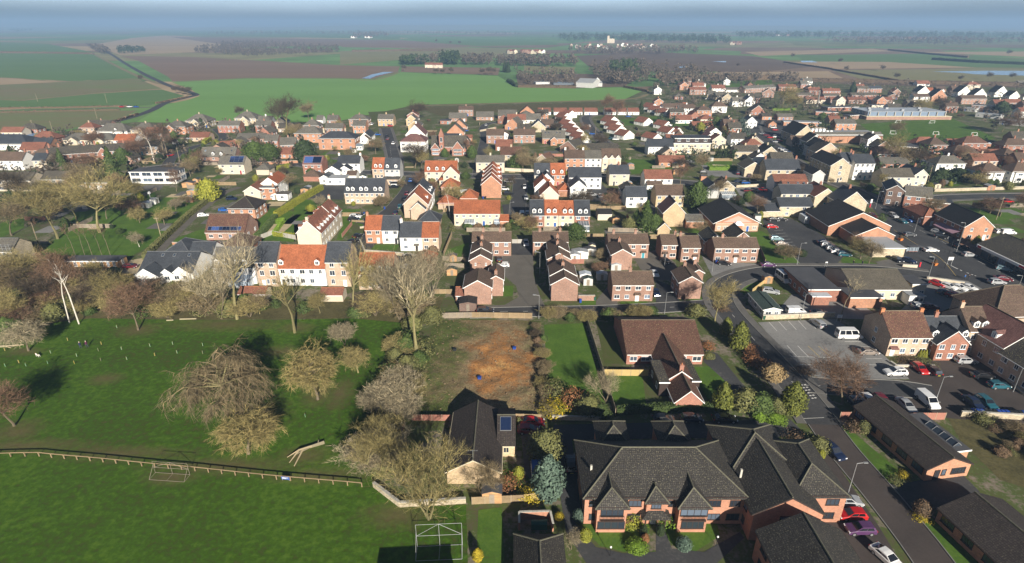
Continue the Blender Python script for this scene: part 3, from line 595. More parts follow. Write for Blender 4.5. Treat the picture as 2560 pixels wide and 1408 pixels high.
 def wallrow(n,L,org,dx,dy,rz,dc):
  for s in range(st):
   for i in range(n):
    u = L * (i + .5) / n; jit = rr.uniform(-.12,.12) if not far else 0; x,y = org[0] + dx * (u + jit),org[1] + dy * (u + jit)
    zz = z0 + s * sh + min(.95,sh * .36)
    if s == 0 and i == dc:
     link('door',door_mesh(rr.choice(DOORS),trim),root,(x,y,z0 + .02),rz)
     if canopy: link('porch_canopy',canopy_mesh(canopy),root,(x,y,z0 + 2.25),rz)
     if n <= 3: put_window(root,(x + dx * 1.25,y + dy * 1.25,zz),rz,.8,wh,1,1,trim,far) if (i < n - 1 or L / n > 3.6) and L / n > 2.6 else None
    else:
     wv = ww * rr.choice((.8,1,1,1.2)) if not far else ww
     put_window(root,(x,y,zz),rz,min(wv,L / n - .25),min(wh,sh - 1.0),nc,1,trim,far)
 wallrow(nf,w,(x0,y0 - .015),1,0,0,dcol)
 if nl: wallrow(nl,d,(x0 - .015,y0 + d),0,-1,-math.pi/2,-1)
 if nr: wallrow(nr,d,(x0 + w + .015,y0),0,1,math.pi/2,-1)
 for q in dorm:
  inset = .55
  if dside == 'F': dormer(root,(x0 + w * q,y0 + inset,e + inset * tp - .1),0,tp,roof,w=dw,far=far,flat=dflat,trim=trim)
  elif dside == 'R': dormer(root,(x0 + w - inset,y0 + d * q,e + inset * tp - .1),math.pi/2,tp,roof,w=dw,far=far,flat=dflat)
  elif dside == 'L': dormer(root,(x0 + inset,y0 + d * q,e + inset * tp - .1),-math.pi/2,tp,roof,w=dw,far=far,flat=dflat)
 for q in ch:
  if t == 'f': chimney(root,x0 + w/2,y0 + d * q,top,chh,chm or wall,pots)
  else: chimney(root,x0 + w * q,y0 + d/2,top,chh,chm or wall,pots)
 if sol:   # (u0,u1,v0,v1,cols,rows) fractions of the front slope
  u0,u1,v0,v1,nx,ny = sol; sl = d / 2 / math.cos(R(p)); pw = (u1 - u0) * w / nx; ph = (v1 - v0) * sl / ny
  for i in range(nx):
   for j in range(ny):
    v = (v0 + (v1 - v0) * j / ny) * sl
    quadpanel(root,'solar_panel','solar',pw - .06,ph - .06,(x0 + u0 * w + i * pw,y0 + v * math.cos(R(p)),e + v * math.sin(R(p)) + .16),0,R(p),'steel')
 for (u,v) in sky:
  sl = d / 2 / math.cos(R(p)); quadpanel(root,'skylight','glass',.7,.95,(x0 + u * w,y0 + v * sl * math.cos(R(p)),e + v * sl * math.sin(R(p)) + .15),0,R(p),'steel')
 return top
WD = dict(creamtrim='white-fronted',pink='pink-red brick',red='red brick',orangebrick='orange brick',buff='buff brick',cream='cream',white='white',stone='pale stone',greyren='grey rendered',yellowbrick='yellow brick',hall='red brick',carehome='orange brick',darkbrick='dark brick',timber='timber-clad')
RD = dict(creamtrim='flat cream',consglass='glazed',orange='orange pantile',terra='terracotta',brown='brown tiled',slate='dark slate',grey='grey tiled',dark='dark tiled',caretile='dark tiled',bungtile='dark brown tiled',hallroof='red-brown tiled',olive='mossy brown',darkroof='black',purl='plum-brown tiled',flatgrey='flat grey',flatdark='flat dark',metalroof='flat metal',greenroof='green metal')
TD = dict(g='',f=' gable-fronted',h=' hip-roofed',flat=' flat-roofed')
AREA = ['']
SEEN = {}
def house(A,B,d,e=5,t='g',wall='pink',roof='brown',p=35,st=None,label=None,kind='house',where=None,name=None,zref=None,level=True,cat=None,rot=0,**k):
 """A, B: photograph pixels of the two front eave corners; depth d runs away from the camera"""
 zr = e if zref is None else zref
 a = gp(A[0],A[1],zr); c = gp(B[0],B[1],zr)
 w = (c - a).length; rz = math.atan2(c.y - a.y,c.x - a.x)
 if level and abs(rz) < R(14):      # rows stand square to the street: take out pixel jitter
  my = (a.y + c.y) / 2; w = c.x - a.x; a = Vector((a.x,my,0)); rz = 0
 if rot:
  ctr = a + Vector((w / 2,0,0)); rz = R(rot); a = ctr - Vector((math.cos(rz),math.sin(rz),0)) * (w / 2)
 st = (2 if e > 4 else 1) if st is None else st
 far = a.y > 250
 nm = name or ({'house': 'house','bungalow': 'bungalow','garage': 'garage'}.get(kind,kind.replace(' ','_').replace('-','_')))
 ex = ''
 if label is None:
  nd = len(k.get('dorm',()))
  if nd: ex += ' and %s dormer%s' % ({1: 'one',2: 'two',3: 'three',4: 'four',6: 'six'}.get(nd,'several'),'' if nd == 1 else 's')
  elif k.get('sol'): ex += ' and solar panels'
  elif k.get('ch'): ex += ' and %s chimney%s' % ({1: 'one',2: 'two',3: 'three',4: 'four'}.get(len(k['ch']),'several'),'' if len(k['ch']) == 1 else 's')
  label = '%s%s %s with %s roof%s, %s' % (WD[wall],TD[t],kind,RD[roof],ex,where or AREA[0])
 if len(label.split()) > 16: label = label.replace(ex,'')
 if len(label.split()) > 16: label = label.replace(' gable-fronted','').replace(' hip-roofed','').replace(' flat-roofed','')
 if len(label.split()) > 16: label = label.replace(' with %s roof' % RD[roof],'')
 root = thing(nm,label,cat or kind.split()[-1],(a.x,a.y,0),rz,AREA[0] or None)
 k.setdefault('far',far)
 blk(root,0,0,w,d,e,t,wall,roof,p,st,**k)
 root['w'] = w; return root
def wing(root,A,B,d,e,t='f',wall='pink',roof='brown',p=35,zref=None,st=None,back=False,**k):
 """a further block of the same building from its own front eave pixels"""
 zr = e if zref is None else zref
 inv = Matrix.Translation(root.location) @ Matrix.Rotation(root.rotation_euler.z,4,'Z'); inv.invert()
 a = inv @ gp(A[0],A[1],zr); c = inv @ gp(B[0],B[1],zr)
 k.setdefault('far',root.location.y > 250); k.setdefault('door',False)
 blk(root,min(a.x,c.x),min(a.y,c.y),abs(c.x - a.x),d,e,t,wall,roof,p,st or (2 if e > 4 else 1),**k)
def cons_mesh(w,d,h):
 def fn(m):
  b = MB(); k = .06
  for i in range(int(w / .8) + 1):
   x = i * w / int(w / .8); b.box(x - k/2,-k/2,0,x + k/2,k/2,h); b.bar((x,0,h),(x,d,h + .7),.035,n=4)
  for j in range(int(d / .9) + 1):
   y = j * d / int(d / .9); b.box(-k/2,y - k/2,0,k/2,y + k/2,h + .7 * y / d); b.box(w - k/2,y - k/2,0,w + k/2,y + k/2,h + .7 * y / d)
  b.box(0,-.05,0,w,.05,.55); b.box(-.05,0,0,.05,d,.55); b.box(w - .05,0,0,w + .05,d,.55); b.box(-.05,-.08,h - .08,w + .05,.08,h + .08)
  return b.mesh('frame','upvc')
 return cached(('cons',round(w,1),round(d,1),h),lambda: fn(0))
def conservatory(root,x,y,w=3.2,d=2.8,h=2.2,rz=0):
 c = link('conservatory',cons_mesh(w,d,h),root,(x,y - d,0.02),rz)
 b = MB(); b.add([(0,.0,.55),(w,.0,.55),(w,0,h),(0,0,h),(0,d,h + .66),(w,d,h + .66),(0,d,.55),(w,d,.55)],[(0,1,2,3),(3,2,5,4),(6,0,3,4),(1,7,5,2)]); b.build('glazing','consglass',c)
# ---------------------------------------------------------------- the red-brick close beyond the cleared plot
AREA[0] = 'in the pink-brick close beyond the cleared plot'
E = dict(wall='pink',roof='brown',p=30,ww=1.5,wh=1.1,canopy='brown',chm='pink',pots=1)
house((1180,604.4),(1277.8,603),7,5,ch=(.28,.72),nf=4,**E)
house((1174.2,652),(1227.9,650),7.5,5,'f',ch=(.9,),nf=2,nl=1,nr=2,**{**E,'door': False,'ww': .6,'wh': .8})
house((1178.5,632.5),(1227,631),7.5,5.35,'f',ch=(.95,),nf=0,nl=1,nr=2,where='behind its twin in the pink-brick close, gable over gable',**E)
r = house((1160,720),(1228,718),9,5,'f',ch=(.95,),nf=0,nl=1,nr=2,where='at the mouth of the pink-brick close, with satellite dish',**E)
wing(r,(1139,738),(1160,736),5,2.4,'g','pink','terra',25,nf=1)
house((1222,700),(1257.5,698),8.5,5,'f',ch=(.1,),nf=0,nl=1,nr=2,where='tucked beside the dish house in the pink-brick close',**E)
house((1332.8,604),(1421,603),7,5,ch=(.2,.78),nf=4,where='facing the dark turning head of the pink-brick close',**E)
house((1369.8,649),(1424.8,646.5),7.5,5,'f',nf=1,nl=2,nr=1,ch=(.95,),where='beside the white-roofed sheds in the pink-brick close',**E)
house((1372.5,630),(1422,628.5),7.5,5.35,'f',nf=0,nl=2,nr=1,ch=(.95,),where='behind the gable beside the white-roofed sheds',**E)
house((1378.8,711.5),(1445.3,710),7.5,5,'f',nf=0,nl=2,nr=1,ch=(1.0,),where='with a pale bush against its blank gable',**E)
house((1377,689),(1439,687.5),7.5,5.35,'f',nf=0,nl=2,nr=1,ch=(.95,),where='behind the gable with the pale bush',**E)
house((1532.2,711.5),(1634.5,711),7.5,5,ch=(.47,),nf=4,where='square to the side road, with two porches',**E)
house((1530.4,638),(1580.8,636),9,5,'f',nf=0,nl=2,nr=1,ch=(.7,),where='with a blank gable beside the small tarmac court',**E)
house((1522,609),(1622.5,609),7,5,ch=(.15,.7),nf=4,where='at the head of the small tarmac court',**E)
house((1655,611.4),(1694.6,611.4),7,5,ch=(.95,),nf=2,where='with a round clipped bush at its door',**E)
house((1704.8,618.5),(1752,618.5),8,5,ch=(.05,),nf=2,where='beside the drive of the wide semi-detached pair',**E)
r = house((1788,620),(1897.4,619),7,5,ch=(.23,.72),nf=5,where='the wide semi-detached pair beside the triangular lawn',**E)
wing(r,(1766,603),(1808,603),8,4.6,'f','pink','dark',38,nf=0); wing(r,(1830,600),(1882,600),9,4.6,'f','pink','dark',38,nf=0)
house((1699.7,706),(1756,706),8,5,'f',nf=0,nl=2,nr=1,ch=(.9,),where='at the bend of the side road, blank gable shadowed by a tree',**E)
house((1733,682),(1759,681),8,5,'f',nf=0,nl=1,nr=1,ch=(.5,),where='half hidden behind the gable at the road bend',**E)
# ---------------------------------------------------------------- newer terraces
AREA[0] = 'in the new pantile terraces'
D = dict(p=40,pots=0)
r = house((1134.6,534),(1249.7,532.5),9,5,'g','cream','orange',38,nf=7,where='the long cream terrace above the hedge',wh=1.0,ww=.9)
wing(r,(1249.9,552),(1271.5,552),5,2.6,'g','orangebrick','orange',30,nf=0); conservatory(r,4.0,-.05,3.4,3); conservatory(r,14.6,-.05,3,1)
house((1325,537),(1361,537),9,5,'g','red','slate',43,nf=2,dorm=(.3,.7),where='the left end of the row with conservatories',pots=0)
house((1361.2,537),(1397,537),9,5,'g','cream','orange',43,nf=2,dorm=(.3,.72),where='next to the slate end with the glazed gable')
house((1397.2,537.5),(1436.6,537.5),9,5,'g','cream','orange',41,nf=2,dorm=(.38,.75),where='in the middle of the row with conservatories, lower ridge')
r = house((1437,538),(1475.5,538),9,5,'g','red','slate',43,nf=2,dorm=(.35,.72),where='the right end of the row with conservatories'); conservatory(r,1.2,-.05,3.8,4)
for nm,q in (('r',0),):
 pass
r = house((1350.7,488),(1396.7,488),9,5,'f','cream','orange',44,nf=0,nl=0,nr=1,label='tall cream blank gable with orange pantile roof behind the dormer row')
wing(r,(1337,468),(1380,468),9,5.2,'f','white','orange',44,nf=0,dorm=(.5,),dside='R'); wing(r,(1348,452),(1385,452),7,5.4,'f','white','slate',44,nf=0)
house((1396.9,478),(1427,478),8,2.6,'h','orangebrick','orange',38,nf=0,kind='garage',where='beside the tall cream blank gable',nl=0,nr=0)
r = house((1203.6,461.5),(1252.7,461),6,6,'f','orangebrick','orange',42,nf=0,nl=0,nr=1,label='tall orange brick stepped terrace end with blank gable and orange roofs')
yy = 6
for i in range(3): w_ = r['w']; blk(r,.2 * i + .1,yy,w_ - .4 * i - .2,6.5,6 + .35 * (i + 1),'f','orangebrick','orange',42,2,nf=0,nl=1,nr=1,dorm=(.5,),dside='R',door=False,far=True,dw=2.2); blk(r,-.2,yy + 1,.6,1.8,6.6 + .35 * i,'flat','white','orange',nf=0,door=False,far=True,gut=False); yy += 6.5
for A_,B_,dd,lab in [((1151,497.5),(1192.6,497.5),8,'beside the dark alley under the stepped terrace'),((1103,469),(1146,469),8,'with a black door recess below the three-dormer house'),((1095,509),(1138,509),6,'half hidden by a slender birch'),((1033.4,663),(1083.4,662.5),9,'beside the white car in the parking court')]:
 house(A_,B_,dd,2.5,'h','buff','orange',38,nf=0,nl=0,nr=0,kind='garage',where=lab)
house((1045,555),(1097.5,555),8,2.6,'h','buff','slate',38,nf=0,nl=0,nr=0,kind='garage',where='behind the four-house white and orange row')
for a in [((912,574),(954,574),'orangebrick','orange','left end of the four-house row by the court',(.06,)),((954.2,574.5),(999,574.5),'white','slate','second of the four-house row by the court',()),((999.2,592),(1054.6,592),'white','slate','with a tiled porch in the four-house row',(.02,)),((1054.8,592.5),(1096,592.5),'buff','orange','right end of the four-house row by the court',())]:
 house(a[0],a[1],8,5,'g',a[2],a[3],42,nf=2,where=a[4],ch=a[5],ww=1.3,pots=1,canopy='grey' if a[0][0] == 999.2 else None)
# street front row behind the big bare trees
r = house((530,668),(636,667),9,5.3,'g','white','grey',43,nf=4,dorm=(.1,.28,.58,.76),where='front row behind the bare trees'); conservatory(r,5,-.05,6,3)
for a in [((636.5,654),(689.5,654),7.7,3,'buff','slate',40,(),'left of the two tall front blocks'),((692,669),(740.6,669),5.6,2,'white','orange',46,(.2,),'left half of the orange-roofed front pair'),((741,670),(812,669),5.6,2,'white','orange',46,(.72,),'right half of the orange-roofed front pair'),((812.3,654),(871,654),7.7,3,'buff','slate',40,(),'right of the two tall front blocks'),((894,684),(981,684),5,2,'buff','orange',42,(.14,.36,.64,.86),'right end of the front row by the court')]:
 house(a[0],a[1],9.5,a[2],'g',a[4],a[5],a[6],st=a[3],nf=max(2,round((a[1][0] - a[0][0]) / 24)),dorm=a[7],where=a[8],ww=1.25,wh=1.5 if a[3] == 3 else 1.3)
for A_,B_ in (((596,733),(662,735)),((800,737),(856,736))): house(A_,B_,4,2.2,'g','cream','terra',28,nf=0,kind='garage',where='low behind the park boundary hedge',gut=True)
r = house((741.4,582),(801,582),16,6,'f','cream','terra',46,nf=0,nl=0,nr=5,dorm=(.12,.33,.52,.7,.9),dside='R',ch=(0.02,),label='long cream stone terrace end-on with terracotta roof and white dormers',pots=0)
w_ = r['w']; blk(r,.25,16,w_ - .25,9,6.4,'f','cream','terra',46,2,nf=0,nr=2,dorm=(.35,.75),dside='R',door=False,ch=(.98,))
for q in (1.5,6,11,17,22): dormer(r,(.55,q,6.0 + .55),-math.pi/2,math.tan(R(46)),'terra',w=1.3)
house((860.3,481),(960.5,481),9.5,5,'g','buff','slate',44,nf=8,dorm=(.09,.215,.42,.55,.775,.905),where='over the front gardens',label='long buff brick terrace with dark slate roof and six white dormers',ww=1.1,wh=1.0)
r = house((1009,510),(1068,510),12,5.6,'f','buff','orange',44,nf=0,nl=0,nr=4,label='buff brick gable end with orange roof and slate lower wing by the lane',dorm=(.5,),dside='R')
w_ = r['w']; blk(r,.2,12,w_ - .2,10,6.0,'f','white','slate',44,2,nf=0,nr=2,dorm=(.3,.7),dside='R',door=False); blk(r,w_ * .33,-2.5,w_ * .6,2.5,4.4,'f','buff','slate',42,2,nf=0,door=False)
r = house((1061.5,429),(1142,429),9,5,'g','cream','orange',42,nf=4,dorm=(.12,.38,.58),where='beside the main street, with a front gable wing')
wing(r,(1107.5,437),(1147,437),5,5.2,'f','cream','orange',45,nf=2,oh=.2); wing(r,(1098,450),(1112,450),3,2.6,'h','cream','orange',30,nf=1)
house((930,422),(960.5,422),9,5,'g','buff','orange',44,nf=2,dorm=(.3,.68),where='orange half of the pair on the main street')
r = house((960.7,423),(999,423),9,5.2,'g','greyren','slate',44,nf=3,dorm=(.2,.75),where='grey half of the pair on the main street'); wing(r,(955,449),(996,449),5,2.6,'flat','buff','grey',nf=3)
r = house((842,409),(899,408),9,5,'g','white','slate',34,nf=3,ch=(.02,.98),chm='white',label='white public house with slate roofs, white chimneys and low wings',name='public_house',cat='public house')
wing(r,(812,428),(850,428),10,4.2,'f','white','slate',32,nf=1); wing(r,(847,424),(875,424),5,4.2,'f','white','slate',32,nf=1); wing(r,(812,447),(862,447),7,3,'flat','white','flatgrey',nf=2); wing(r,(798,445),(822,445),8,3,'f','white','slate',28,nf=1); wing(r,(866,438),(890,438),6,2.8,'g','white','brown',25,nf=0)
house((756,411),(804.5,411),9,5,'g','red','purl',36,nf=3,sol=(.06,.94,.12,.85,2,1),where='with black solar panels beside the main street')
house((758,441),(797,441),6,2.5,'h','red','brown',35,nf=0,kind='garage',where='in front of the black-panelled brick house',nl=0,nr=0)
r = house((652,459),(692,459),12,6,'f','white','orange',36,nf=1,nl=0,nr=4,ch=(.35,),chm='white',label='white house with orange roof and brick and slate extensions by the lane')
wing(r,(609,478),(650,478),8,4.4,'f','cream','terra',32,nf=1); wing(r,(647,471),(689,469),4,5,'flat','orangebrick','slate',nf=2,ch=(.8,)); wing(r,(692,487),(718,487),5,2.6,'flat','white','grey',nf=1)
r = house((569,523),(636,523),11,4.6,'h','orangebrick','bungtile',33,nf=3,nr=3,where='with white frieze beside the lane'); wing(r,(569.5,520),(636.5,520),10.9,4.55,'flat','white','bungtile',nf=0,z0=3.4,gut=False) if False else None
house((514,579),(610,581),11,3,'g','pink','hallroof',40,nf=4,nr=2,kind='bungalow',sol=(.06,.9,.06,.27,9,1),where='beside the lane',label='brick dormer bungalow with red-brown roof and a strip of solar panels')
house((550,619),(624,619),9,2.5,'h','red','brown',35,nf=0,kind='garage',where='brown pyramid roof in front of the solar bungalow',nl=0,nr=0)
r = house((345,681),(481,680),13,2.8,'g','white','slate',30,nf=5,label='low white house with dark slate roof, skylights and front gables',kind='bungalow',sky=((.3,.75),(.52,.75),(.8,.75)),oh=.4)
wing(r,(336,690),(395,692),5,2.8,'f','white','slate',34,nf=1); wing(r,(400,684),(430,684),4,2.9,'f','white','slate',38,nf=1); wing(r,(430,683),(472,683),4,2.9,'f','white','slate',38,nf=2); wing(r,(400,640),(478,640),12,2.9,'h','white','slate',33,nf=0); wing(r,(470,640),(528,640),9,2.9,'g','white','slate',33,nf=1)
house((163.6,653),(291,655),4.5,2.5,'flat','timber','flatdark',st=1,nf=8,kind='garden building',label='long timber-clad garden building with flat dark roof and glazed doors',ww=1,wh=1.8,door=False)
# ---------------------------------------------------------------- left background
AREA[0] = 'near the tree-lined road out to the fields'
r = house((325,430),(433,432),9,5.4,'flat','white','flatdark',nf=4,label='modern white box house with flat dark roof and full-width windows',ww=4.2,wh=1.7,nc=2,door=False)
house((545,411),(609,411),8.5,5,'g','cream','grey',38,nf=3,sol=(.42,.95,.2,.9,3,3),where='on the main street corner'); house((640,424),(672,424),7,2.8,'h','cream','grey',35,nf=0,kind='garage',where='beside the solar cream house',nl=0,nr=0)
r = house((500,391),(587,391),9,2.8,'g','pink','grey',42,nf=4,dorm=(.37,.6),kind='bungalow',sky=((.1,.5),(.86,.5)),where='beside the road bend'); wing(r,(526,371),(558,371),8,2.8,'f','pink','dark',30,nf=0)
r = house((118,388),(313,375),8.5,5.5,'g','red','dark',36,nf=9,ch=(.02,.14,.46,.6,.98),label='long red brick Victorian terrace with dark roof and tall chimneys',level=False,chh=1.6)
wing(r,(246,380),(266,378),3,6,'f','red','dark',50,nf=1)
house((-30,402),(56,401),9,5,'g','white','brown',38,nf=4,ch=(.97,),chm='red',where='left of the Victorian terrace'); house((80,401),(113,401),8,5,'g','cream','slate',36,nf=2,ch=(.9,),chm='red',where='left of the Victorian terrace'); 
house((101,448),(205,448),9,5,'g','buff','olive',30,nf=5,where='flats behind the park trees',ww=1.8); house((-40,452),(78,450),9,5,'g','cream','olive',30,nf=5,where='flats behind the park trees, left block',ww=1.8); house((210,458),(276,458),8,3,'flat','buff','flatdark',nf=3,where='low block beside the flats behind the park trees')
for a in [((157,350),(220,350),10,2.8,'h','cream','grey',33,'bungalow'),((222,350),(285,350),10,2.8,'h','cream','grey',33,'bungalow'),((281,352),(338,350),9,4.5,'g','white','orange',34,'house'),((-60,362),(72,360),16,3.5,'h','white','slate',28,'bungalow'),((78,362),(125,362),9,3.5,'g','orangebrick','slate',35,'house'),((78,347),(136,347),9,3,'h','red','terra',38,'bungalow'),((238,330),(322,328),10,3.4,'h','white','grey',40,'house'),((324,326),(388,325),11,4.6,'h','stone','grey',33,'house'),((412,318),(463,318),10,5,'h','orangebrick','grey',33,'house'),
 ((461,304),(521,303),12,4.6,'h','stone','grey',34,'house'),((543,314),(598,314),8,5,'g','red','grey',33,'house'),((584,297),(641,296),12,4.6,'h','stone','grey',34,'house'),((637,314),(676,314),8,5,'g','red','grey',34,'house'),((645,334),(676,334),12,2.8,'f','red','grey',42,'house'),((588,347),(662,345),9,2.8,'g','pink','grey',28,'bungalow'),((570,358),(607,358),9,2.8,'f','pink','grey',30,'bungalow'),((552,365),(590,362),7,2.8,'g','red','terra',30,'garage'),
 ((700,363),(742,361),9,4.5,'g','pink','grey',38,'house'),((660,352),(694,352),8,4.5,'g','red','grey',36,'house'),((735,335),(803,335),11,5.5,'h','orangebrick','grey',33,'house'),((757,315),(797,315),9,5,'h','pink','grey',38,'house'),((812,321),(857,321),8,5,'g','pink','grey',35,'house'),((817,301),(844,301),8,5,'g','pink','grey',38,'house'),((790,300),(806,300),8,3,'g','white','grey',35,'bungalow')]:
 x = a[0][0]
 wh_ = {157: 'cream gabled pair behind the Victorian terrace',222: 'cream gabled pair behind the Victorian terrace',281: 'beside the chimneyed roofs of the Victorian terrace',-60: 'wide dark roof by the blue field cover',78: 'backing onto the ploughed field',238: 'along the field hedge',324: 'along the field hedge',412: 'at the edge of the bright green field',461: 'at the edge of the bright green field',543: 'at the edge of the bright green field',584: 'at the edge of the bright green field'}.get(x,'around the tall bare ivy tree')
 rt = house(a[0],a[1],a[2],a[3],a[4],a[5],a[6],a[7],kind=a[8],where=wh_,ch=(.5,) if a[3] > 4 else (),pots=0)
 if x in (324,461,584): wing(rt,(x + 16,a[0][1] + 3),(x + 34,a[0][1] + 3),4,4.4,'f','stone','grey',42,nf=1,far=True); dormer(rt,(rt['w'] * .75,-.4,2.8),0,.7,'grey',far=True)
 if x == 412: wing(rt,(414,322),(433,322),4,4.8,'f','orangebrick','grey',42,nf=1,far=True)
 if x == 238: dormer(rt,(rt['w'] * .6,.5,3.7),0,.8,'grey',far=True)
 if x in (157,222): wing(rt,(x + 12,352),(x + 34,352),3,2.8,'f','cream','grey',36,nf=1,far=True)
r = house((795,347),(886,347),12,6.5,'h','orangebrick','slate',28,st=2,nf=4,ch=(.1,.7),chm='stone',label='large orange brick villa with hipped slate roof and tall sash windows',wh=1.8,chh=1.6); wing(r,(890,365),(905,365),4,2.6,'g','upvc','consglass',25,nf=2)
# ---------------------------------------------------------------- centre background
AREA[0] = 'near the Victorian school'
r = house((1078,366),(1165,366),9,4,'g','red','dark',50,nf=4,label='Victorian red brick school with steep gables and a pointed bell turret',name='school',cat='school',wh=1.8,door=False)
wing(r,(1078,371),(1098,371),4,4.2,'f','red','dark',52,nf=1,ww=3.6,nc=5,wh=2); wing(r,(1130,372),(1158,372),4,4.2,'f','red','dark',52,nf=1,ww=4.5,nc=6,wh=2); wing(r,(1156,377),(1168,377),3,2.8,'f','red','dark',52,nf=1); wing(r,(1160,352),(1172,352),6,4,'f','red','dark',52,nf=1)
inv = gp(1105,386); q = MB(); X,Y = inv.x - r.location.x,inv.y - r.location.y; q.box(X - 1.3,Y - .4,0,X + 1.3,Y + 2.2,10.5); q.build('bell_turret','red',r,uv=True)
q = MB(); q.add([(X - 1.5,Y - .6,10.5),(X + 1.5,Y - .6,10.5),(X + 1.5,Y + 2.4,10.5),(X - 1.5,Y + 2.4,10.5),(X,Y + .9,14.5)],[(0,1,4),(1,2,4),(2,3,4),(3,0,4),(3,2,1,0)]); q.build('turret_spire','red',r,uv=True)
put_window(r,(X,Y - .42,7),0,1.4,2.6,2,1,far=True); put_window(r,(X,Y - .42,3.6),0,.8,1.6,1,1,far=True)
house((1105,340),(1146,340),8,4.5,'flat','white','flatdark',st=2,nf=9,where='behind the Victorian school',kind='classroom block',ww=.8,wh=1.4,door=False)
for a in [((871,300),(921,299),9,5,'h','pink','grey',33,'at the edge of the green field'),((944,298),(983,298),9,5,'g','yellowbrick','grey',33,'at the head of the short street'),((1015,299),(1041,299),9,4.5,'f','yellowbrick','grey',40,'right of the short street head'),((900,343),(925,343),14,3.5,'f','white','slate',42,'beside the large villa'),((900,349),(923,349),6,2.8,'f','white','brown',40,'in front of the white gable by the villa'),
 ((1014,337),(1062,337),12,5.5,'f','white','purl',45,'tall white gable on the short street'),((1020,314),(1052,314),10,4,'f','yellowbrick','grey',36,'behind the tall white gable'),((1216,339),(1260,339),9,5,'g','pink','brown',36,'beside the narrow lane by the school'),((1284,338),(1338,338),9,5,'g','pink','brown',34,'right neighbour by the narrow lane'),((1251,387),(1305,387),9,5,'g','stone','hallroof',36,'in an overgrown garden by the main street'),((1190,406),(1261,406),9,5.2,'g','cream','grey',30,'behind the stepped orange terrace'),
 ((1262,314),(1300,316),12,2.8,'f','orangebrick','grey',42,'among the dormer bungalows by the allotments'),((1328,318),(1364,318),10,3.5,'f','stone','slate',40,'cream-stone gable by the dormer bungalows'),((1312,299),(1352,299),9,2.8,'g','white','grey',40,'by the allotments'),((1245,289),(1292,289),10,2.8,'g','pink','grey',36,'by the allotments'),((1300,281),(1336,281),8,2.8,'f','orangebrick','brown',40,'by the allotments'),((1190,292),(1234,292),9,2.8,'g','pink','grey',36,'by the allotments'),((1122,295),(1166,295),9,2.8,'g','pink','grey',36,'by the allotments'),
 ((1100,302),(1126,302),8,2.6,'flat','red','flatdark',30,'by the allotments'),((1117,331),(1160,331),9,2.8,'f','orangebrick','grey',42,'behind the classroom block'),((1130,317),(1167,317),9,2.8,'f','orangebrick','grey',42,'behind the classroom block'),((1244,300),(1275,303),8,2.8,'f','red','grey',38,'by the close beyond the school'),((1400,366),(1440,372),11,3.4,'f','pink','dark',34,'between the brick terrace and the white bungalows'),((1340,398),(1370,402),8,3.5,'f','stone','hallroof',38,'small barn behind the dormer pair'),((1160,345),(1180,345),6,2.6,'g','orangebrick','terra',25,'by the school yard')]:
 house(a[0],a[1],a[2],a[3],a[4],a[5],a[6],a[7],where=a[8],kind='house' if a[3] > 4 else 'bungalow',ch=(.5,) if (a[3] > 4 and a[4] != 'flat') else (),pots=0,**({'nf': 2} if a[4] == 'f' else {}))
r = house((1000,355),(1063,355),11,6,'h','white','purl',32,nf=4,label='white flats with twin plum-brown hipped roofs beside the short street',ww=1.6)
wing(r,(1032,355),(1063,355),12,6.05,'h','white','purl',38,nf=0)
r = house((1356,346),(1413,346),10,3.4,'g','orangebrick','grey',38,nf=4,kind='hall',label='orange brick hall with grey roof, skylights and a central gabled porch',sky=((.12,.6),(.26,.6),(.62,.6),(.76,.6))); wing(r,(1377,350),(1393,350),2.5,3.6,'f','orangebrick','grey',40,nf=1)
house((1412,396),(1462,396),9,7.4,'g','orangebrick','brown',36,st=3,nf=3,where='three storeys on the main street',ch=(.05,.95),chm='white'); house((1463,396),(1504,396),9,7.4,'g','white','grey',34,st=3,nf=3,where='three storeys on the main street')
r = house((1506,395),(1553,395),10,7.2,'g','cream','brown',36,st=3,nf=3,where='three storeys with three front gablets')
for i in range(3): w_ = r['w']; blk(r,w_ * i / 3 + .25,-.35,w_ / 3 - .5,3,7.0,'f','cream','brown',50,1,nf=0,door=False,far=True,z0=4.5,oh=.15)
house((1463,379),(1548,379),12,4,'g','greyren','dark',30,nf=0,kind='hall',where='long dark roof behind the three-storey row')
house((1336,437),(1376,437),9,5.2,'g','cream','slate',44,nf=3,dorm=(.24,.78),where='slate half of the main street pair'); house((1376.3,437),(1414,437),9,5.2,'g','orangebrick','orange',44,nf=3,dorm=(.2,.75),where='orange half of the main street pair')
r = house((1423,443),(1504,443),10,5.5,'g','white','slate',34,nf=5,label='white house with wide grey slate roof and a front gable wing'); wing(r,(1426,469),(1467,469),9,5,'f','white','slate',40,nf=2)
house((1524,435),(1574,435),9,5.5,'g','cream','slate',35,nf=2,ch=(.5,),chm='red',where='beside the steep side lane'); r = house((1613,447),(1682,447),9,5,'g','white','terra',34,nf=4,where='with a half-brown roof on the main street'); wing(r,(1618,462),(1656,462),4,2.8,'g','white','brown',30,nf=2)
house((1566,492),(1618,492),9,4.6,'g','white','slate',34,nf=2,where='by the paved parking yard'); house((1556,478),(1596,478),9,4.6,'f','greyren','dark',30,nf=0,where='behind the white house by the parking yard')
house((1641,488),(1711,488),9,5,'g','yellowbrick','brown',34,nf=4,where='beside the tall dark conifer'); r = house((1659,532),(1713,532),9,5.4,'f','yellowbrick','purl',46,nf=0,where='tall gable among the evergreens',nl=1); wing(r,(1645,572),(1675,572),6,2.4,'f','yellowbrick','dark',45,nf=0)
house((1495,535),(1530,535),6,2.6,'g','cream','darkroof',20,nf=0,kind='garage',where='beside the conservatory row')
AREA[0] = 'on the white-walled bungalow estate'
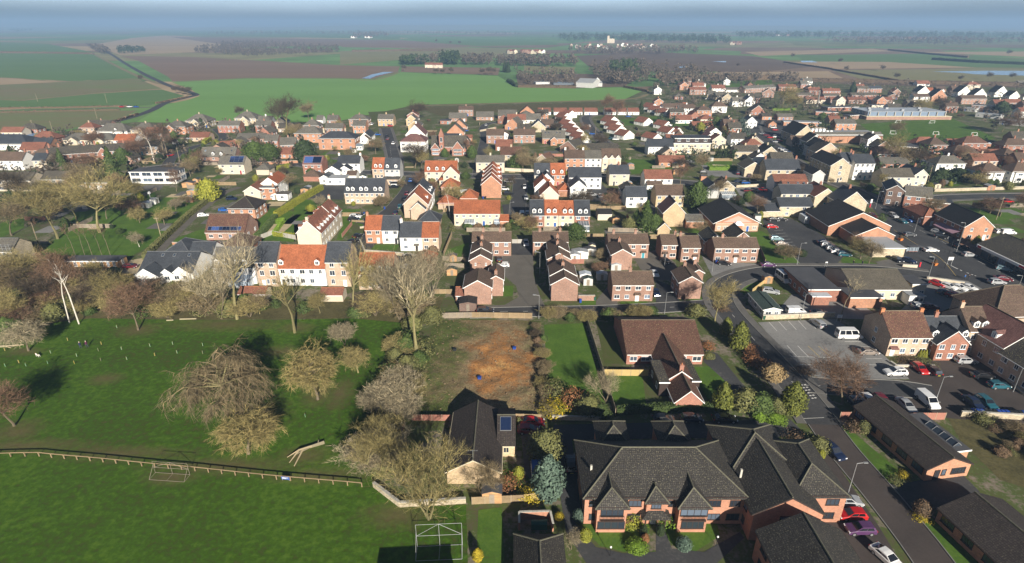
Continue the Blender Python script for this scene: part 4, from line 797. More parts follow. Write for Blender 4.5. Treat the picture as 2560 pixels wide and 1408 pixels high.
T = dict(wall='white',roof='terra',p=32,e=2.7,kind='bungalow')
for x0,x1 in ((1345,1377),(1385,1417),(1424,1456),(1462,1494),(1512,1540),(1545,1566),(1571,1598)): house((x0,279.5),(x1,279),8,t='g',nf=4,where='in the row facing the allotments',**T)
for cx_,cy_ in ((1466,353),(1458,342),(1447,331),(1437,321),(1427,311),(1418,302),(1418,293),(1430,287)): house((cx_ - 16,cy_),(cx_ + 16,cy_),9,t='f',nf=0,nl=2,nr=1,where='in the stepped row beside the curving road',rot=33,**T)
for cx_,cy_ in ((1535,303),(1545,315),(1553,325),(1573,338)): house((cx_ - 18,cy_),(cx_ + 18,cy_),9,t='f',nf=0,nl=2,nr=1,where='in the four stepped ends right of the curving road',rot=33,**T)
for x0,x1,y in ((1605,1637,305),(1655,1685,313),(1622,1650,268),(1637,1664,275),(1655,1685,282),(1627,1660,345),(1665,1700,330),(1688,1712,332)): house((x0,y),(x1,y),10,t='f',nf=0,nl=2,nr=1,where='scattered on the far side of the estate green',rot=33,**T)
house((1660,270),(1712,268),9,4.6,'g','white','brown',32,nf=5,where='on the far side of the estate green')
# ---------------------------------------------------------------- right background
AREA[0] = 'beyond the high street'
r = house((1622,367),(1684,366),9,5,'g','white','slate',38,nf=7,label='white hotel wing with slate roof and a row of small windows',wh=1.0,ww=.8,door=False)
r = house((1686,360),(1776,358),12,6,'flat','cream','flatdark',nf=6,label='cream hotel block with dark mansard attic and boxy grey dormers',ww=1.3)
blk(r,.6,.8,r['w'] - 1.2,10,8.6,'flat','darktrim','slate',st=1,nf=4,z0=6.2,door=False,far=True,ww=1.8,wh=1.5)
for a in [((1700,271),(1738,271),8,5,'g','white','brown',34,'h'),((1743,277),(1781,277),9,5,'h','orangebrick','brown',34,'h'),((1690,300),(1730,299),8,2.8,'g','white','terra',36,'b'),((1752,298),(1786,298),9,2.8,'h','cream','terra',30,'b'),((1757,348),(1796,348),9,3,'f','white','purl',36,'b'),((1772,332),(1804,332),9,3,'f','white','purl',36,'b'),((1690,325),(1705,325),8,2.8,'f','white','terra',36,'b'),((1832,253),(1858,253),8,5,'g','white','grey',38,'h'),((1862,253),(1888,253),10,4.6,'f','white','slate',42,'h'),((1805,245),(1832,246),10,4.6,'f','stone','dark',42,'h'),((1768,236),(1786,237),8,5,'g','stone','grey',40,'h'),((1790,240),(1810,240),8,5,'g','stone','grey',40,'h'),
 ((1780,221),(1814,221),9,5,'g','white','terra',35,'h'),((1725,225),(1766,225),8,5,'g','pink','terra',32,'h'),((1700,214),(1722,214),10,5,'f','orangebrick','terra',36,'h'),((1906,232),(1936,233),9,4.6,'f','pink','terra',36,'h'),((1816,225),(1860,224),9,2.8,'g','white','grey',25,'b'),((1862,222),(1940,218),9,4.6,'g','pink','grey',28,'h'),((1950,218),(1990,217),9,4.6,'g','orangebrick','terra',28,'h'),((1876,279),(1913,279),9,3,'f','red','dark',38,'b'),((1864,305),(1893,305),9,4.6,'f','white','slate',40,'h'),((1906,291),(1930,291),8,2.8,'g','orangebrick','dark',25,'b'),((1945,292),(1984,292),8,2.8,'g','pink','grey',25,'b'),((1922,310),(1942,310),7,2.8,'f','orangebrick','brown',35,'b'),
 ((1829,347),(1868,347),8,4.6,'g','white','dark',36,'h'),((1866,356),(1910,358),10,4.4,'f','stone','brown',36,'h'),((1838,379),(1898,379),8,4,'g','stone','dark',34,'h'),((1908,381),(1944,381),10,4.6,'f','stone','darkroof',38,'h'),((1882,396),(1918,396),7,3.4,'f','white','dark',34,'h'),((2023,227),(2053,227),8,4.6,'g','red','terra',30,'h'),((2058,228),(2102,228),8,4.6,'g','red','terra',30,'h'),((2144,222),(2175,222),8,4.6,'g','pink','olive',30,'h'),((2176,222),(2206,221),8,4.6,'g','red','slate',30,'h'),((2017,250),(2064,250),8,3.4,'g','cream','terra',30,'b'),((2077,250),(2116,250),8,3.4,'g','pink','terra',30,'b'),((2122,251),(2168,251),8,3.4,'g','pink','terra',30,'b'),((2175,251),(2230,250),8,3.4,'g','pink','terra',30,'b'),((2130,238),(2196,238),9,3,'g','red','olive',24,'b'),((2222,240),(2246,241),9,3,'f','pink','dark',28,'b'),((1995,238),(2030,238),8,3,'g','red','olive',26,'b'),((2060,240),(2100,240),8,3,'g','red','olive',26,'b')]:
 house(a[0],a[1],a[2],a[3],a[4],a[5],a[6],a[7],kind='house' if a[8] == 'h' else 'bungalow',where='beyond the supermarket' if a[0][0] > 1900 else 'around the big blue cedar' if a[0][1] > 260 else 'by the far sports ground',pots=0,ch=(.5,) if a[8] == 'h' else ())
for x0,x1,y,dd in ((2295,2325,230,10),(2330,2368,242,10),(2396,2428,231,10),(2434,2468,238,9),(2488,2520,231,10),(2525,2550,240,9),(2352,2362,228,8)): house((x0,y),(x1,y),dd,4.6,'f','white' if x0 != 2330 else 'orangebrick','darkroof',42,nf=0,nl=2,nr=0,where='with dark roofs along the far edge of the village')
for a in [((2320,227),(2336,227),8,5,'g','orangebrick','orange'),((2405,247),(2468,247),8,5,'g','pink','brown'),((2518,257),(2556,257),8,5,'g','pink','terra'),((2560,262),(2600,262),8,5,'g','pink','brown')]: house(a[0],a[1],a[2],a[3],a[4],a[5],a[6],34,where='behind the school field')
for a in [((2180,264),(2218,264),8,3.4,'cream','flatdark',4),((2070,270),(2147,268),10,3.2,'red','flatdark',5),((2410,269),(2440,272),9,3,'greyren','flatgrey',3),((2430,263),(2498,268),12,5,'pink','flatdark',5),((2440,283),(2502,289),8,3,'greyren','flatgrey',4),((2500,300),(2600,310),9,3,'greyren','flatgrey',5),((2040,280),(2100,282),10,3,'red','flatdark',3),((2125,290),(2148,288),6,3.2,'pink','flatdark',0),((1960,305),(2053,308),9,3,'orangebrick','flatgrey',5)]:
 house(a[0],a[1],a[2],a[3],'flat',a[4],a[5],nf=a[6],kind='school block',where='behind the school field',level=False)
q = gp(2042,268); b = MB(); b.bar((0,0,0),(0,0,13),.9,.65,8); o = b.build('chimney_stack','darkbrick'); o.location = (q.x,q.y,0); tag(o,'tall tapering dark brick chimney stack behind the supermarket','chimney')
r = house((2171,293),(2375,291),20,2.4,'flat','pink','creamtrim',nf=0,st=1,label='long low school with pale metal roof, white piers and brick plinth',name='school',cat='school',door=False)
blk(r,2,3,r['w'] - 5,24,5.6,'flat','glass','metalroof',st=1,nf=0,door=False,z0=2.6,gut=False)
for i in range(10): b = MB(); x = 3 + (r['w'] - 7) * i / 9; b.box(x,2.2,2.6,x + .5,2.9,5.6); b.build('pier','cream',r)
for i in range(6): b = MB(); x = 5 + (r['w'] - 12) * (i * .37 % 1); b.box(x,8 + 11 * (i % 2) ,5.8,x + 2,10 + 11 * (i % 2),6.9); b.build('roof_vent','flatgrey',r)
r = house((2026,339),(2203,337),17,5,'flat','orangebrick','flatgrey',nf=0,label='brick supermarket with long grey roof, brick piers and white plant',name='supermarket',cat='supermarket',door=False,st=1)
blk(r,-9,-1,12,20,5.2,'f','stone','darkroof',44,2,nf=2,door=False,far=True); w_ = r['w']
b = MB(); b.prism([(-.6,4.6),(3,6.6),(3,5.3),(-.6,4.4)],'x',3,w_ + .3); b.build('roof_skirt','grey',r,uv=True)
for i in range(9): b = MB(); x = 4 + (w_ - 4) * i / 8; b.box(x - .25,-.18,0,x + .25,0,4.4); b.build('pier','orangebrick',r,uv=True)
for i in range(6): b = MB(); x = 6 + i * 2.4; b.box(x,10,5.2,x + 1.4,12,7.2 if i < 4 else 6); b.build('roof_plant','upvc',r)
AREA[0] = 'on the old high street'
for a in [((2040,380),(2102,380),10,6,'f','buff','dark',36,2,'brick gable over the bottom of the street'),((2030,368),(2075,368),9,6,'f','greyren','darkroof',40,0,'dark gable row beside the supermarket'),((2018,354),(2060,354),9,6,'f','greyren','darkroof',40,0,'dark gable row beside the supermarket'),((1916,424),(2002,424),10,5.6,'g','stone','slate',38,4,'wide stone front with tall windows'),((1862,420),(1908,421),10,4.4,'f','stone','olive',34,0,'stone barn beside the sloping car park'),((1930,404),(1986,404),9,5,'g','stone','dark',40,0,'dark roof behind the wide stone front'),((2138,408),(2190,409),10,8,'g','white','slate',34,4,'three storeys with blue doors'),((2108,404),(2138,404),10,8,'g','white','slate',34,1,'narrow and tall beside the blue-door house'),((2210,443),(2286,443),9,5,'g','cream','olive',34,3,'long cream front with scaffold'),((2286.5,437),(2322,438),12,5.4,'f','cream','slate',40,2,'tall cream gable beside the road'),
 ((1937,455),(2020,455),8,4.6,'g','white','terra',32,0,'terracotta roofs behind the stone yard'),((1960,470),(2021,470),7,4,'g','stone','terra',34,0,'terracotta with skylights behind the stone yard'),((1955,485),(2036,483),8,4.6,'g','cream','slate',34,5,'cream front with small windows over the yard'),((1951,517),(2032,515),8,4.2,'g','stone','slate',30,2,'blind stone wall beside the shops car park'),((1915,527),(1950,527),7,2.6,'g','stone','slate',28,0,'low stone lean beside the shops car park'),((2040,492),(2090,490),12,4.6,'f','stone','terra',36,1,'dark red roof among the chimney stacks'),((2102,507),(2168,507),10,5,'f','stone','slate',40,0,'big blank stone gable on the street'),((2237,366),(2306,370),12,3.4,'flat','buff','flatdark',30,3,'flat dark roof below the school field'),((2247,392),(2335,396),6,2.6,'flat','creamtrim','flatdark',30,6,'low white-fronted block below the school field'),((2300,405),(2323,408),6,3,'flat','cream','flatgrey',30,1,'small flat annex behind the cream front')]:
 house(a[0],a[1],a[2],a[3],a[4],a[5],a[6],a[7],st=3 if a[3] == 8 else None,nf=a[8],where=a[9],ch=(.05,.95) if a[3] > 5 and a[4] == 'g' else ((.5,) if a[3] > 4.5 and a[4] == 'f' else ()),chm='red',level=a[4] != 'flat',sky=((.2,.5),(.6,.5),(.85,.5)) if a[0][0] == 1960 else (),wh=1.4)
r = house((2078,414),(2128,414),20,8,'f','stone','darkroof',36,st=3,nf=1,nl=6,nr=0,label='tall pale stone merchant building with black roof and long dark side',where='',wh=1.6)
house((2033,436),(2062,436),9,7,'f','greyren','darkroof',36,st=2,nf=0,nl=3,where='dark front beside the tall merchant building')
house((1768,470),(1800,470),10,4.6,'f','greyren','slate',36,nf=0,nl=3,where='grey cottage beside the old car park'); r = house((1795,468),(1838,469),8,4.6,'f','stone','brown',38,nf=1,nl=2,where='cottage with a white conservatory beside the old car park',ch=(.3,),chm='red'); conservatory(r,1,-.05,6,3)
r = house((1789,556),(1898,557),19,3.4,'f','orangebrick','darkroof',26,st=1,nf=6,nl=0,nr=0,label='striped brick health centre with broad dark roof and pink gable panels',name='health_centre',cat='clinic',oh=.9)
w_ = r['w']
for i in range(6): b = MB(); z = .35 + i * .5; b.box(.05,-.06,z,w_ - .05,-.002,z + .2); b.build('stone_band','cream',r,uv=True)
b = MB(); hh = w_ / 2 * math.tan(R(26)); b.prism([(w_ * .16,3.5),(w_ * .84,3.5),(w_ / 2,3.4 + hh * .66)],'y',-.07,-.004); mat('pinkpanel',(0.62,0.33,0.27),.8,.06); b.build('gable_panel','pinkpanel',r)
blk(r,w_ * .42,-1.6,w_ * .17,1.6,3.0,'h','orangebrick','consglass',40,1,nf=0,nl=0,nr=0,door=False,gut=False); wing(r,(1716,553),(1760,553),7,2.8,'g','orangebrick','grey',22,nf=0)
r = house((2068,563),(2232,568),17,3.6,'f','orangebrick','darkroof',24,st=1,nf=0,nl=0,nr=0,label='large brick shop hall with black roof, left of its twin',kind='shop',level=True,oh=.15)
house((2137,588),(2239,590),14,3.6,'f','orangebrick','darkroof',24,st=1,nf=0,nl=0,nr=0,label='brick shop hall with black roof and orange gable over the bus stop',kind='shop',oh=.15)
house((2186,622),(2263,621),12,3.0,'flat','stone','flatgrey',nf=0,label='flat-roofed stone and blue panel block beside the bus shelter',kind='shop',nl=0,nr=0)
for i in range(3): q = gp(2197 + i * 26,660); b = MB(); b.box(-1.1,0,.3,1.1,.12,2.7)
r = house((2411,566),(2487.6,568),15,5,'f','orangebrick','darkroof',38,nf=2,nl=4,nr=0,label='brick shop with black roof, white gable boards and a striped awning',kind='shop')
mat('awning',(0.36,0.22,0.27),.7,.1); b = MB(); b.add([(-.05,1,3.0),(-.05,11,3.0),(-2.8,11,2.2),(-2.8,1,2.2),(-2.8,1,1.9),(-2.8,11,1.9)],[(0,1,2,3),(3,2,5,4)]); b.build('awning','awning',r)
r = house((2314,544),(2353,542),12,3.6,'h','red','terra',34,nf=1,nl=3,nr=0,label='red brick building with hipped terracotta roof beside the high street'); wing(r,(2300,560),(2325,560),10,2.6,'flat','darkbrick','dark',nf=0) if False else None
r = house((2218,474),(2262,478),13,6.6,'f','darkbrick','slate',34,nf=2,nl=3,nr=0,label='dark brick public house with slate roof and white sash windows',name='public_house',cat='public house',wh=1.7); wing(r,(2263,488),(2326,487),9,5.2,'g','red','grey',32,nf=3); wing(r,(2318,505),(2380,505),7,3,'flat','red','slate',nf=3); wing(r,(2282,517),(2312,517),3,2.6,'flat','red','purl',nf=0)
# corner store runs out of the frame
X0 = 149.6; r = thing('shop','long dark-roofed corner store with a white and red fascia sign','shop',(X0,128,0),0,AREA[0]); blk(r,0,0,15,47,3.6,'f','darkbrick','dark',24,1,nf=0,nl=0,nr=0,door=False,oh=.3)
b = MB(); b.box(-.75,14,2.7,-.42,46.5,3.55); b.build('fascia_sign','upvc',r)
mat('signred',(0.55,0.03,0.05),.5,.05); mat('signblue',(0.05,0.10,0.30),.5,.05)
for y0,y1 in ((24,29.5),(44.5,46)): b = MB(); b.box(-.80,y0,2.78,-.755,y1,3.48); b.build('sign_panel','signred',r)
for i in range(9): put_window(r,(-.01,16 + i * 3.4,.35),-math.pi/2,2.9,2.1,3,1,'darktrim')
# semis on the right edge
AREA[0] = 'on the hill road at the right'
for a in [((2323,364),(2370,364),10,'red','brown','below the school field'),((2409,360),(2470,359),9,'red','hallroof','below the school field'),((2382,384),(2450,384),9,'red','brown','with a white conservatory'),((2508,391),(2550,391),10,'red','brown','below the school field'),((2512,366),(2580,365),9,'red','brown','below the school field'),((2454,431),(2512,431),9,'white','brown','with paired white bays above a garden wall'),((2532,430),(2600,430),9,'white','brown','with paired white bays above a garden wall')]:
 r = house(a[0],a[1],a[2],5,'h',a[3],a[4],36,nf=4,where=a[5],ch=(.5,),chm='red',pots=2)
 if a[0][0] == 2382: conservatory(r,8,-.05,5,3)
 if a[3] == 'white':
  w_ = r['w']
  for q in (.1,.55): blk(r,w_ * q,-.7,w_ * .35,.7,4.9,'flat','white','brown',30,2,nf=1,nl=0,nr=0,door=False,ww=2.2,far=True,gut=False)
# ---------------------------------------------------------------- buildings around the cleared plot
AREA[0] = ''
r = house((1117,1180),(1249,1179),15.7,2.6,'f','yellowbrick','bungtile',29,nf=0,nl=0,nr=2,kind='bungalow',label='yellow brick bungalow with dark brown roof below the cleared plot',door=False,trim='creamtrim')
wing(r,(1244,1112),(1287,1112),10,2.6,'g','yellowbrick','bungtile',25,nf=1,sol=(.15,.8,.45,.92,1,1),oh=.3,trim='creamtrim')
q = MB(); q.bar((4.2,.4,4.9),(4.2,.4,6.6),.03,n=5); q.bar((3.4,.4,6.5),(5.0,.4,6.5),.02,n=4)
for i in range(5): q.bar((3.5 + i * .35,.15,6.5),(3.5 + i * .35,.65,6.5),.012,n=4)
q.build('aerial','steel',r)
r = house((1567.6,884),(1758.5,884),17,2.8,'g','hall','hallroof',23,nf=6,kind='house',label='wide red brick house with red-brown roof and forward wing beside the plot lawn',nl=0,nr=0,ww=1.6)
wing(r,(1661,954),(1741,954),15,2.8,'f','hall','hallroof',37,nf=0,nl=2,nr=2,ch=(.03,),chm='hall',pots=1); wing(r,(1689.5,1004),(1757,1004),7,2.4,'f','hall','hallroof',43,nf=0,nl=1,nr=0)
wing(r,(1650,957),(1672,957),8,3.3,'flat','darktrim','dark',nf=0,nl=2); wing(r,(1732,954),(1750,954),8,3.3,'flat','darktrim','dark',nf=0,nr=1)
r = thing('pavilion','flat-roofed pavilion standing behind the tall sight-screen frame','pavilion',(-14,37,0),R(4)); blk(r,0,0,9.6,10,5.4,'flat','carehome','flatgrey',nf=3,nl=2,nr=2)
# care home
C = dict(wall='carehome',roof='caretile',trim='darktrim',door=False,ww=1.9,wh=1.15,nc=3)
r = house((1463,1243.8),(1866,1243.8),12.3,5.2,'h',p=31,nf=8,nl=2,nr=0,label='long orange brick care home with dark lichened roofs and timber bays',name='care_home',cat='care home',**C)
for A_,B_ in (((1494,1269),(1568,1269)),((1700,1268.5),(1773,1268.5))):
 wing(r,A_,B_,7.5,4.9,'h',p=42,nf=1,nl=0,nr=0,cut=.75,**{**C,'ww': 3.3,'nc': 4,'wh': 1.4})
 a = gp(A_[0],A_[1],4.9); X = a.x - r.location.x; Y = a.y - r.location.y; b = MB(); b.box(X + .5,Y - .45,2.55,X + 3.9,Y - .02,2.7)
 for i in range(18): b.box(X + .5 + i * .195,Y - .45,2.7,X + .54 + i * .195,Y - .41,3.5)
 b.box(X + .5,Y - .46,3.5,X + 3.9,Y - .40,3.57); b.build('balcony','darktrim',r)
wing(r,(1609,1250),(1648,1250),2.6,5.15,'h',p=40,nf=1,nl=0,nr=0,z0=3.2,**{**C,'ww': 1.7}) if False else None
a = gp(1628,1300); X = a.x - r.location.x; Y = a.y - r.location.y - 1.2; b = MB(); roof_hip(b,X - 1.7,Y - 1.0,3.4,3.4,2.7,30); b.build('porch_roof','caretile',r,uv=True)
for sx_ in (-1.5,1.4): b = MB(); b.box(X + sx_,Y - .8,0,X + sx_ + .18,Y - .62,2.65); b.build('porch_post','darktrim',r)
link('door',door_mesh('doorwhite','darktrim'),r,(X,-.02,.03)); blk(r,X - 1.4,-.7,2.8,3.5,5.0,'h','carehome','caretile',42,1,nf=1,nl=0,nr=0,door=False,trim='darktrim',z0=3.1,ww=1.8,wh=1.3,nc=3)
wing(r,(1885,1284),(2057,1284),12,5.2,'f',p=31,nf=1,nl=2,nr=1,**C); blk(r,33.6 - r.location.x,69.5 - r.location.y,10.2,11,5.2,'h','carehome','caretile',31,2,nf=0,nl=1,nr=1,door=False,trim='darktrim'); wing(r,(1985,1240.5),(2118,1240.5),12.3,5.2,'h',p=31,nf=2,nl=0,nr=3,**C)
for xx,yy,ww_,dd in ((33.4,38,11,20.2),): blk(r,xx - r.location.x,yy - r.location.y,ww_,dd,5.2,'f','carehome','caretile',29,2,nf=2,nl=4,nr=4,door=False,trim='darktrim',ww=1.9,nc=3)
for px_ in (1500,1655): wing(r,(px_,1115),(px_ + 74,1115),6,5.2,'h',p=38,nf=0,nl=0,nr=0,**{**C})
for px_,py_ in ((1763,1165),(1478,1170),(1853,1180)):
 a = gp(px_,py_,6.6); b = MB(); b.box(a.x - r.location.x - .15,a.y - r.location.y - .15,5.6,a.x - r.location.x + .15,a.y - r.location.y + .15,7.1); b.build('roof_vent','concrete',r)
r = thing('house','small dark hip-roofed lodge beside the care home path','house',(.6,47,0),0); blk(r,0,0,6.2,12.7,2.5,'h','carehome','caretile',36,1,nf=2,nl=2,nr=2,trim='darktrim')
r = thing('bungalow','dark-roofed brick bungalow with roof lantern beside the block-paved road','bungalow',(66.9,73,0),R(9)); blk(r,0,0,8,17,2.6,'f','orangebrick','bungtile',24,1,nf=2,nl=5,nr=0,trim='darktrim',ww=2.2,nc=4)
blk(r,8,3,2.6,10,2.5,'flat','orangebrick','flatdark',nf=0,nr=2,nl=0,door=False); b = MB(); b.prism([(8.4,2.74),(9.2,3.4),(10.0,2.74)],'y',4,10); b.build('roof_lantern','glass',r); b = MB()
for i in range(5): b.bar((8.4,4 + i * 1.5,2.76),(9.2,4 + i * 1.5,3.44),.05,n=4); b.bar((9.2,4 + i * 1.5,3.44),(10,4 + i * 1.5,2.76),.05,n=4)
b.build('lantern_frame','steel',r)
r = thing('bungalow','dark-roofed brick bungalow behind the grass verge and yellow daffodils','bungalow',(66.5,44,0),R(9)); blk(r,0,0,10.5,21,2.6,'f','orangebrick','bungtile',22,1,nf=2,nl=6,nr=0,trim='darktrim',ww=2.2,nc=4)
AREA[0] = 'around the parking court behind the care home'
house((2228,842),(2330,842),10.4,5,'g','buff','hallroof',35,nf=4,nl=1,ch=(.01,.99),chm='pot',chh=.7,pots=0,canopy='purl',label='buff brick pair of houses with red-brown roof and wheelie bins in front')
r = house((2331,849),(2424,849),9,4.4,'g','red','slate',37,nf=3,dorm=(.1,.9),ch=(.33,),pots=2,label='red brick houses with slate roof, white dormers and a front gable'); wing(r,(2346,859),(2424,859),4,4.4,'f','red','slate',42,nf=3)
house((2424.5,826),(2478,826),9,6.4,'g','buff','brown',38,st=2,nf=2,dorm=(.35,.75),ch=(.05,),label='three-storey buff brick house with brown roof in the court corner')
r = thing('house','dark-sided brick houses with plum roof closing the parking court','house',(104,97,0),R(5)); blk(r,0,8.5,11,12,6,'f','buff','purl',36,2,nf=0,nl=4,nr=0,dorm=(.3,.8),dside='L',door=False); blk(r,-.6,-6,11,14.5,5,'f','buff','dark',38,2,nf=0,nl=5,nr=0,door=False); blk(r,8,20,16,12,6.5,'h','buff','brown',40,2,nf=0,nl=0,nr=0,door=False)
AREA[0] = 'around the yard behind the car park'
house((2022,725),(2099,725),15,3.5,'flat','red','flatdark',nf=1,nl=5,nr=0,label='flat black-roofed brick hall beside the white minibus',kind='hall')
r = house((2135,723),(2278,723),15,3.2,'g','cream','olive',19,nf=5,label='wide low hall with weathered grey-brown roof and cream walls',kind='hall',nl=0,nr=0); wing(r,(2282,712),(2318,712),6,3.8,'flat','cream','flatdark',nf=2)
house((2127,745),(2208,745),6,3,'flat','orangebrick','flatdark',nf=0,kind='store',label='plain orange brick store with flat dark roof',nl=0,nr=0); house((2032,742),(2076,742),6,2.6,'flat','red','metalroof',nf=0,kind='shed',label='red-painted shed with pale metal roof in the yard',nl=0,nr=0); house((2275,741),(2312,741),5,2.6,'flat','white','flatgrey',nf=1,kind='annex',label='small white annex behind the cream-walled hall',nl=0,nr=0)
house((1911,775),(1953,774),10,2.6,'f','greyren','greenroof',15,nf=2,nl=3,nr=0,kind='cabin',label='grey cabin with green metal roof above the car park',door=False)
AREA[0] = ''
r = house((-90,626),(24,630),8,5,'g','stone','grey',34,nf=3,label='half-built stone house wrapped in scaffolding at the garden edge'); b = MB()
for i in range(9):
 x = 2 + i * 2.2
 if x > r['w'] + 1.5: break
 for yy in (-.6,-1.7): b.bar((x,yy,0),(x,yy,7.5),.04,n=5)
for z in (2,4,6,7.2): b.bar((1,-.6,z),(r['w'] + 1,-.6,z),.04,n=5); b.bar((1,-1.7,z),(r['w'] + 1,-1.7,z),.04,n=5)
for z in (2.0,4.0): b.box(1,-1.7,z + .05,r['w'] + 1,-.6,z + .1)
b.build('scaffold','steel',r)
# ---------------------------------------------------------------- trees and shrubs
for n_,c_,r_ in [('bark',(0.15,0.12,0.078),.2),('barkgreen',(0.20,0.175,0.08),.2),('barkwhite',(0.55,0.51,0.44),.1)]: mat(n_,c_,.95,.3,.6,r_)
def leafmat(name,c,var=.45):
 m,t,b = newmat(name); g = N(t,'ShaderNodeNewGeometry'); oi = N(t,'ShaderNodeObjectInfo')
 ri = g.outputs['Random Per Island']
 col = ramp(t,ri,[(0,sc_(c,1 - var)),(.6,c),(1,sc_((c[0] * 1.15,c[1] * 1.05,c[2]),1 + var))])
 col = mix(t,1,col,ramp(t,oi.outputs['Random'],[(0,.82),(1,1.18)]),'MULTIPLY')
 t.links.new(col,b.inputs['Base Color']); b.inputs['Roughness'].default_value = .7; b.inputs['Specular IOR Level'].default_value = .25
 MATS[name] = m
for n_,c_ in [('leaf',(0.055,0.085,0.022)),('leafdark',(0.028,0.045,0.016)),('leafgold',(0.19,0.20,0.025)),('leafyellow',(0.34,0.27,0.02)),('leafblue',(0.075,0.115,0.085)),('leafcedar',(0.06,0.085,0.07)),('leafolive',(0.11,0.115,0.04)),('leafivy',(0.05,0.08,0.018)),('leafbright',(0.12,0.20,0.02)),('leafrust',(0.22,0.105,0.045)),('leafbrown',(0.125,0.085,0.05)),('leafcone',(0.10,0.115,0.02)),('leafwood',(0.085,0.07,0.052)),('leaftan',(0.27,0.20,0.10))]: leafmat(n_,c_)
for n_,c_ in [('twig',(0.20,0.16,0.09)),('twigolive',(0.24,0.205,0.085)),('twigred',(0.155,0.098,0.062)),('twiggold',(0.27,0.225,0.09)),('twigpale',(0.27,0.235,0.15)),('twigdark',(0.075,0.058,0.038))]: leafmat(n_,c_,.6)
def ribbon_quad(b,p,q,w,rr):
 d = q - p; s = d.cross(Vector((rr.uniform(-1,1),rr.uniform(-1,1),rr.uniform(-1,1))))
 if s.length < 1e-6: return
 s = s.normalized() * w; b.add([tuple(p - s),tuple(p + s),tuple(q + s * .35),tuple(q - s * .35)],[(0,1,2,3)])
def bare_tree(seed,H=10.0,trunk=.3,spread=.75,limbs=9,subs=6,twigs=6,up=.35,droop=0.0,r0=.26,multi=1,wtw=.028,lean=0.0):
 """trunk and limbs in one mesh, fine branching in another"""
 rr = random.Random(seed); T = MB(); K = MB()
 def branch(p,d,L,r,lev):
  seg = 3; pts = [p]; dd = d.copy()
  for i in range(seg):
   dd = (dd + Vector((rr.uniform(-.22,.22),rr.uniform(-.22,.22),rr.uniform(-.12,.2) * (up + .3) - droop * .22 * lev))).normalized()
   p = p + dd * (L / seg); pts.append(p)
  for i in range(seg):
   a,c = r * (1 - .28 * i),r * (1 - .28 * (i + 1))
   if lev <= 1: T.bar(pts[i],pts[i + 1],max(a,.03),max(c,.025),5 if lev == 0 else 4,False)
   elif lev == 2: K.bar(pts[i],pts[i + 1],max(a,.022),max(c,.016),3,False)
   else: ribbon_quad(K,pts[i],pts[i + 1],max(r * (1 - .25 * i),wtw * .7),rr)
  if lev >= 3:
   for k in range(twigs):
    i = rr.randrange(1,seg + 1); b0 = pts[i] + (pts[i - 1] - pts[i]) * rr.random()
    v = (dd + Vector((rr.uniform(-1,1),rr.uniform(-1,1),rr.uniform(-.7,.9) - droop * 1.2))).normalized()
    ribbon_quad(K,b0,b0 + v * (L * rr.uniform(.35,.9)),wtw * rr.uniform(.5,.9),rr)
   return
  n = limbs if lev == 0 else subs
  for k in range(n):
   t = rr.uniform(.35 if lev else .45,1.0) if k else 1.0
   f = t * seg; i = min(int(f),seg - 1); b0 = pts[i] + (pts[i + 1] - pts[i]) * (f - i)
   az = 2 * math.pi * (k + rr.random() * .7) / n; side = Vector((math.cos(az),math.sin(az),0))
   if lev > 0: side = (side - dd * side.dot(dd)); side = side.normalized() if side.length > .01 else Vector((0,0,1))
   v = (dd * rr.uniform(.4,.9) * (1 - spread * .4) + side * spread * rr.uniform(.6,1.1) + Vector((0,0,up * .4 - droop * .35 * lev))).normalized()
   branch(b0,v,L * rr.uniform(.5,.75),r * rr.uniform(.4,.6),lev + 1)
 for m in range(multi):
  d0 = Vector((rr.uniform(-.1,.1) + lean,rr.uniform(-.1,.1),1)) if multi == 1 else Vector((math.cos(m * 6.28 / multi) * .45,math.sin(m * 6.28 / multi) * .45,1))
  st = Vector((0,0,-.15)); base = st + d0.normalized() * H * trunk
  T.bar(st,base,r0 * 1.25,r0,6,False)
  branch(base,d0.normalized(),H * (1 - trunk) * .62,r0,0)
 return (T.mesh('trunk','bark'),K.mesh('crown','twig'))
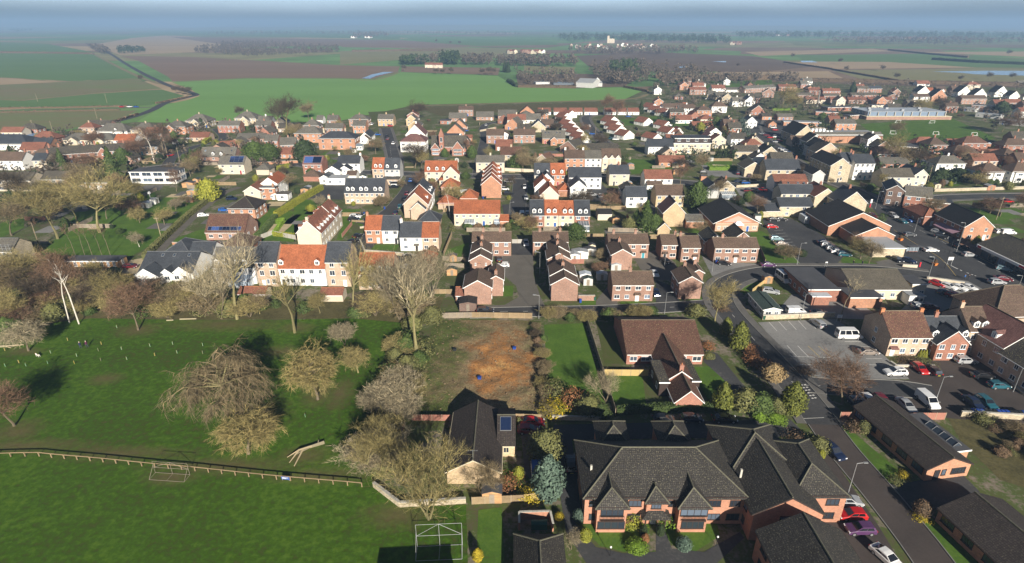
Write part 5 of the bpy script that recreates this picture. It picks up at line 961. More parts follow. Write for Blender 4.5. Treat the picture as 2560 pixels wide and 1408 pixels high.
def leaf_blob(seed,n,size,prof,jit=.12,lump=.18,fill=.55,core=True):
 """leaf-sized faces spread through a crown; prof(h) gives the radius at height h (0..1), unit height"""
 rr = random.Random(seed); b = MB(); ph = [rr.uniform(0,6.28) for _ in range(6)]
 def rad(h,a): return prof(h) * (1 + lump * (math.sin(3 * a + ph[0] + h * 7) * .5 + math.sin(5 * a + ph[1] - h * 11) * .35 + math.sin(2 * a + ph[2] + h * 17) * .4))
 k = 0; mx_ = max(prof(i / 20) for i in range(21))
 while k < n:
  h = rr.random(); a = rr.uniform(0,6.28)
  if rr.random() > prof(h) / mx_ + .08: continue
  q = fill + (1 - fill) * rr.random() ** .5; r_ = rad(h,a) * q * (1 + rr.gauss(0,jit * .5)); k += 1
  c = Vector((r_ * math.cos(a),r_ * math.sin(a),h + rr.gauss(0,.012)))
  nrm = Vector((math.cos(a) + rr.uniform(-.8,.8),math.sin(a) + rr.uniform(-.8,.8),.45 + rr.uniform(-.8,.8))).normalized()
  u = nrm.orthogonal().normalized(); v = nrm.cross(u); s = size * rr.uniform(.55,1.25); w_ = rr.uniform(0,6.28)
  u,v = u * math.cos(w_) + v * math.sin(w_),v * math.cos(w_) - u * math.sin(w_)
  b.add([tuple(c - u * s),tuple(c + v * s * .6),tuple(c + u * s),tuple(c - v * s * .6)],[(0,1,2,3)])
 if core:
  N_ = 9; vs = []
  for j in range(7):
   h = .04 + .9 * j / 6
   for i in range(N_): a = 6.283 * i / N_; q = rad(h,a) * .72; vs.append((q * math.cos(a),q * math.sin(a),h))
  b.add(vs,[(j * N_ + i,j * N_ + (i + 1) % N_,(j + 1) * N_ + (i + 1) % N_,(j + 1) * N_ + i) for j in range(6) for i in range(N_)] + [tuple(range(6 * N_,7 * N_))])
 return b.mesh('crown','leaf')
def stem_mesh(): b = MB(); b.bar((0,0,-.1),(0,0,.55),.035,.02,6); return b.mesh('trunk','bark')
P = {}
P['big'] = [bare_tree(11 + i,16,.15,.66,11,7,8,.5,r0=.30,wtw=.034) for i in range(3)]
P['thin'] = [bare_tree(91 + i,16,.2,.6,9,5,4,.55,r0=.36,wtw=.02) for i in range(3)]
P['round'] = [bare_tree(21 + i,10,.10,.82,12,7,13,.3,r0=.2,wtw=.022) for i in range(4)]
P['willow'] = [bare_tree(31,13,.12,.85,11,7,17,.25,droop=.5,r0=.30,multi=2,wtw=.019)]
P['gnarl'] = [bare_tree(41 + i,7,.14,.95,12,7,16,.15,droop=.15,r0=.17,wtw=.019) for i in range(3)]
P['shrubbare'] = [bare_tree(51 + i,4,.06,.8,8,6,7,.35,r0=.07,multi=4,wtw=.022) for i in range(3)]
P['birch'] = [bare_tree(61 + i,15,.45,.6,9,6,8,.4,droop=.1,r0=.16,wtw=.024) for i in range(2)]
P['slim'] = [bare_tree(71,10,.55,.45,6,4,3,.4,r0=.09,wtw=.018)]
P['fan'] = [bare_tree(81 + i,9,.12,.6,11,6,4,.6,r0=.14,multi=3,wtw=.02) for i in range(2)]
ell = lambda h: .5 * math.sqrt(max(0,1 - (2 * h - 1) ** 2)) + .01
L_ = {'round': [leaf_blob(101 + i,1500,.045,lambda h: .52 * (1 - abs(2 * h - .85) ** 2.6 if abs(2 * h - .85) < 1 else 0) + .02) for i in range(3)],'cone': [leaf_blob(111 + i,1500,.04,lambda h: .40 * math.sin(math.pi * min(1,(h + .22) / 1.22)) ** .8 * (1 - h * .25) + .01,lump=.08) for i in range(2)],
      'tall': [leaf_blob(121,1700,.035,lambda h: .26 * (1 - h) ** .8 * min(1,h * 8 + .3) + .01,jit=.3,lump=.25)],'ball': [leaf_blob(131,1100,.05,lambda h: .55 * math.sqrt(max(0,1 - (2 * h - .9) ** 2)) + .01,jit=.04,lump=.05)],'cedar': [leaf_blob(141,2600,.035,lambda h: .62 * (1 - h) ** .7 * (.65 + .35 * math.sin(h * 26)) + .02,jit=.3,lump=.35,fill=.3,core=False)],
      'loose': [leaf_blob(151 + i,900,.05,lambda h: .55 * (1 - abs(2 * h - .9) ** 3 if abs(2 * h - .9) < 1 else 0) + .03,jit=.4,lump=.4,fill=.3,core=False) for i in range(2)]}
STEM = stem_mesh()
TN = {'big': 'bare_tree','thin': 'bare_tree','round': 'bare_tree','willow': 'willow_tree','gnarl': 'bare_tree','shrubbare': 'bare_shrub','birch': 'birch_tree','slim': 'bare_sapling','fan': 'bare_tree'}
TH = {'big': 16,'thin': 16,'round': 10,'willow': 13,'gnarl': 7,'shrubbare': 4,'birch': 15,'slim': 10,'fan': 9}
tr = random.Random(5)
def btree(pos,kind,h,label,cm='twig',bm='bark',wide=1.0,group=None,z=0,cat='tree'):
 g = gp(*pos) if len(pos) == 2 else Vector(pos); i = tr.randrange(len(P[kind])); s = h / TH[kind]
 o = thing(TN[kind],label,cat,(g.x,g.y,z),tr.uniform(0,6.28),group,(s * wide,s * wide,s))
 a = link('trunk',P[kind][i][0],o); setmat(a,bm); c = link('crown',P[kind][i][1],o); setmat(c,cm); return o
def ltree(pos,kind,h,w,m,label,name='evergreen_tree',cat='tree',group=None,stem=True):
 g = gp(*pos) if len(pos) == 2 else Vector(pos); me = L_[kind][tr.randrange(len(L_[kind]))]; base = {'round': 1.04,'cone': .74,'tall': .5,'ball': 1.1,'cedar': 1.2,'loose': 1.1}[kind]
 o = thing(name,label,cat,(g.x,g.y,0),tr.uniform(0,6.28),group,(w / base,w / base,h))
 c = link('crown' if cat == 'tree' else 'foliage',me,o,(0,0,.02)); setmat(c,m)
 if stem: link('trunk' if cat == 'tree' else 'stem',STEM,o)
 return o
GP = 'bare trees of the park'
for pos,k,h,lab,cm,bm,wd in [((36,1066),'round',9,'reddish dense bare tree casting a long shadow on the park grass','twigred','bark',1.15),((600,1030),'willow',14,'big drooping bare willow in the middle of the park','twig','barkgreen',1.15),((622,1136),'gnarl',8.5,'lichen-yellow gnarled tree in front of the willow','twiggold','bark',1.25),((795,1000),'gnarl',11.5,'pale gnarled tree with a twiggy ivy-clad trunk','twiggold','bark',.9),((896,933),'gnarl',6.5,'small forked fruit tree beside the plot hedge','twigolive','barkgreen',1.0),((737,833),'thin',14,'tall bare tree standing alone in front of the scrub bank','twigolive','barkgreen',1.0),((593,799),'thin',19,'tallest bare tree in front of the white terrace','twigpale','barkgreen',.8),((885,790),'thin',16,'tall bare tree before the right end of the front terrace','twigolive','barkgreen',.85),
 ((1043,898),'thin',19,'large spreading bare tree at the corner of the cleared plot','twigpale','barkgreen',1.0),((1000,800),'fan',15,'many-stemmed bare tree behind the plot corner tree','twigpale','bark',.8),((862,862),'shrubbare',5,'pale vase-shaped bare shrub on the park edge','twigpale','bark',.9),((72,878),'gnarl',8,'low spreading bare tree near the fallen log','twigpale','bark',1.1),((346,826),'round',11,'reddish ragged tree against the scrub bank','twigred','bark',1.0),((555,798),'fan',14,'leaning bare tree left of the tallest bare tree','twigpale','bark',.8),((1080,745),'fan',12,'wispy bare tree beside the close','twigpale','bark',.9),((940,760),'round',10,'bushy bare tree behind the park scrub','twigolive','barkgreen',.9)]:
 btree(pos,k,h,lab,cm,bm,wd,GP)
for x,y,h in ((174,808,17),(198,811,18)): btree((x,y),'birch',h,'white-stemmed bare birch of the leaning pair at the scrub edge','twigred','barkwhite',.7,'twin birches')
for x,y,h,c in ((18,765,11,'twig'),(62,742,12,'twigolive'),(112,768,10,'twigdark'),(20,825,9,'twigolive'),(150,748,9,'twigred'),(252,772,9,'twigdark'),(300,775,9,'twigolive'),(425,784,8,'twig'),(472,776,7,'twigolive'),(530,782,6,'twigolive'),(650,786,5,'twig'),(800,784,5,'twigolive'),(975,784,6,'twigpale'),(1030,788,7,'twigolive')): btree((x,y),'round',h,'%s tangled bare tree rising from the scrub bank' % dict(twig='brown',twigolive='olive',twigdark='dark',twigred='reddish',twigpale='pale')[c],c,'barkgreen',1.1,'scrub bank trees')
GB = 'trees in the walled garden beyond the scrub'
for pos,k,h,lab,cm,bm,wd in [((145,598),'big',17,'leaning pale bare tree in the large garden','twigolive','barkgreen',1.1),((250,582),'big',19,'huge spreading bare oak in the large garden','twigolive','barkgreen',1.35),((195,560),'round',13,'dense ivy-tinged bare tree between the garden giants','twigolive','barkgreen',1.2),((30,590),'round',12,'shady bare tree by the half-built house','twig','bark',1.2),((350,558),'gnarl',6,'small orchard tree on the garden lawn','twigolive','bark',1),((412,562),'gnarl',6.5,'orchard tree beside the clipped hedge','twigolive','bark',1),((440,527),'gnarl',5,'low orchard tree near the vegetable plot','twigpale','bark',1.1),((349,618),'gnarl',5.5,'pale young tree by the track end','twigpale','barkwhite',.8),((60,520),'big',15,'dark bare tree in front of the flats','twigdark','bark',1),((215,480),'round',11,'bare tree beside the low block','twig','bark',1.1),((120,500),'round',9,'bushy bare tree before the flats','twigolive','bark',1.1)]:
 btree(pos,k,h,lab,cm,bm,wd,GB)
for x,y in ((100,622),(190,642),(213,642),(232,642),(256,642),(277,641)): btree((x,y),'slim',10,'slender young tree in a line along the panel fence','twigred','bark',.8,'slender birches in line')
GV = 'trees in the village'
for pos,k,h,lab,cm,bm,wd in [((385,402),'birch',17,'white-limbed bare birch by the road bend','twigred','barkwhite',1.2),((410,396),'big',16,'dark bare tree behind the birch at the road bend','twigdark','bark',1),((350,400),'round',12,'brown bare tree beside the Victorian terrace','twigred','bark',1.2),((718,338),'big',23,'very tall ivy-dark bare tree at the green field edge','twigdark','barkgreen',.9),((700,330),'big',19,'companion of the very tall ivy-dark tree','twigdark','bark',.8),((772,300),'round',13,'round bare tree on the green field edge','twig','bark',1),((1045,300),'round',13,'dark round bare tree beside the allotments','twigdark','bark',1.2),((1038,421),'round',13,'wide dark bare tree before the white flats','twigdark','bark',1.3),((1512,290),'big',15,'tall bare tree among the white bungalows','twigred','bark',.9),((1543,296),'round',12,'reddish bare tree among the white bungalows','twigred','bark',.9),((1350,303),'round',8,'small bare tree by the dormer bungalows','twigdark','bark',1),((1955,272),'big',18,'tall olive bare tree behind the orange brick block','twigolive','barkgreen',1.2),((1975,280),'round',13,'olive bare tree behind the orange brick block','twigolive','bark',1.3),((2215,412),'big',14,'bare tree behind the tall white house','twigolive','bark',1.1),((2258,416),'round',9,'spreading bare tree behind the scaffolded front','twig','bark',1.1),((2235,345),'round',9,'bare tree on the school field edge','twig','bark',1.1),((2300,285),'round',11,'bare tree behind the low school','twigolive','bark',1.3),((2350,280),'round',11,'dark tree beside the low school','twigdark','bark',1.3),((1787,803),'big',10,'bare street tree at the side road junction','twigolive','barkgreen',.9),((2098,803),'slim',11,'sparse pale tree above the car park wall','twigpale','bark',1.3),((2105,1010),'round',9.5,'neat round bare tree beside the parked cars','twigred','bark',1.15),((2150,648),'round',6,'broad bare tree beside the blue panel block','twigolive','bark',1.3),((2172,660),'round',6.5,'bare tree near the bus shelter','twig','bark',1),((1700,465),'big',9,'bare tree beside the yellow brick house','twigred','bark',1.1),((880,405),'round',7,'bare tree by the large villa','twig','bark',1.1),((800,520),'gnarl',5,'small bare tree near the public house garden','twigpale','bark',1),((1125,545),'slim',11,'slender birch beside the hipped garages','twigred','barkwhite',1),((1005,470),'gnarl',4,'small tree at the lane side','twig','bark',1),
 ((1072,1299),'fan',10.5,'large fan-shaped bare tree beside the yellow brick bungalow','twigolive','barkgreen',1.1),((945,1196),'fan',8,'bare tree where the rail fence meets the garden','twigolive','barkgreen',1),((1225,1240),'fan',5,'small bare tree before the bungalow gable','twig','bark',1),((1515,1005),'fan',5.5,'thin bare tree at the corner of the plot lawn','twigpale','bark',1),((1428,1375),'gnarl',3.2,'pollarded little tree beside the care home path','twigpale','bark',.7),((2420,420),'round',8,'bare garden tree beside the hill road','twig','bark',1.2),((2540,340),'big',13,'bare tree by the school field corner','twigred','bark',1.2),((2505,330),'round',10,'reddish tree by the school field corner','twigred','bark',1.2),((150,425),'round',8,'bare tree in front of the Victorian terrace','twigdark','bark',1.2),((230,430),'round',9,'brown tree before the Victorian terrace','twigred','bark',1.3),((940,385),'round',8,'brown tree on the short street','twig','bark',1.3),((1330,430),'round',8,'bare tree in the overgrown garden','twig','bark',1.1),((1755,425),'round',8,'bare tree by the sloping car park','twig','bark',1.1)]:
 btree(pos,k,h,lab,cm,bm,wd,GV)
GE = 'evergreens of the village'
for pos,k,h,w,m,lab in [((525,503),'round',10,9.5,'leafgold','big golden-green conifer beside the track'),((290,462),'tall',17,8.5,'leaf','tall green conifer beside the modern white house'),((160,427),'tall',11,5,'leaf','slim conifer before the Victorian terrace'),((120,422),'round',7,7,'leafdark','dark round evergreen before the Victorian terrace'),((640,402),'round',11,13,'leafivy','wide yew left of the main street wall'),((675,402),'round',10,12,'leafivy','wide yew right half by the main street wall'),((765,405),'ball',12,13,'leafdark','huge dark clipped evergreen beside the villa drive'),((40,530),'round',9,9,'leafdark','dark evergreen in the corner of the large garden'),((1602,286),'tall',11,5,'leafdark','dark conifer among the white bungalows'),((1850,335),'cedar',11,17,'leafcedar','broad blue cedar beyond the high street'),((2130,233),'cone',12,6,'leafdark','dark pointed conifer beyond the supermarket'),((1740,523),'round',12,8.5,'leafivy','tall dark conifer beside the yellow brick house'),((1612,578),'tall',11,7,'leafivy','tall evergreen behind the pink-brick close'),((1590,570),'cone',7,4,'leaf','pointed evergreen behind the pink-brick close'),((1635,580),'round',7,6,'leafivy','ivy-green evergreen by the yellow brick gable'),((1572,575),'round',5,5,'leafolive','olive-green bush tree behind the pink-brick close'),((1436,598),'round',6,8.5,'leafivy','big round laurel behind the pink-brick close'),((1845,872),'cone',7,4.6,'leafcone','clipped golden-green cone beside the curving road'),((1813,835),'cone',4.5,3,'leafcone','small cone behind the larger roadside cone'),((1802,1026),'cone',6.4,4,'leafcone','clipped cone beside the red brick house lawn'),((1976,1030),'cone',6.8,5,'leafcone','clipped cone at the road junction corner'),((1369,1238),'cone',8,5.4,'leafblue','blue spruce beside the care home path'),((1362,1142),'round',5.5,6.5,'leafolive','olive evergreen behind the blue spruce'),((1290,425),'round',8,9,'leafivy','ivy-green mass in the overgrown garden'),((1180,395),'cone',7,6,'leafivy','green conifer before the school gable'),((1112,393),'cone',5,5,'leafivy','small conifer before the school'),((505,320),'cone',7,5,'leafdark','conifer by the stone house on the field edge'),((310,410),'round',9,8,'leafivy','ivy evergreen behind the tall green conifer'),((300,480),'round',7,8,'leaf','green bush at the foot of the tall conifer'),((2500,285),'round',11,12,'leafdark','large dark yew beside the school blocks'),((2395,445),'round',5,8,'leafdark','dark evergreen above the garden wall'),((2350,450),'round',6,7,'leafdark','dark bush tree beside the tall cream gable'),((1870,505),'round',5,5,'leafivy','round bush beside the conservatory cottage'),((1900,550),'ball',3.5,2,'leafgold','clipped golden bush beside the health centre'),((2005,642),'ball',2.4,3,'leafdark','round bush at the car park exit'),((1750,330),'round',7,6,'leafgold','golden evergreen by the hotel'),((1790,315),'round',7,7,'leafivy','green tree near the blue cedar'),((2055,300),'round',6,7,'leafivy','green tree behind the supermarket'),((1410,440),'round',3,4,'leafgold','golden shrub on the main street')]:
 ltree(pos,k,h,w,m,lab,group=GE)
GS = 'shrubs around the plot and the care home'
for pos,k,h,w,m,lab in [((1385,1030),'loose',2.4,5.5,'leafyellow','yellow flowering shrub at the front of the plot'),((1430,1010),'loose',3.4,5,'leafrust','russet shrub behind the yellow plot shrub'),((1470,1030),'round',3.6,6,'leafolive','green bush at the front of the plot lawn'),((1500,1040),'round',2.8,4,'leaf','dark bush by the plot corner'),((1385,985),'loose',3.5,5,'leafolive','grey-green bush beside the dark strip of the plot'),((1463,1352),'ball',2.2,1.9,'leafgold','golden clipped ball on the care home lawn'),((1590,1372),'ball',1.2,3.4,'leafbright','low bright clipped dome on the care home lawn'),((1708,1372),'ball',2.0,2.4,'leafblue','blue-green clipped ball beside the care home path'),((1650,1338),'ball',2.0,1.4,'leafdark','dark clipped bush right of the entrance path'),((1608,1340),'ball',2.0,1.3,'leafdark','dark clipped bush left of the entrance path'),((1612,1356),'ball',1.6,1.2,'leafrust','brown clipped bush left of the entrance path'),((1580,1312),'loose',2.2,3.2,'leafgold','gold-leaved shrub between the care home bays'),((1660,1305),'loose',2,3,'leafbright','green shrub right of the care home porch'),((1447,1300),'ball',2,2,'leafblue','grey-green bush at the care home corner'),((1296,1196),'ball',2.4,2,'leafgold','gold bush on the bungalow side lawn'),((1325,1245),'loose',1.8,3.6,'leafyellow','yellow forsythia by the panel fence'),((1270,1215),'loose',2,4,'leafrust','russet shrub by the bungalow wall'),((1398,1298),'ball',1.2,1.5,'leafyellow','small yellow bush beside the care home path'),((1194,1400),'cone',2.2,1.6,'leafyellow','yellow conifer beside the lower lawn'),
 ((2300,1297),'loose',1,2.4,'leafyellow','daffodil-yellow shrub at the verge corner'),((2302,1285),'ball',2.4,3,'leafbrown','brown clipped dome behind the yellow shrub'),((2256,1195),'loose',1.4,1.8,'leafyellow','yellow shrub at the bungalow drive'),((2235,1205),'loose',1.2,2.4,'leafolive','green shrub at the bungalow drive'),((2155,1082),'ball',2.6,2.6,'leafolive','round bush by the upper bungalow'),((2130,1078),'loose',2.4,3,'leafbrown','brown shrub by the upper bungalow'),((1990,1110),'loose',2,4.5,'leafbrown','reddish twiggy shrub behind the care home roof'),((2042,1125),'round',2.8,4,'leafolive','olive bush beside the navy car'),((2050,1145),'ball',1.8,1.6,'leafgold','gold bush beside the care home gable'),((1860,1020),'round',4.2,6,'leafolive','olive bush right of the lawn cone'),((1900,1030),'round',4,6,'leaf','green bush between the two roadside cones'),((1935,1035),'round',3.6,4,'leafolive','bush left of the junction cone'),((1898,1050),'round',1.8,2.6,'leafbright','bright green bush on the drive edge'),((1935,1052),'round',1.6,4.4,'leafbright','bright green low shrub under the junction cone'),((1930,950),'round',4,5,'leaftan','tan-leaved round bush beside the curving road'),((1870,880),'loose',2.2,3.5,'leafrust','russet hedge shrub by the roadside cone'),((1900,920),'loose',2.2,4,'leafrust','russet hedge shrub along the dark path'),((1880,905),'loose',2.4,4,'leafrust','russet hedge shrub behind the dark path'),((1770,870),'loose',1.6,3.4,'leafrust','russet shrub by the red brick house'),((1770,895),'ball',1.4,3.2,'leafolive','clipped bush at the red brick house corner'),((2305,910),'loose',1,5,'leafolive','low shrubs in the raised bed of the court'),((2270,905),'loose',1,5,'leafbrown','brown low shrubs in the raised bed'),((2010,930),'loose',1,4,'leafbrown','brown low shrub at the car park edge'),((1805,775),'loose',1.6,4,'leafbrown','brown shrub at the street tree foot'),((1740,790),'round',3.5,5,'leafolive','olive bush behind the red brick house')]:
 ltree(pos,k,h,w,m,lab,name='garden_shrub',cat='shrub',group=GS)
for i in range(3): ltree((2298 + i * 7,893),'tall',1.9,1.1,'leafgold','golden dwarf conifer of the trio in front of the buff pair',name='dwarf_conifer',cat='shrub',group='trio of golden conifers')
# scrub bank between the park and the terraces,and the hedge line along the plot
sr = random.Random(17)
CW = dict(twig='brown',twigolive='olive-brown',twigred='reddish-brown',twigdark='dark',twigpale='pale',leaf='mid-green',leafivy='ivy-green',leafolive='olive-green',leafdark='dark green',leafgold='golden-green',leafbrown='brown-leaved')
def scrub(n,poly,kinds,label,grp,hmin=2,hmax=4.5):
 xs = [p[0] for p in poly]; ys = [p[1] for p in poly]; k = 0; tries = 0
 while k < n and tries < n * 40:
  tries += 1; x,y = sr.uniform(min(xs),max(xs)),sr.uniform(min(ys),max(ys))
  if not inside(poly,x,y): continue
  g = gp(x,y)
  if not isfree(g.x,g.y): continue
  q = sr.choice(kinds); h = sr.uniform(hmin,hmax); k += 1
  if q.startswith('twig'): btree((x,y),'shrubbare',h,'%s bare shrub %s' % (CW[q],label),q,'bark',sr.uniform(.9,1.5),grp,cat='shrub')
  else: ltree((x,y),sr.choice(('round','loose')),h * .9,h * sr.uniform(1,1.5),q,'%s leafy shrub %s' % (CW[q],label),name='evergreen_shrub',cat='shrub',group=grp)
scrub(85,[(-30,690),(60,660),(170,700),(240,760),(330,720),(480,720),(600,765),(760,765),(960,765),(1080,775),(1060,800),(880,792),(700,795),(480,796),(250,796),(120,805),(-30,860)],['twig','twigolive','twigred','twigdark','twig','twigolive','leafivy','leaf','leafolive'],'on the scrub bank behind the park','scrub bank shrubs',2.5,6)
scrub(46,[(1035,815),(1085,800),(1065,880),(1035,1000),(1010,1060),(960,1190),(905,1180),(895,1100),(925,1030),(965,960),(1000,870)],['twigolive','leafolive','leafolive','twigpale','leafivy','leafolive'],'in the hedge line between park and plot','plot hedge line',2.6,5.2)
scrub(26,[(1336,812),(1358,812),(1372,1040),(1350,1040)],['twigdark','twig','twigolive','leafivy','leafbrown'],'in the overgrown strip dividing the plot','plot dividing strip',.9,2.2)
scrub(26,[(1370,765),(1480,770),(1640,775),(1640,800),(1480,806),(1360,800)],['twigolive','twig','leafolive','leafivy','leaf'],'along the top of the plot beside the side road','side road hedge',1.8,3.4)
scrub(22,[(2360,1040),(2600,1050),(2640,1180),(2500,1140),(2420,1070)],['twigolive','leafolive','twig','leafbrown'],'on the rough bank below the court wall','rough bank shrubs',1,2.5)
scrub(16,[(1120,556),(1320,556),(1330,582),(1110,580)],['leafivy','leafolive','leaf','leafbrown'],'in the hedge above the pink-brick close','hedge above the close',1.8,3)
# gardens all through the village
def gardens(n,y0,y1,x0=-40,x1=2600,hm=(1.2,3.6),lab='in the village gardens',grp='village garden shrubs'):
 k = 0; t = 0
 while k < n and t < n * 30:
  t += 1; x,y = sr.uniform(x0,x1),sr.uniform(y0,y1); g = gp(x,y)
  if y < 348 and x < 360: continue
  if y < 300 - (x - 600) * .04 and x < 1600: continue
  if x > 2150 and x < 2480 and 296 < y < 355: continue
  if not isfree(g.x,g.y): continue
  q = sr.choice(['twig','twigolive','twigred','twigdark','leaf','leafivy','leafolive','leafdark','leafdark','leafgold','leafbrown','leafivy']); h = sr.uniform(*hm); k += 1
  if q.startswith('twig'): btree((g.x,g.y,0),sr.choice(('shrubbare','round')),h * 1.5,'%s bare twiggy shrub %s' % (CW[q],lab),q,'bark',sr.uniform(.9,1.3),grp,cat='shrub')
  else: ltree((g.x,g.y,0),sr.choice(('round','loose','ball','tall')),h,h * sr.uniform(.8,1.4),q,'%s leafy shrub %s' % (CW[q],lab),name='evergreen_shrub',cat='shrub',group=grp)
gardens(90,290,420); gardens(80,420,560); gardens(40,560,700,lab='in the gardens of the nearer terraces',grp='nearer garden shrubs'); gardens(45,400,520,2100,2600,(1.5,4),'in the gardens along the hill road','hill road shrubs'); gardens(60,310,420,-20,700,(2,5),'in the gardens by the field road','field road shrubs')
k = 0
while k < 60:
 x,y = sr.uniform(0,2560),sr.uniform(305,560); g = gp(x,y)
 if (y < 350 and x < 420) or (2140 < x < 2490 and y < 358) or not isfree(g.x,g.y): continue
 k += 1; q = sr.choice(['twig','twigdark','twigred','twigolive']); btree((x,y),sr.choice(('round','gnarl','big')),sr.uniform(5,9),'%s bare garden tree between the village houses' % CW[q],q,'bark',sr.uniform(.9,1.2),'bare garden trees')
# ---------------------------------------------------------------- vehicles
PAINT = dict(white=(0.72,0.72,0.71),silver=(0.42,0.43,0.44),black=(0.012,0.012,0.013),red=(0.42,0.012,0.012),darkred=(0.13,0.012,0.018),blue=(0.02,0.10,0.36),navy=(0.012,0.02,0.05),grey=(0.10,0.105,0.11),teal=(0.02,0.10,0.13),purple=(0.085,0.035,0.10),bronze=(0.28,0.235,0.20),palegreen=(0.22,0.33,0.36))
PN = dict(white='white',silver='silver',black='black',red='red',darkred='dark red',blue='blue',navy='navy blue',grey='dark grey',teal='teal',purple='purple',bronze='bronze',palegreen='pale blue')
for n_,c_ in PAINT.items():
 m,t,b = newmat('paint_' + n_); b.inputs['Base Color'].default_value = (*c_,1); b.inputs['Roughness'].default_value = .28; b.inputs['Metallic'].default_value = .25 if n_ in ('silver','bronze','grey','palegreen') else 0; b.inputs['Coat Weight'].default_value = .5; b.inputs['Coat Roughness'].default_value = .08; MATS['paint_' + n_] = m
mat('tyre',(0.015,0.015,0.015),.9,.1); mat('rim',(0.35,0.35,0.36),.4,.1,metal=.5); mat('headlamp',(0.7,0.72,0.75),.15,.02); mat('taillamp',(0.35,0.01,0.01),.3,.05); mat('plate',(0.6,0.5,0.06),.6,.02)
def car_shape(kind):
 """side profiles: lower body and cabin, lofted with tumblehome and rounded corners"""
 if kind == 'hatch': L,W = 4.1,1.74; low = [(-2.05,.35),(-2.05,.72),(-1.98,.92),(-1.15,1.0),(.0,1.0),(.95,.96),(1.55,.86),(1.95,.72),(2.05,.5),(2.03,.3)]; cab = [(-1.92,.93),(-1.62,1.40),(-.9,1.50),(.1,1.48),(1.05,.96)]
 elif kind == 'saloon': L,W = 4.5,1.78; low = [(-2.25,.35),(-2.25,.75),(-2.15,.95),(-1.4,1.0),(.1,.98),(1.0,.94),(1.7,.84),(2.1,.72),(2.25,.5),(2.2,.3)]; cab = [(-1.75,.97),(-1.0,1.40),(-.3,1.45),(.25,1.42),(1.15,.94)]
 elif kind == 'estate': L,W = 4.55,1.8; low = [(-2.27,.38),(-2.27,.8),(-2.2,1.0),(-1.4,1.04),(.1,1.02),(1.0,.98),(1.7,.9),(2.15,.76),(2.27,.5),(2.22,.3)]; cab = [(-2.18,1.0),(-1.85,1.52),(-.9,1.6),(.2,1.56),(1.1,.98)]
 elif kind == 'suv': L,W = 4.5,1.88; low = [(-2.22,.45),(-2.25,.9),(-2.15,1.1),(-1.4,1.14),(.1,1.12),(1.0,1.08),(1.75,1.0),(2.15,.82),(2.25,.55),(2.2,.38)]; cab = [(-2.1,1.1),(-1.8,1.6),(-.9,1.72),(.2,1.68),(1.05,1.08)]
 elif kind == 'van': L,W = 5.0,1.95; low = [(-2.5,.35),(-2.5,1.0),(-2.5,1.12),(-1.4,1.15),(.6,1.15),(1.5,1.12),(2.0,1.0),(2.4,.8),(2.5,.5),(2.45,.3)]; cab = [(-2.48,1.1),(-2.42,1.9),(-1.0,1.96),(.85,1.94),(1.7,1.12)]
 else: L,W = 6.0,2.0; low = [(-3.0,.4),(-3.0,1.1),(-3.0,1.22),(-1.4,1.25),(1.2,1.25),(2.0,1.22),(2.5,1.1),(2.9,.9),(3.0,.55),(2.95,.35)]; cab = [(-2.98,1.2),(-2.9,2.45),(-1.0,2.55),(1.3,2.5),(2.2,1.22)]
 return L,W,low,cab
def loft(b,prof,ys):
 """prof: list of (x,z); ys: list of (y, scale_x, dz) sections"""
 n = len(prof); vs = []
 for y,sx_,zs in ys: vs += [(x * sx_,y,z if zs == 1 else (prof[0][1] + (z - prof[0][1]) * zs)) for x,z in prof]
 fs = []
 for k in range(len(ys) - 1): fs += [(k * n + i,k * n + (i + 1) % n,(k + 1) * n + (i + 1) % n,(k + 1) * n + i) for i in range(n)]
 fs += [tuple(range(n - 1,-1,-1)),tuple(range((len(ys) - 1) * n,len(ys) * n))]; b.add(vs,fs)
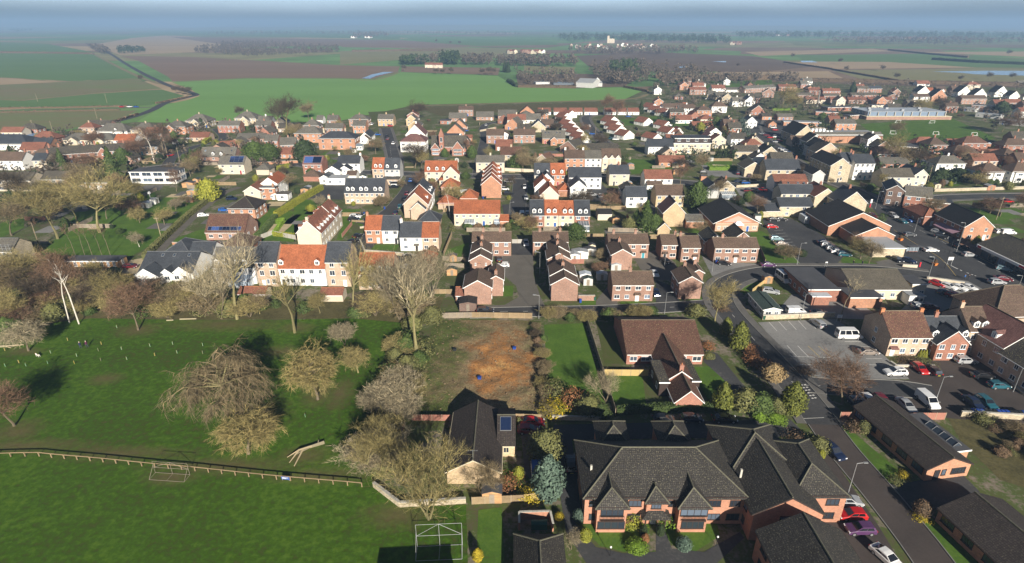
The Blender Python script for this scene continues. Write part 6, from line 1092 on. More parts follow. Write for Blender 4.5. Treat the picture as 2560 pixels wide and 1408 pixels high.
def car_parts(kind):
 L,W,low,cab = car_shape(kind); w = W / 2; out = []
 b = MB(); loft(b,low,[(-w,.95,.9),(-w * .93,.99,1),(0,1,1.015),(w * .93,.99,1),(w,.95,.9)])
 n = len(cab); vs = []
 for s in (-1,1): vs += [(x,s * (w * .93 if i in (0,n - 1) else w * (.74 if kind not in ('van','minibus') else .86)),z) for i,(x,z) in enumerate(cab)]
 b.add(vs,[(i,(i + 1) % n,n + (i + 1) % n,n + i) for i in range(n)] + [tuple(range(n - 1,-1,-1)),tuple(range(n,2 * n))])
 out.append(('body',b.mesh('body','paint_white',smooth=False),None))
 tw = w * (.74 if kind not in ('van','minibus') else .86)
 def quad(name,p0,p1,w0,w1,k0=.12,k1=.92,off=.02):
  (x0,z0),(x1,z1) = p0,p1; d = Vector((x1 - x0,0,z1 - z0)); nn = Vector((-d.z,0,d.x)).normalized() * off
  if nn.z < 0: nn = -nn
  q = []
  for t,ww in ((k0,w0),(k1,w1)):
   c = Vector((x0,0,z0)) + d * t + nn; q += [(c.x,-ww,c.z),(c.x,ww,c.z)]
  b = MB(); b.add([q[0],q[1],q[3],q[2]],[(0,1,2,3)]); return b.mesh(name,'carglass')
 out.append(('windscreen',quad('windscreen',cab[n - 1],cab[n - 2],w * .84,tw * .9),None))
 out.append(('rear_window',quad('rear_window',cab[0],cab[1],w * .82,tw * .88,.25 if kind in ('van','minibus') else .12,.9),None))
 zc0,zc1 = cab[0][1] + .07,max(c[1] for c in cab) - .13
 def cab_x(z,front):
  seg = (cab[n - 1],cab[n - 2]) if front else (cab[0],cab[1]); t = min(1,(z - seg[0][1]) / (seg[1][1] - seg[0][1])); return seg[0][0] + (seg[1][0] - seg[0][0]) * t
 for s in (-1,1):
  def yz(z): t = (z - cab[0][1]) / (zc1 + .13 - cab[0][1]); return s * (w * .93 + (tw - w * .93) * t + .018)
  spans = [(.45,1.0)] if kind == 'van' else ([(0.04,.3),(.33,.62),(.66,.97)] if kind == 'minibus' else [(.10,.50),(.54,.96)])
  for (u0,u1) in spans:
   b = MB(); q = []
   for z,u in ((zc0 + (.1 if kind in ('van','minibus') else 0),u0),(zc0 + (.1 if kind in ('van','minibus') else 0),u1),(zc1,u1),(zc1,u0)):
    xa,xb = cab_x(z,False) + .06,cab_x(z,True) - .08
    if kind == 'van': xa = xb - 1.35
    q.append((xa + (xb - xa) * u,yz(z),z))
   b.add(q,[(0,1,2,3)]); out.append(('side_window',b.mesh('side_window','carglass'),None))
 def wheel():
  b = MB(); r_ = .33 if kind not in ('suv','van','minibus') else .36; b.bar((0,-.11,0),(0,.11,0),r_,n=12); return b.mesh('wheel','tyre')
 def rim(): b = MB(); b.bar((0,-.118,0),(0,.118,0),.21,n=10); return b.mesh('rim','rim')
 wm,rm = wheel(),rim(); r_ = .33 if kind not in ('suv','van','minibus') else .36
 for x in (-L * .30,L * .31):
  for s in (-1,1): out.append(('wheel',wm,(x,s * (w - .09),r_),rm))
 for s in (-1,1):
  b = MB(); b.box(L/2 - .25,s * w * .78 - .2,low[8][1] + .08,L/2 - .02,s * w * .78 + .16,low[8][1] + .22); out.append(('headlight',b.mesh('headlight','headlamp'),None))
  b = MB(); b.box(-L/2 - .015,s * w * .8 - .14,low[1][1] - .02,-L/2 + .12,s * w * .8 + .12,low[1][1] + .16); out.append(('tail_light',b.mesh('tail_light','taillamp'),None))
 b = MB(); b.box(-L/2 - .012,-.26,.52,-L/2 + .03,.26,.63); out.append(('number_plate',b.mesh('number_plate','plate'),None))
 return out
def car_far(kind):
 L,W,low,cab = car_shape(kind); w = W / 2; b = MB(); loft(b,low,[(-w,.95,.9),(0,1,1.015),(w,.95,.9)]); n = len(cab); b.mi = 1; vs = []
 for s in (-1,1): vs += [(x,s * (w * .93 if i in (0,n - 1) else w * .74),z) for i,(x,z) in enumerate(cab)]
 b.add(vs,[(i,(i + 1) % n,n + (i + 1) % n,n + i) for i in range(n)] + [tuple(range(n - 1,-1,-1)),tuple(range(n,2 * n))])
 b.mi = 0; b.add([(c[0] * .96,s * w * .70,c[1] + .03) for c in cab[1:n - 1] for s in (-1,1)],[(0,1,3,2),(2,3,5,4)]); b.mi = 2
 for x in (-L * .30,L * .31):
  for s in (-1,1): b.bar((x,s * w - .1,.33),(x,s * w + .01,.33),.33,n=8)
 return b.mesh('car',['paint_white','carglass','tyre'])
CARW = dict(hatch='hatchback',saloon='saloon car',estate='estate car',suv='SUV',van='van',minibus='minibus')
def car(px,py,kind,colour,deg,where,group='parked vehicles'):
 g = gp(px,py); lab = '%s %s %s' % (PN[colour],CARW[kind],where); cat = {'van': 'van','minibus': 'minibus'}.get(kind,'car'); nm = {'van': 'van','minibus': 'minibus'}.get(kind,'car')
 if g.y > 230:
  o = link(nm,cached(('carfar',kind),lambda: car_far(kind)),None,(g.x,g.y,.115),R(deg)); setmat(o,'paint_' + colour); return tag(o,lab,cat,group)
 o = thing(nm,lab,cat,(g.x,g.y,.115),R(deg),group)
 for p in cached(('car',kind),lambda: car_parts(kind)):
  q = link(p[0],p[1],o,p[2])
  if p[0] == 'body': setmat(q,'paint_' + colour)
  if p[0] == 'wheel': link('rim',p[3],q)
 return o
for c in [(2120,846,'minibus','white',0,'parked at the car park wall'),(2043,815,'estate','silver',98,'parked by the stone wall of the car park'),(2168,886,'saloon','bronze',0,'parked in the car park beside the buff houses'),(2236,938,'suv','white',180,'at the car park edge by the grass island'),(2297,928,'hatch','red',-88,'beside the black car in the parking court'),(2327,932,'estate','black',92,'beside the red hatchback in the parking court'),(2412,908,'estate','silver',0,'in front of the slate-roofed houses'),(2452,945,'saloon','black',0,'in the shadow across the parking court'),(2494,970,'hatch','teal',0,'beside the low wall of the parking court'),
 (2170,1012,'suv','white',-88,'with black roof beside the fence panels'),(2203,1012,'suv','darkred',-88,'between the white and silver cars'),(2263,1020,'saloon','silver',-88,'left of the white van by the fence'),(2316,1009,'van','white',-88,'parked nose out beside the lamp post'),(2138,1016,'hatch','navy',-88,'in the shade of the round tree'),(2431,1014,'saloon','navy',-88,'by the blue wheelie bins'),(2463,1014,'estate','teal',-88,'by the blue wheelie bins'),(1989,785,'van','white',0,'on the yard above the stone wall'),(2048,789,'saloon','black',0,'beside the white van on the yard'),
 (2081,1136,'estate','navy',-75,'half on the block-paved road'),(2114,1262,'suv','silver',0,'under the care home bay'),(2127,1295,'hatch','red',180,'beside the care home wall'),(2148,1331,'hatch','purple',180,'beside the care home wall'),(2214,1402,'saloon','white',-70,'at the foot of the care home wall'),(1426,1168,'suv','black',90,'in the shade left of the care home'),(1342,1183,'van','blue',90,'behind the blue spruce'),(1331,1062,'saloon','red',0,'on the bungalow drive behind the plot'),(1322,1082,'hatch','darkred',0,'nearest the bungalow on its drive'),(1659,1055,'hatch','black',0,'under the hedge behind the care home'),(1728,1053,'hatch','navy',0,'under the hedge behind the care home'),(1810,1054,'saloon','black',0,'under the hedge behind the care home'),
 (1932,553,'saloon','black',0,'left of two by the stone wall of the shops car park'),(1953,553,'hatch','black',0,'right of two by the stone wall of the shops car park'),(1929,571,'hatch','red',0,'alone beside the health centre'),(2060,611,'saloon','navy',-12,'first in the row by the shop hall'),(2069,618,'estate','silver',-12,'in the row by the shop hall'),(2081,626,'hatch','silver',-12,'in the row by the shop hall'),(2094,634,'saloon','white',-12,'in the row by the shop hall'),(2110,641,'hatch','teal',-12,'last in the row by the shop hall'),(1810,663,'hatch','black',-20,'on the drive of the wide brick pair'),(1919,667,'saloon','purple',0,'at the kerb below the triangular lawn'),(1956,702,'minibus','white',-85,'beside the black-roofed hall'),(1926,734,'estate','silver',-20,'behind the grey cabin'),
 (2231,543,'estate','silver',-85,'at the kerb of the high street'),(2254,557,'saloon','teal',-85,'behind the silver estate on the high street'),(2272,554,'hatch','blue',-85,'nosed in on the high street'),(2180,543,'hatch','darkred',-85,'driving out past the stone gable'),(2272,591,'hatch','grey',0,'crossing by the shop hall gable'),(2352,596,'hatch','black',-40,'in front of the awning'),(2343,584,'hatch','silver',-60,'in front of the awning'),(2326,630,'saloon','white',0,'beside the bus shelter'),(2421,642,'hatch','silver',0,'before the corner store'),(2403,622,'hatch','black',0,'behind the street railings'),(2508,677,'hatch','palegreen',-30,'before the corner store'),(2490,711,'suv','silver',0,'driving up the high street'),(2506,702,'saloon','darkred',-20,'parked opposite the corner store'),(2342,715,'hatch','red',-60,'first of four beside the yellow wall'),(2370,722,'hatch','white',-60,'beside the red car by the yellow wall'),(2394,724,'saloon','white',-60,'in the row by the yellow wall'),(2419,724,'saloon','white',-60,'last of the row by the yellow wall'),(2242,654,'hatch','black',-85,'beside the curved yellow wall'),(2518,507,'saloon','red',0,'off the hill road'),(2500,584,'hatch','white',0,'behind the awning shop'),(2518,586,'van','white',0,'behind the awning shop'),
 (1257,668,'hatch','white',180,'in the middle of the pink-brick close'),(1249,653,'hatch','black',90,'behind the white hatchback in the close'),(1315,613,'estate','silver',-88,'in the turning head of the close'),(1213,783,'suv','black',0,'in the shade at the foot of the close'),(1639,738,'hatch','navy',-88,'on the drive beside the two-porch pair'),(1636,689,'saloon','white',-88,'behind the two-porch pair'),(1664,658,'hatch','black',-60,'in the small tarmac court'),(1315,498,'hatch','silver',-88,'in the street between the terraces'),(1312,471,'hatch','white',-88,'in the street between the terraces'),(1271,457,'saloon','silver',0,'in the bays beside the stepped terrace'),(1262,476,'hatch','white',0,'in the bays beside the stepped terrace'),(1272,488,'estate','black',0,'in the bays beside the stepped terrace'),(1305,540,'van','white',90,'at the end of the street between the terraces'),(1318,536,'hatch','silver',90,'beside the white van between the terraces'),(1528,493,'saloon','black',90,'in the yard behind the main street'),(1480,491,'estate','silver',0,'in the yard behind the main street'),
 (1014,673,'hatch','white',180,'in the court by the orange garage'),(1024,645,'saloon','black',0,'in the court by the orange garage'),(896,594,'hatch','black',60,'on the lane below the cream terrace'),(884,609,'estate','black',60,'on the lane below the cream terrace'),(885,553,'suv','black',0,'by the slate garage'),(889,546,'suv','white',0,'by the slate garage'),(898,540,'saloon','black',0,'by the slate garage'),(990,536,'hatch','navy',90,'in the lane beside the buff gable'),(1001,520,'estate','teal',90,'in the lane beside the buff gable'),(1012,502,'suv','black',90,'in the lane beside the buff gable'),(1018,487,'hatch','darkred',90,'in the lane beside the buff gable'),(1027,454,'hatch','blue',90,'at the top of the lane'),(991,465,'van','white',0,'beside the six-dormer terrace'),(985,471,'saloon','black',0,'beside the six-dormer terrace'),(179,669,'suv','white',180,'by the timber garden building'),(327,671,'hatch','darkred',15,'on the gravel beside the low white house'),(509,542,'hatch','white',20,'beside the track'),(561,529,'hatch','blue',0,'by the brick house on the track'),(580,501,'suv','navy',0,'by the brick house on the track'),(534,615,'suv','darkred',0,'by the brown pyramid roof'),
 (426,391,'hatch','red',70,'on the tree-lined road'),(710,389,'suv','white',30,'on the villa drive'),(496,402,'hatch','white',0,'beside the dormer bungalow'),(305,269,'hatch','red',0,'on the field lane'),(325,269,'suv','white',0,'on the field lane'),(341,269,'hatch','blue',0,'on the field lane'),(976,317,'hatch','red',0,'at the head of the short street'),(930,313,'suv','white',90,'at the head of the short street'),(944,339,'estate','blue',0,'beside the large villa'),(968,344,'suv','black',90,'on the short street'),(970,350,'hatch','darkred',90,'on the short street'),(984,361,'suv','white',90,'on the short street'),(1215,315,'suv','silver',90,'by the school lane'),(1164,329,'hatch','blue',0,'behind the school'),(1157,302,'saloon','white',0,'by the allotments'),(1473,317,'hatch','white',90,'on the curving estate road'),(1463,323,'hatch','red',0,'on the estate drive'),(1480,337,'hatch','blue',0,'on the estate drive'),(1526,348,'hatch','teal',60,'on the curving estate road'),(1539,351,'suv','white',0,'on the curving estate road'),(1571,293,'saloon','blue',0,'beside the estate green'),(1504,334,'hatch','black',60,'on the curving estate road'),(1512,444,'van','white',0,'on the main street'),
 (1891,322,'saloon','black',0,'near the blue cedar'),(1933,321,'saloon','white',0,'near the supermarket'),(1937,327,'hatch','red',0,'near the supermarket'),(1925,346,'hatch','red',0,'by the old street parking'),(1939,345,'suv','white',0,'by the old street parking'),(1948,355,'hatch','red',0,'by the old street parking'),(1939,357,'saloon','silver',0,'by the old street parking'),(1954,374,'saloon','silver',-20,'in the street row'),(1961,378,'saloon','white',-20,'in the street row'),(1968,382,'hatch','white',-20,'in the street row'),(1975,386,'hatch','blue',-20,'in the street row'),(2015,308,'saloon','red',0,'behind the supermarket'),(2025,312,'suv','white',0,'behind the supermarket'),(2033,317,'hatch','red',0,'behind the supermarket'),(1768,249,'saloon','white',0,'at the far side of the village'),(2169,372,'suv','silver',0,'below the school field'),(2191,382,'saloon','white',0,'below the school field'),(2459,389,'saloon','blue',40,'between the hill road semis'),(2375,378,'saloon','white',20,'between the hill road semis'),(1846,457,'saloon','navy',0,'in the old car park'),(1863,460,'hatch','blue',0,'in the old car park'),(1885,457,'saloon','silver',0,'in the old car park'),(1848,423,'hatch','silver',60,'in the sloping car park'),(1764,477,'hatch','silver',80,'beside the grey cottage'),(1759,434,'hatch','grey',0,'in the sloping car park')]:
 car(*c)
cr = random.Random(4)
for x,y in ((1990,333),(2002,333),(1965,318),(1978,318),(1905,335),(1915,338),(1870,478),(1888,478),(1906,476),(1850,436),(1870,440),(2440,762),(2462,772),(2300,770),(2322,772),(2270,655),(2360,735),(2385,745),(1470,488),(1500,492),(1940,600),(1952,612)): q = cr.choice(list(PAINT)); car(x,y + 2,cr.choice(('hatch','saloon','suv','hatch')),q,cr.choice((0,0,-60,90)),'parked %s' % ('behind the old high street' if y < 345 else 'in the old walled car park' if y < 500 else 'in the shops parking'),'cars in the public car parks')
# ---------------------------------------------------------------- fences,walls,hedges
def fence_panels(pts,label,m='plank',h=1.7,step=1.83,post='pole',world=False,group=None,cat='fence',boards=True,name='panel_fence'):
 """posts and panels, each a part; boards ribbed into every panel"""
 L = [Vector(p) if world else gp(*p) for p in pts]; root = thing(name,label,cat,(L[0].x,L[0].y,0),0,group); o = L[0]
 def pm(w):
  def fn():
   b = MB(); n = max(3,int(w / .16))
   for i in range(n): b.box(i * w / n + .005,-.02 - .012 * (i % 2),.06,(i + 1) * w / n - .005,.02,h + .02 * ((i * 7) % 3) / 3)
   b.box(0,.02,.3,w,.06,.4); b.box(0,.02,h - .3,w,.06,h - .2); return b.mesh('panel',m)
  return cached(('panel',m,round(w,1),h),fn)
 def po(): b = MB(); b.box(-.05,-.05,0,.05,.05,h + .08); return b.mesh('post',post)
 for a,c in zip(L[:-1],L[1:]):
  d = c - a; n = max(1,round(d.length / step)); w = d.length / n; an = math.atan2(d.y,d.x)
  for i in range(n):
   p = a + d * (i / n); link('panel',pm(w),root,(p.x - o.x,p.y - o.y,0.02),an,(w / round(w,1) if round(w,1) else 1,1,1)); link('post',cached(('post',post,h),po),root,(p.x - o.x,p.y - o.y,0),an)
 link('post',cached(('post',post,h),po),root,(L[-1].x - o.x,L[-1].y - o.y,0)); return root
def wall_line(pts,label,m='stone',h=1.2,t=.35,coping='concrete',group=None):
 L = [gp(*p) for p in pts]; o = L[0]; root = thing('garden_wall',label,'wall',(o.x,o.y,0),0,group)
 for i,(a,c) in enumerate(zip(L[:-1],L[1:])):
  d = c - a; an = math.atan2(d.y,d.x); b = MB(); b.box(0,-t/2,0,d.length,t/2,h); q = b.build('masonry',m,root,uv=True); q.location = (a.x - o.x,a.y - o.y,.0); q.rotation_euler = (0,0,an)
  b = MB(); n = max(1,int(d.length / .6))
  for k in range(n): b.box(k * d.length / n + .01,-t/2 - .05,h + .002,(k + 1) * d.length / n - .01,t/2 + .05,h + .1 + .01 * (k % 3))
  q = b.build('coping',coping,root); q.location = (a.x - o.x,a.y - o.y,0); q.rotation_euler = (0,0,an); q['kind'] = 'stuff'
 return root
hr = random.Random(23)
def hedge(pts,label,m='leaf',h=1.8,w=1.2,size=.16,dens=26,group=None):
 L = [gp(*p) for p in pts]; o = L[0]; b = MB()
 for a,c in zip(L[:-1],L[1:]):
  d = c - a; t = d.normalized(); s = Vector((-t.y,t.x,0)); a0 = a - o; n = int(d.length * (2 * h + w) * dens / max(1,size / .16) ** 2)
  q = [(a0 + s * (w * .42)),(a0 - s * (w * .42)),(a0 + d - s * (w * .42)),(a0 + d + s * (w * .42))]
  b.add([(p.x,p.y,0) for p in q] + [(p.x,p.y,h * .93) for p in q],[(4,5,6,7),(0,1,5,4),(1,2,6,5),(2,3,7,6),(3,0,4,7)])
  for i in range(n):
   u = hr.random() * d.length; k = hr.random() * (2 * h + w)
   if k < h: off,z = -w / 2,k
   elif k < 2 * h: off,z = w / 2,k - h
   else: off,z = hr.uniform(-w / 2,w / 2),h
   p = a0 + t * u + s * (off + hr.gauss(0,.08)) + Vector((0,0,z + hr.gauss(0,.07))); r1 = Vector((hr.uniform(-1,1),hr.uniform(-1,1),hr.uniform(-1,1))).normalized() * size * hr.uniform(.6,1.3); r2 = r1.orthogonal().normalized() * size * .6
   b.add([tuple(p - r1),tuple(p + r2),tuple(p + r1),tuple(p - r2)],[(0,1,2,3)])
 q = b.build('hedge',m); q.location = (o.x,o.y,0); return tag(q,label,'hedge',group)
hedge([(362,650),(420,592),(470,545),(520,505),(545,488)],'long clipped hedge along the muddy track','leafolive',2,1.4)
hedge([(805,475),(760,500),(690,545)],'golden hedge beside the white pub wall','leafgold',2.4,1.8); hedge([(690,548),(655,590),(632,615)],'dark hedge between the brick houses and the terrace garden','leaf',2.2,1.6); hedge([(685,590),(735,595)],'short golden hedge across the terrace garden','leafgold',1.6,1.2); hedge([(690,560),(710,555),(685,590)],'clipped hedge corner in the terrace garden','leafbright',1.6,1)
hedge([(480,345),(510,345),(525,352),(510,362)],'bright clipped hedge at the road bend','leafgold',2.6,2.4,.25,12); hedge([(1540,1036),(1660,1028),(1780,1028)],'low evergreen hedge along the dark drive','leaf',1.6,1.4); hedge([(1300,1060),(1300,1065)],'clipped block of hedge on the bungalow drive','leafolive',1.4,1); hedge([(1510,497),(1548,497)],'dark hedge beside the paved yard','leafdark',2,2); hedge([(690,425),(728,418)],'golden hedge at the main street corner','leafgold',2,1.8,.2,14)
hedge([(1770,425),(1840,425)],'bright hedge above the sloping car park','leafbright',2,4,.3,8); hedge([(1930,277),(1990,276)],'clipped hedge behind the blue cedar','leafbright',2,2,.3,8); hedge([(605,325),(640,325)],'hedge between the field-edge houses','leaf',2.5,2,.3,8)
for pts,lab,m,h in [([(200,332),(290,305),(345,287)],'dark cut hedge along the field road','leafbrown',1.6),([(390,260),(470,244)],'low hedge on the bend of the field road','leafbrown',1.4),([(-60,273),(150,271),(320,267)],'patchy hedge along the field lane','leafbrown',1.4),([(-60,284),(150,279),(300,276)],'patchy hedge below the field lane','leafbrown',1.2),([(-60,133),(120,134),(235,136)],'thick dark hedge between the green fields','leafbrown',4),([(1270,205),(1292,218)],'dark clipped hedge at the yard corner','leafdark',4),([(1295,219),(1440,221)],'hedge along the farm yard','leafbrown',3),([(1560,219),(1620,231)],'hedge at the field corner beside the village','leafbrown',2.5),([(2080,175),(2200,196),(2300,214)],'dark field hedge leading to the village','leafbrown',2.5),([(1960,157),(2080,174)],'hedge beside the flooded field','leafbrown',2.5),([(2330,150),(2450,158),(2600,164)],'dark tree-lined hedge across the right fields','leafdark',5),([(2220,126),(2330,137),(2420,145)],'hedge between the distant right fields','leafbrown',4),([(880,130),(1000,128),(1110,128)],'line of hedge shrubs across the distant slope','leafbrown',5),([(1640,196),(1800,200),(1960,200)],'wooded hedge behind the sports ground','leafbrown',6),([(1960,202),(2300,210),(2560,216)],'railway hedge beyond the village','leafbrown',4)]:
 hedge(pts,lab,m,h,h * .9,.5 + h * .12,7,'field hedges')
# the rail fence across the park
L = smooth_line([gp(*p) for p in [(-120,1150),(0,1144),(101,1142),(137,1146),(254,1156),(381,1169),(473,1177),(640,1195),(760,1206),(880,1216),(930,1222)]],6)
root = thing('rail_fence','weathered timber post and rail fence crossing the park','fence',(L[0].x,L[0].y,0)); o = L[0]; acc = 0; posts = [L[0]]; step = 2.4
for a,c in zip(L[:-1],L[1:]):
 d = (c - a).length
 while acc + d >= step: t_ = (step - acc) / d; a = a + (c - a) * t_; posts.append(a); d = (c - a).length; acc = 0
 acc += d
def pst(): b = MB(); b.box(-.07,-.07,0,.07,.07,.95); return b.mesh('post','plank')
for a in posts: link('post',cached('rpost',pst),root,(a.x - o.x,a.y - o.y,0))
for a,c in zip(posts[:-1],posts[1:]):
 b = MB(); d = c - a; b.box(0,-.05,.88,d.length - .02,.05,1.0); q = b.build('rail','plank',root); q.location = (a.x - o.x,a.y - o.y,0); q.rotation_euler = (0,0,math.atan2(d.y,d.x))
def board(pos,label,w,h,z,m,deg,legs=True,txt=None,tcol='upvc',nm='sign_board'):
 g = gp(*pos); r_ = thing(nm,label,'sign',(g.x,g.y,0),R(deg)); b = MB(); b.box(-w/2,-.03,z,w/2,.03,z + h); b.build('board',m,r_)
 if legs:
  for s in (-1,1): b = MB(); b.box(s * w * .42 - .04,.031,0,s * w * .42 + .04,.1,z + h); b.build('post','steel',r_)
 if txt:
  b = MB()
  for i,(x0,x1,zz) in enumerate(txt): b.box(w * x0,-.036,z + h * zz,w * x1,-.031,z + h * (zz + .14))
  b.build('lettering',tcol,r_)
 return r_
board((715,1203),'blue and white notice board fixed to the park fence',1.4,.55,.35,'signblue',-8,True,[(-.4,.35,.6),(-.4,.1,.3)])
board((2096,806),'white and blue car park sign on two posts',1.2,.8,1.3,'upvc',0,True,[(-.4,.4,.55),(-.4,.2,.2)],'signblue'); board((2372,664),'white direction sign board by the high street junction',1.6,1.0,1.8,'upvc',0,True,[(-.4,.4,.6),(-.4,.3,.3)],'signblue'); board((2176,515),'tall blue and white bus stop sign by the stone gable',.7,1.6,1.2,'upvc',0,True,[(-.4,.4,.7),(-.4,.4,.2)],'signblue'); board((2064,668),'small white road sign by the flat black roof',.7,.35,1.4,'upvc',0)
mat('oldsteel',(0.30,0.31,0.31),.6,.2,2)
# cricket sight-screen frames
def sight_frame(pos,label,w,h,d,m,deg):
 g = gp(*pos); r_ = thing('sight_screen_frame',label,'frame',(g.x,g.y,.06),R(deg)); k = .03
 def bar(n_,a,c): b = MB(); b.bar(a,c,k,n=5); b.build(n_,m,r_)
 for x in (-w/2,0,w/2): bar('upright',(x,0,0),(x,0,h)); bar('foot',(x,0,.05),(x,-d,.05))
 for z in (.1,h * .5,h): bar('rail',(-w/2,0,z),(w/2,0,z))
 bar('rail',(-w/2,-d,.05),(w/2,-d,.05)); bar('brace',(-w/2,0,h * .5),(0,0,h)); bar('brace',(w/2,0,h * .5),(0,0,h))
 for x in (-w/2,w/2): bar('strut',(x,-d,.05),(x,0,h * .7))
sight_frame((432,1186),'empty sight-screen frame standing at the park fence',6,2.4,1.6,'oldplank',-5); sight_frame((1100,1366),'tall white metal sight-screen frame on the lower pitch',6.4,4.2,2.4,'oldsteel',3)
# fallen tree and logs
def deadwood(pos,label,segs,r0):
 g = gp(*pos); b = MB()
 for (a,c,r1,r2) in segs: b.bar(a,c,r1 * r0,r2 * r0,6)
 q = b.build('fallen_tree','plank'); q.location = (g.x,g.y,0); setmat(q,'twigpale'); tag(q,label,'log')
deadwood((765,1135),'bleached fallen tree with forked limbs lying on the park grass',[((2.4,2.6,.4),(.6,1.4,.5),1,.8),((.6,1.4,.5),(-1.2,.2,.7),.8,.5),((-1.2,.2,.7),(-2,-2.4,.2),.5,.2),((.6,1.4,.5),(-1.8,-.8,.4),.6,.3),((-.6,.6,.6),(-.9,-3.2,.2),.5,.25),((-1.2,.2,.7),(-2.8,-1.2,.3),.4,.15),((1.5,2,.4),(1.6,2.4,1.1),.5,.2)],.34); deadwood((20,870),'pale fallen log at the left of the park',[((-3,0,.3),(1,.4,.4),1,.7),((1,.4,.4),(3,1,.3),.7,.3),((-.5,.2,.3),(1.5,-.8,.5),.5,.2)],.3); deadwood((470,800),'short pale log at the edge of the scrub',[((-2,0,.2),(2,.3,.2),1,.8)],.22); deadwood((425,803),'small pale log under the scrub bank',[((-.8,0,.2),(.8,.2,.2),1,.8)],.2)
# tree guards
mat('tubegreen',(0.15,0.27,0.15),.6,.1); mat('tubeyellow',(0.3,0.26,0.06),.6,.1)
def tube(): b = MB(); b.bar((0,0,0),(0,0,.75),.06,.06,8); return b.mesh('guard','tubegreen')
def stake(): b = MB(); b.box(.08,-.02,0,.12,.02,.9); return b.mesh('stake','plank')
for x,y in ((665,440),(500,565),(190,660),(257,692),(55,696),(470,668),(730,668),(755,596),(995,478),(965,543),(990,640),(1190,530),(1245,628),(1470,500),(1515,590),(1690,478),(1735,565),(1985,493),(1985,568),(50,540),(1145,318),(2819,790 ),(2986,1190)):
 g = gp(x / 3.911,740 + y / 3.911); o = thing('tree_guard','pale tree-guard tube with stake on the park grass','tree guard',(g.x,g.y,.09),hr.uniform(0,6),'tree guards in the park'); q = link('guard',cached('tube',tube),o); link('stake',cached('stake',stake),o)
 if hr.random() < .3: setmat(q,'tubeyellow')
# people and dog
for n_,c_ in [('skin',(0.45,0.27,0.19)),('coatnavy',(0.02,0.03,0.07)),('coatplum',(0.09,0.02,0.06)),('coatblue',(0.03,0.12,0.35)),('coatblack',(0.02,0.02,0.02)),('trousers',(0.04,0.045,0.06)),('hairgrey',(0.4,0.37,0.33)),('hairbrown',(0.06,0.035,0.02)),('dogfur',(0.7,0.66,0.6)),('dogbrown',(0.3,0.14,0.05))]: mat(n_,c_,.9,.08,5,0)
def person_mesh(stride):
 def fn():
  me = bpy.data.meshes.new('body'); s = stride
  v = [(0,0,.95),(0,0,1.2),(0,0,1.42),(0,0,1.52),(0,.02,1.62),(0,.02,1.72),(-.19,0,1.40),(-.25,.06,1.12),(-.23,.16,.9),(.19,0,1.40),(.25,-.05,1.12),(.23,.03,.88),(-.1,0,.88),(-.11,s,.5),(-.11,s * .7,.08),(-.11,s * .7 + .16,.04),(.1,0,.88),(.11,-s,.5),(.11,-s * 1.6,.09),(.11,-s * 1.6 + .16,.04)]
  e = [(0,1),(1,2),(2,3),(3,4),(4,5),(2,6),(6,7),(7,8),(2,9),(9,10),(10,11),(0,12),(12,13),(13,14),(14,15),(0,16),(16,17),(17,18),(18,19)]
  me.from_pydata(v,e,[]); o = bpy.data.objects.new('tmp',me); COL.objects.link(o); m = o.modifiers.new('s','SKIN')
  rad = [(.17,.13),(.16,.12),(.19,.12),(.06,.06),(.095,.11),(.08,.09),(.075,.075),(.06,.06),(.04,.04),(.075,.075),(.06,.06),(.04,.04),(.1,.1),(.075,.075),(.05,.05),(.04,.03),(.1,.1),(.075,.075),(.05,.05),(.04,.03)]
  for i,r_ in enumerate(rad): me.skin_vertices[0].data[i].radius = r_
  me.skin_vertices[0].data[0].use_root = True; o.modifiers.new('u','SUBSURF').levels = 1
  dg = bpy.context.evaluated_depsgraph_get(); out = bpy.data.meshes.new_from_object(o.evaluated_get(dg)); bpy.data.objects.remove(o)
  out.materials.clear()
  for m_ in ('coatnavy','trousers','skin'): out.materials.append(MATS[m_])
  for p in out.polygons:
   z = p.center.z; p.material_index = 1 if z < .86 and abs(p.center.x) < .2 else (2 if z > 1.5 or (z < .95 and abs(p.center.x) > .19) else 0); p.use_smooth = True
  return out
 return cached(('person',stride),fn)
def hair_mesh():
 b = MB(); N_ = 8; vs = []
 for j in range(4):
  a = j * .5; 
  for i in range(N_): t = 6.283 * i / N_; vs.append((.115 * math.cos(a * .9) * math.cos(t),.02 - .02 + .125 * math.cos(a * .9) * math.sin(t),1.66 + .14 * math.sin(a * .95)))
 b.add(vs,[(j * N_ + i,j * N_ + (i + 1) % N_,(j + 1) * N_ + (i + 1) % N_,(j + 1) * N_ + i) for j in range(3) for i in range(N_)] + [tuple(range(3 * N_,4 * N_))]); return b.mesh('hair','hairgrey',smooth=True)
def person(pos,label,coat,hair,deg,z=.1,s=1.0):
 g = gp(*pos); o = link('person',person_mesh(.12),None,(g.x,g.y,z),R(deg),(s,s,s)); setmat(o,coat,0); tag(o,label,'person','people on foot'); q = link('hair',cached('hair',hair_mesh),o,(0,.02,0)); setmat(q,hair)
person((203,872),'person in a navy coat walking on the park grass','coatnavy','hairgrey',80); person((219,870),'person in a plum coat walking beside the navy coat','coatplum','hairgrey',80); person((2410,700),'person in a bright blue coat crossing the side street','coatblue','hairbrown',30); person((2420,701),'person in black walking beside the blue coat','coatblack','hairbrown',30); person((2132,664),'person in black on the path by the small grass strip','coatblack','hairbrown',100); person((2154,665),'person in dark blue on the path near the bare tree','coatnavy','hairbrown',-80); person((1904,573),'person standing at the health centre corner','coatblack','hairbrown',0); person((2411,765),'person beside the parked white cars','coatblack','hairbrown',0)
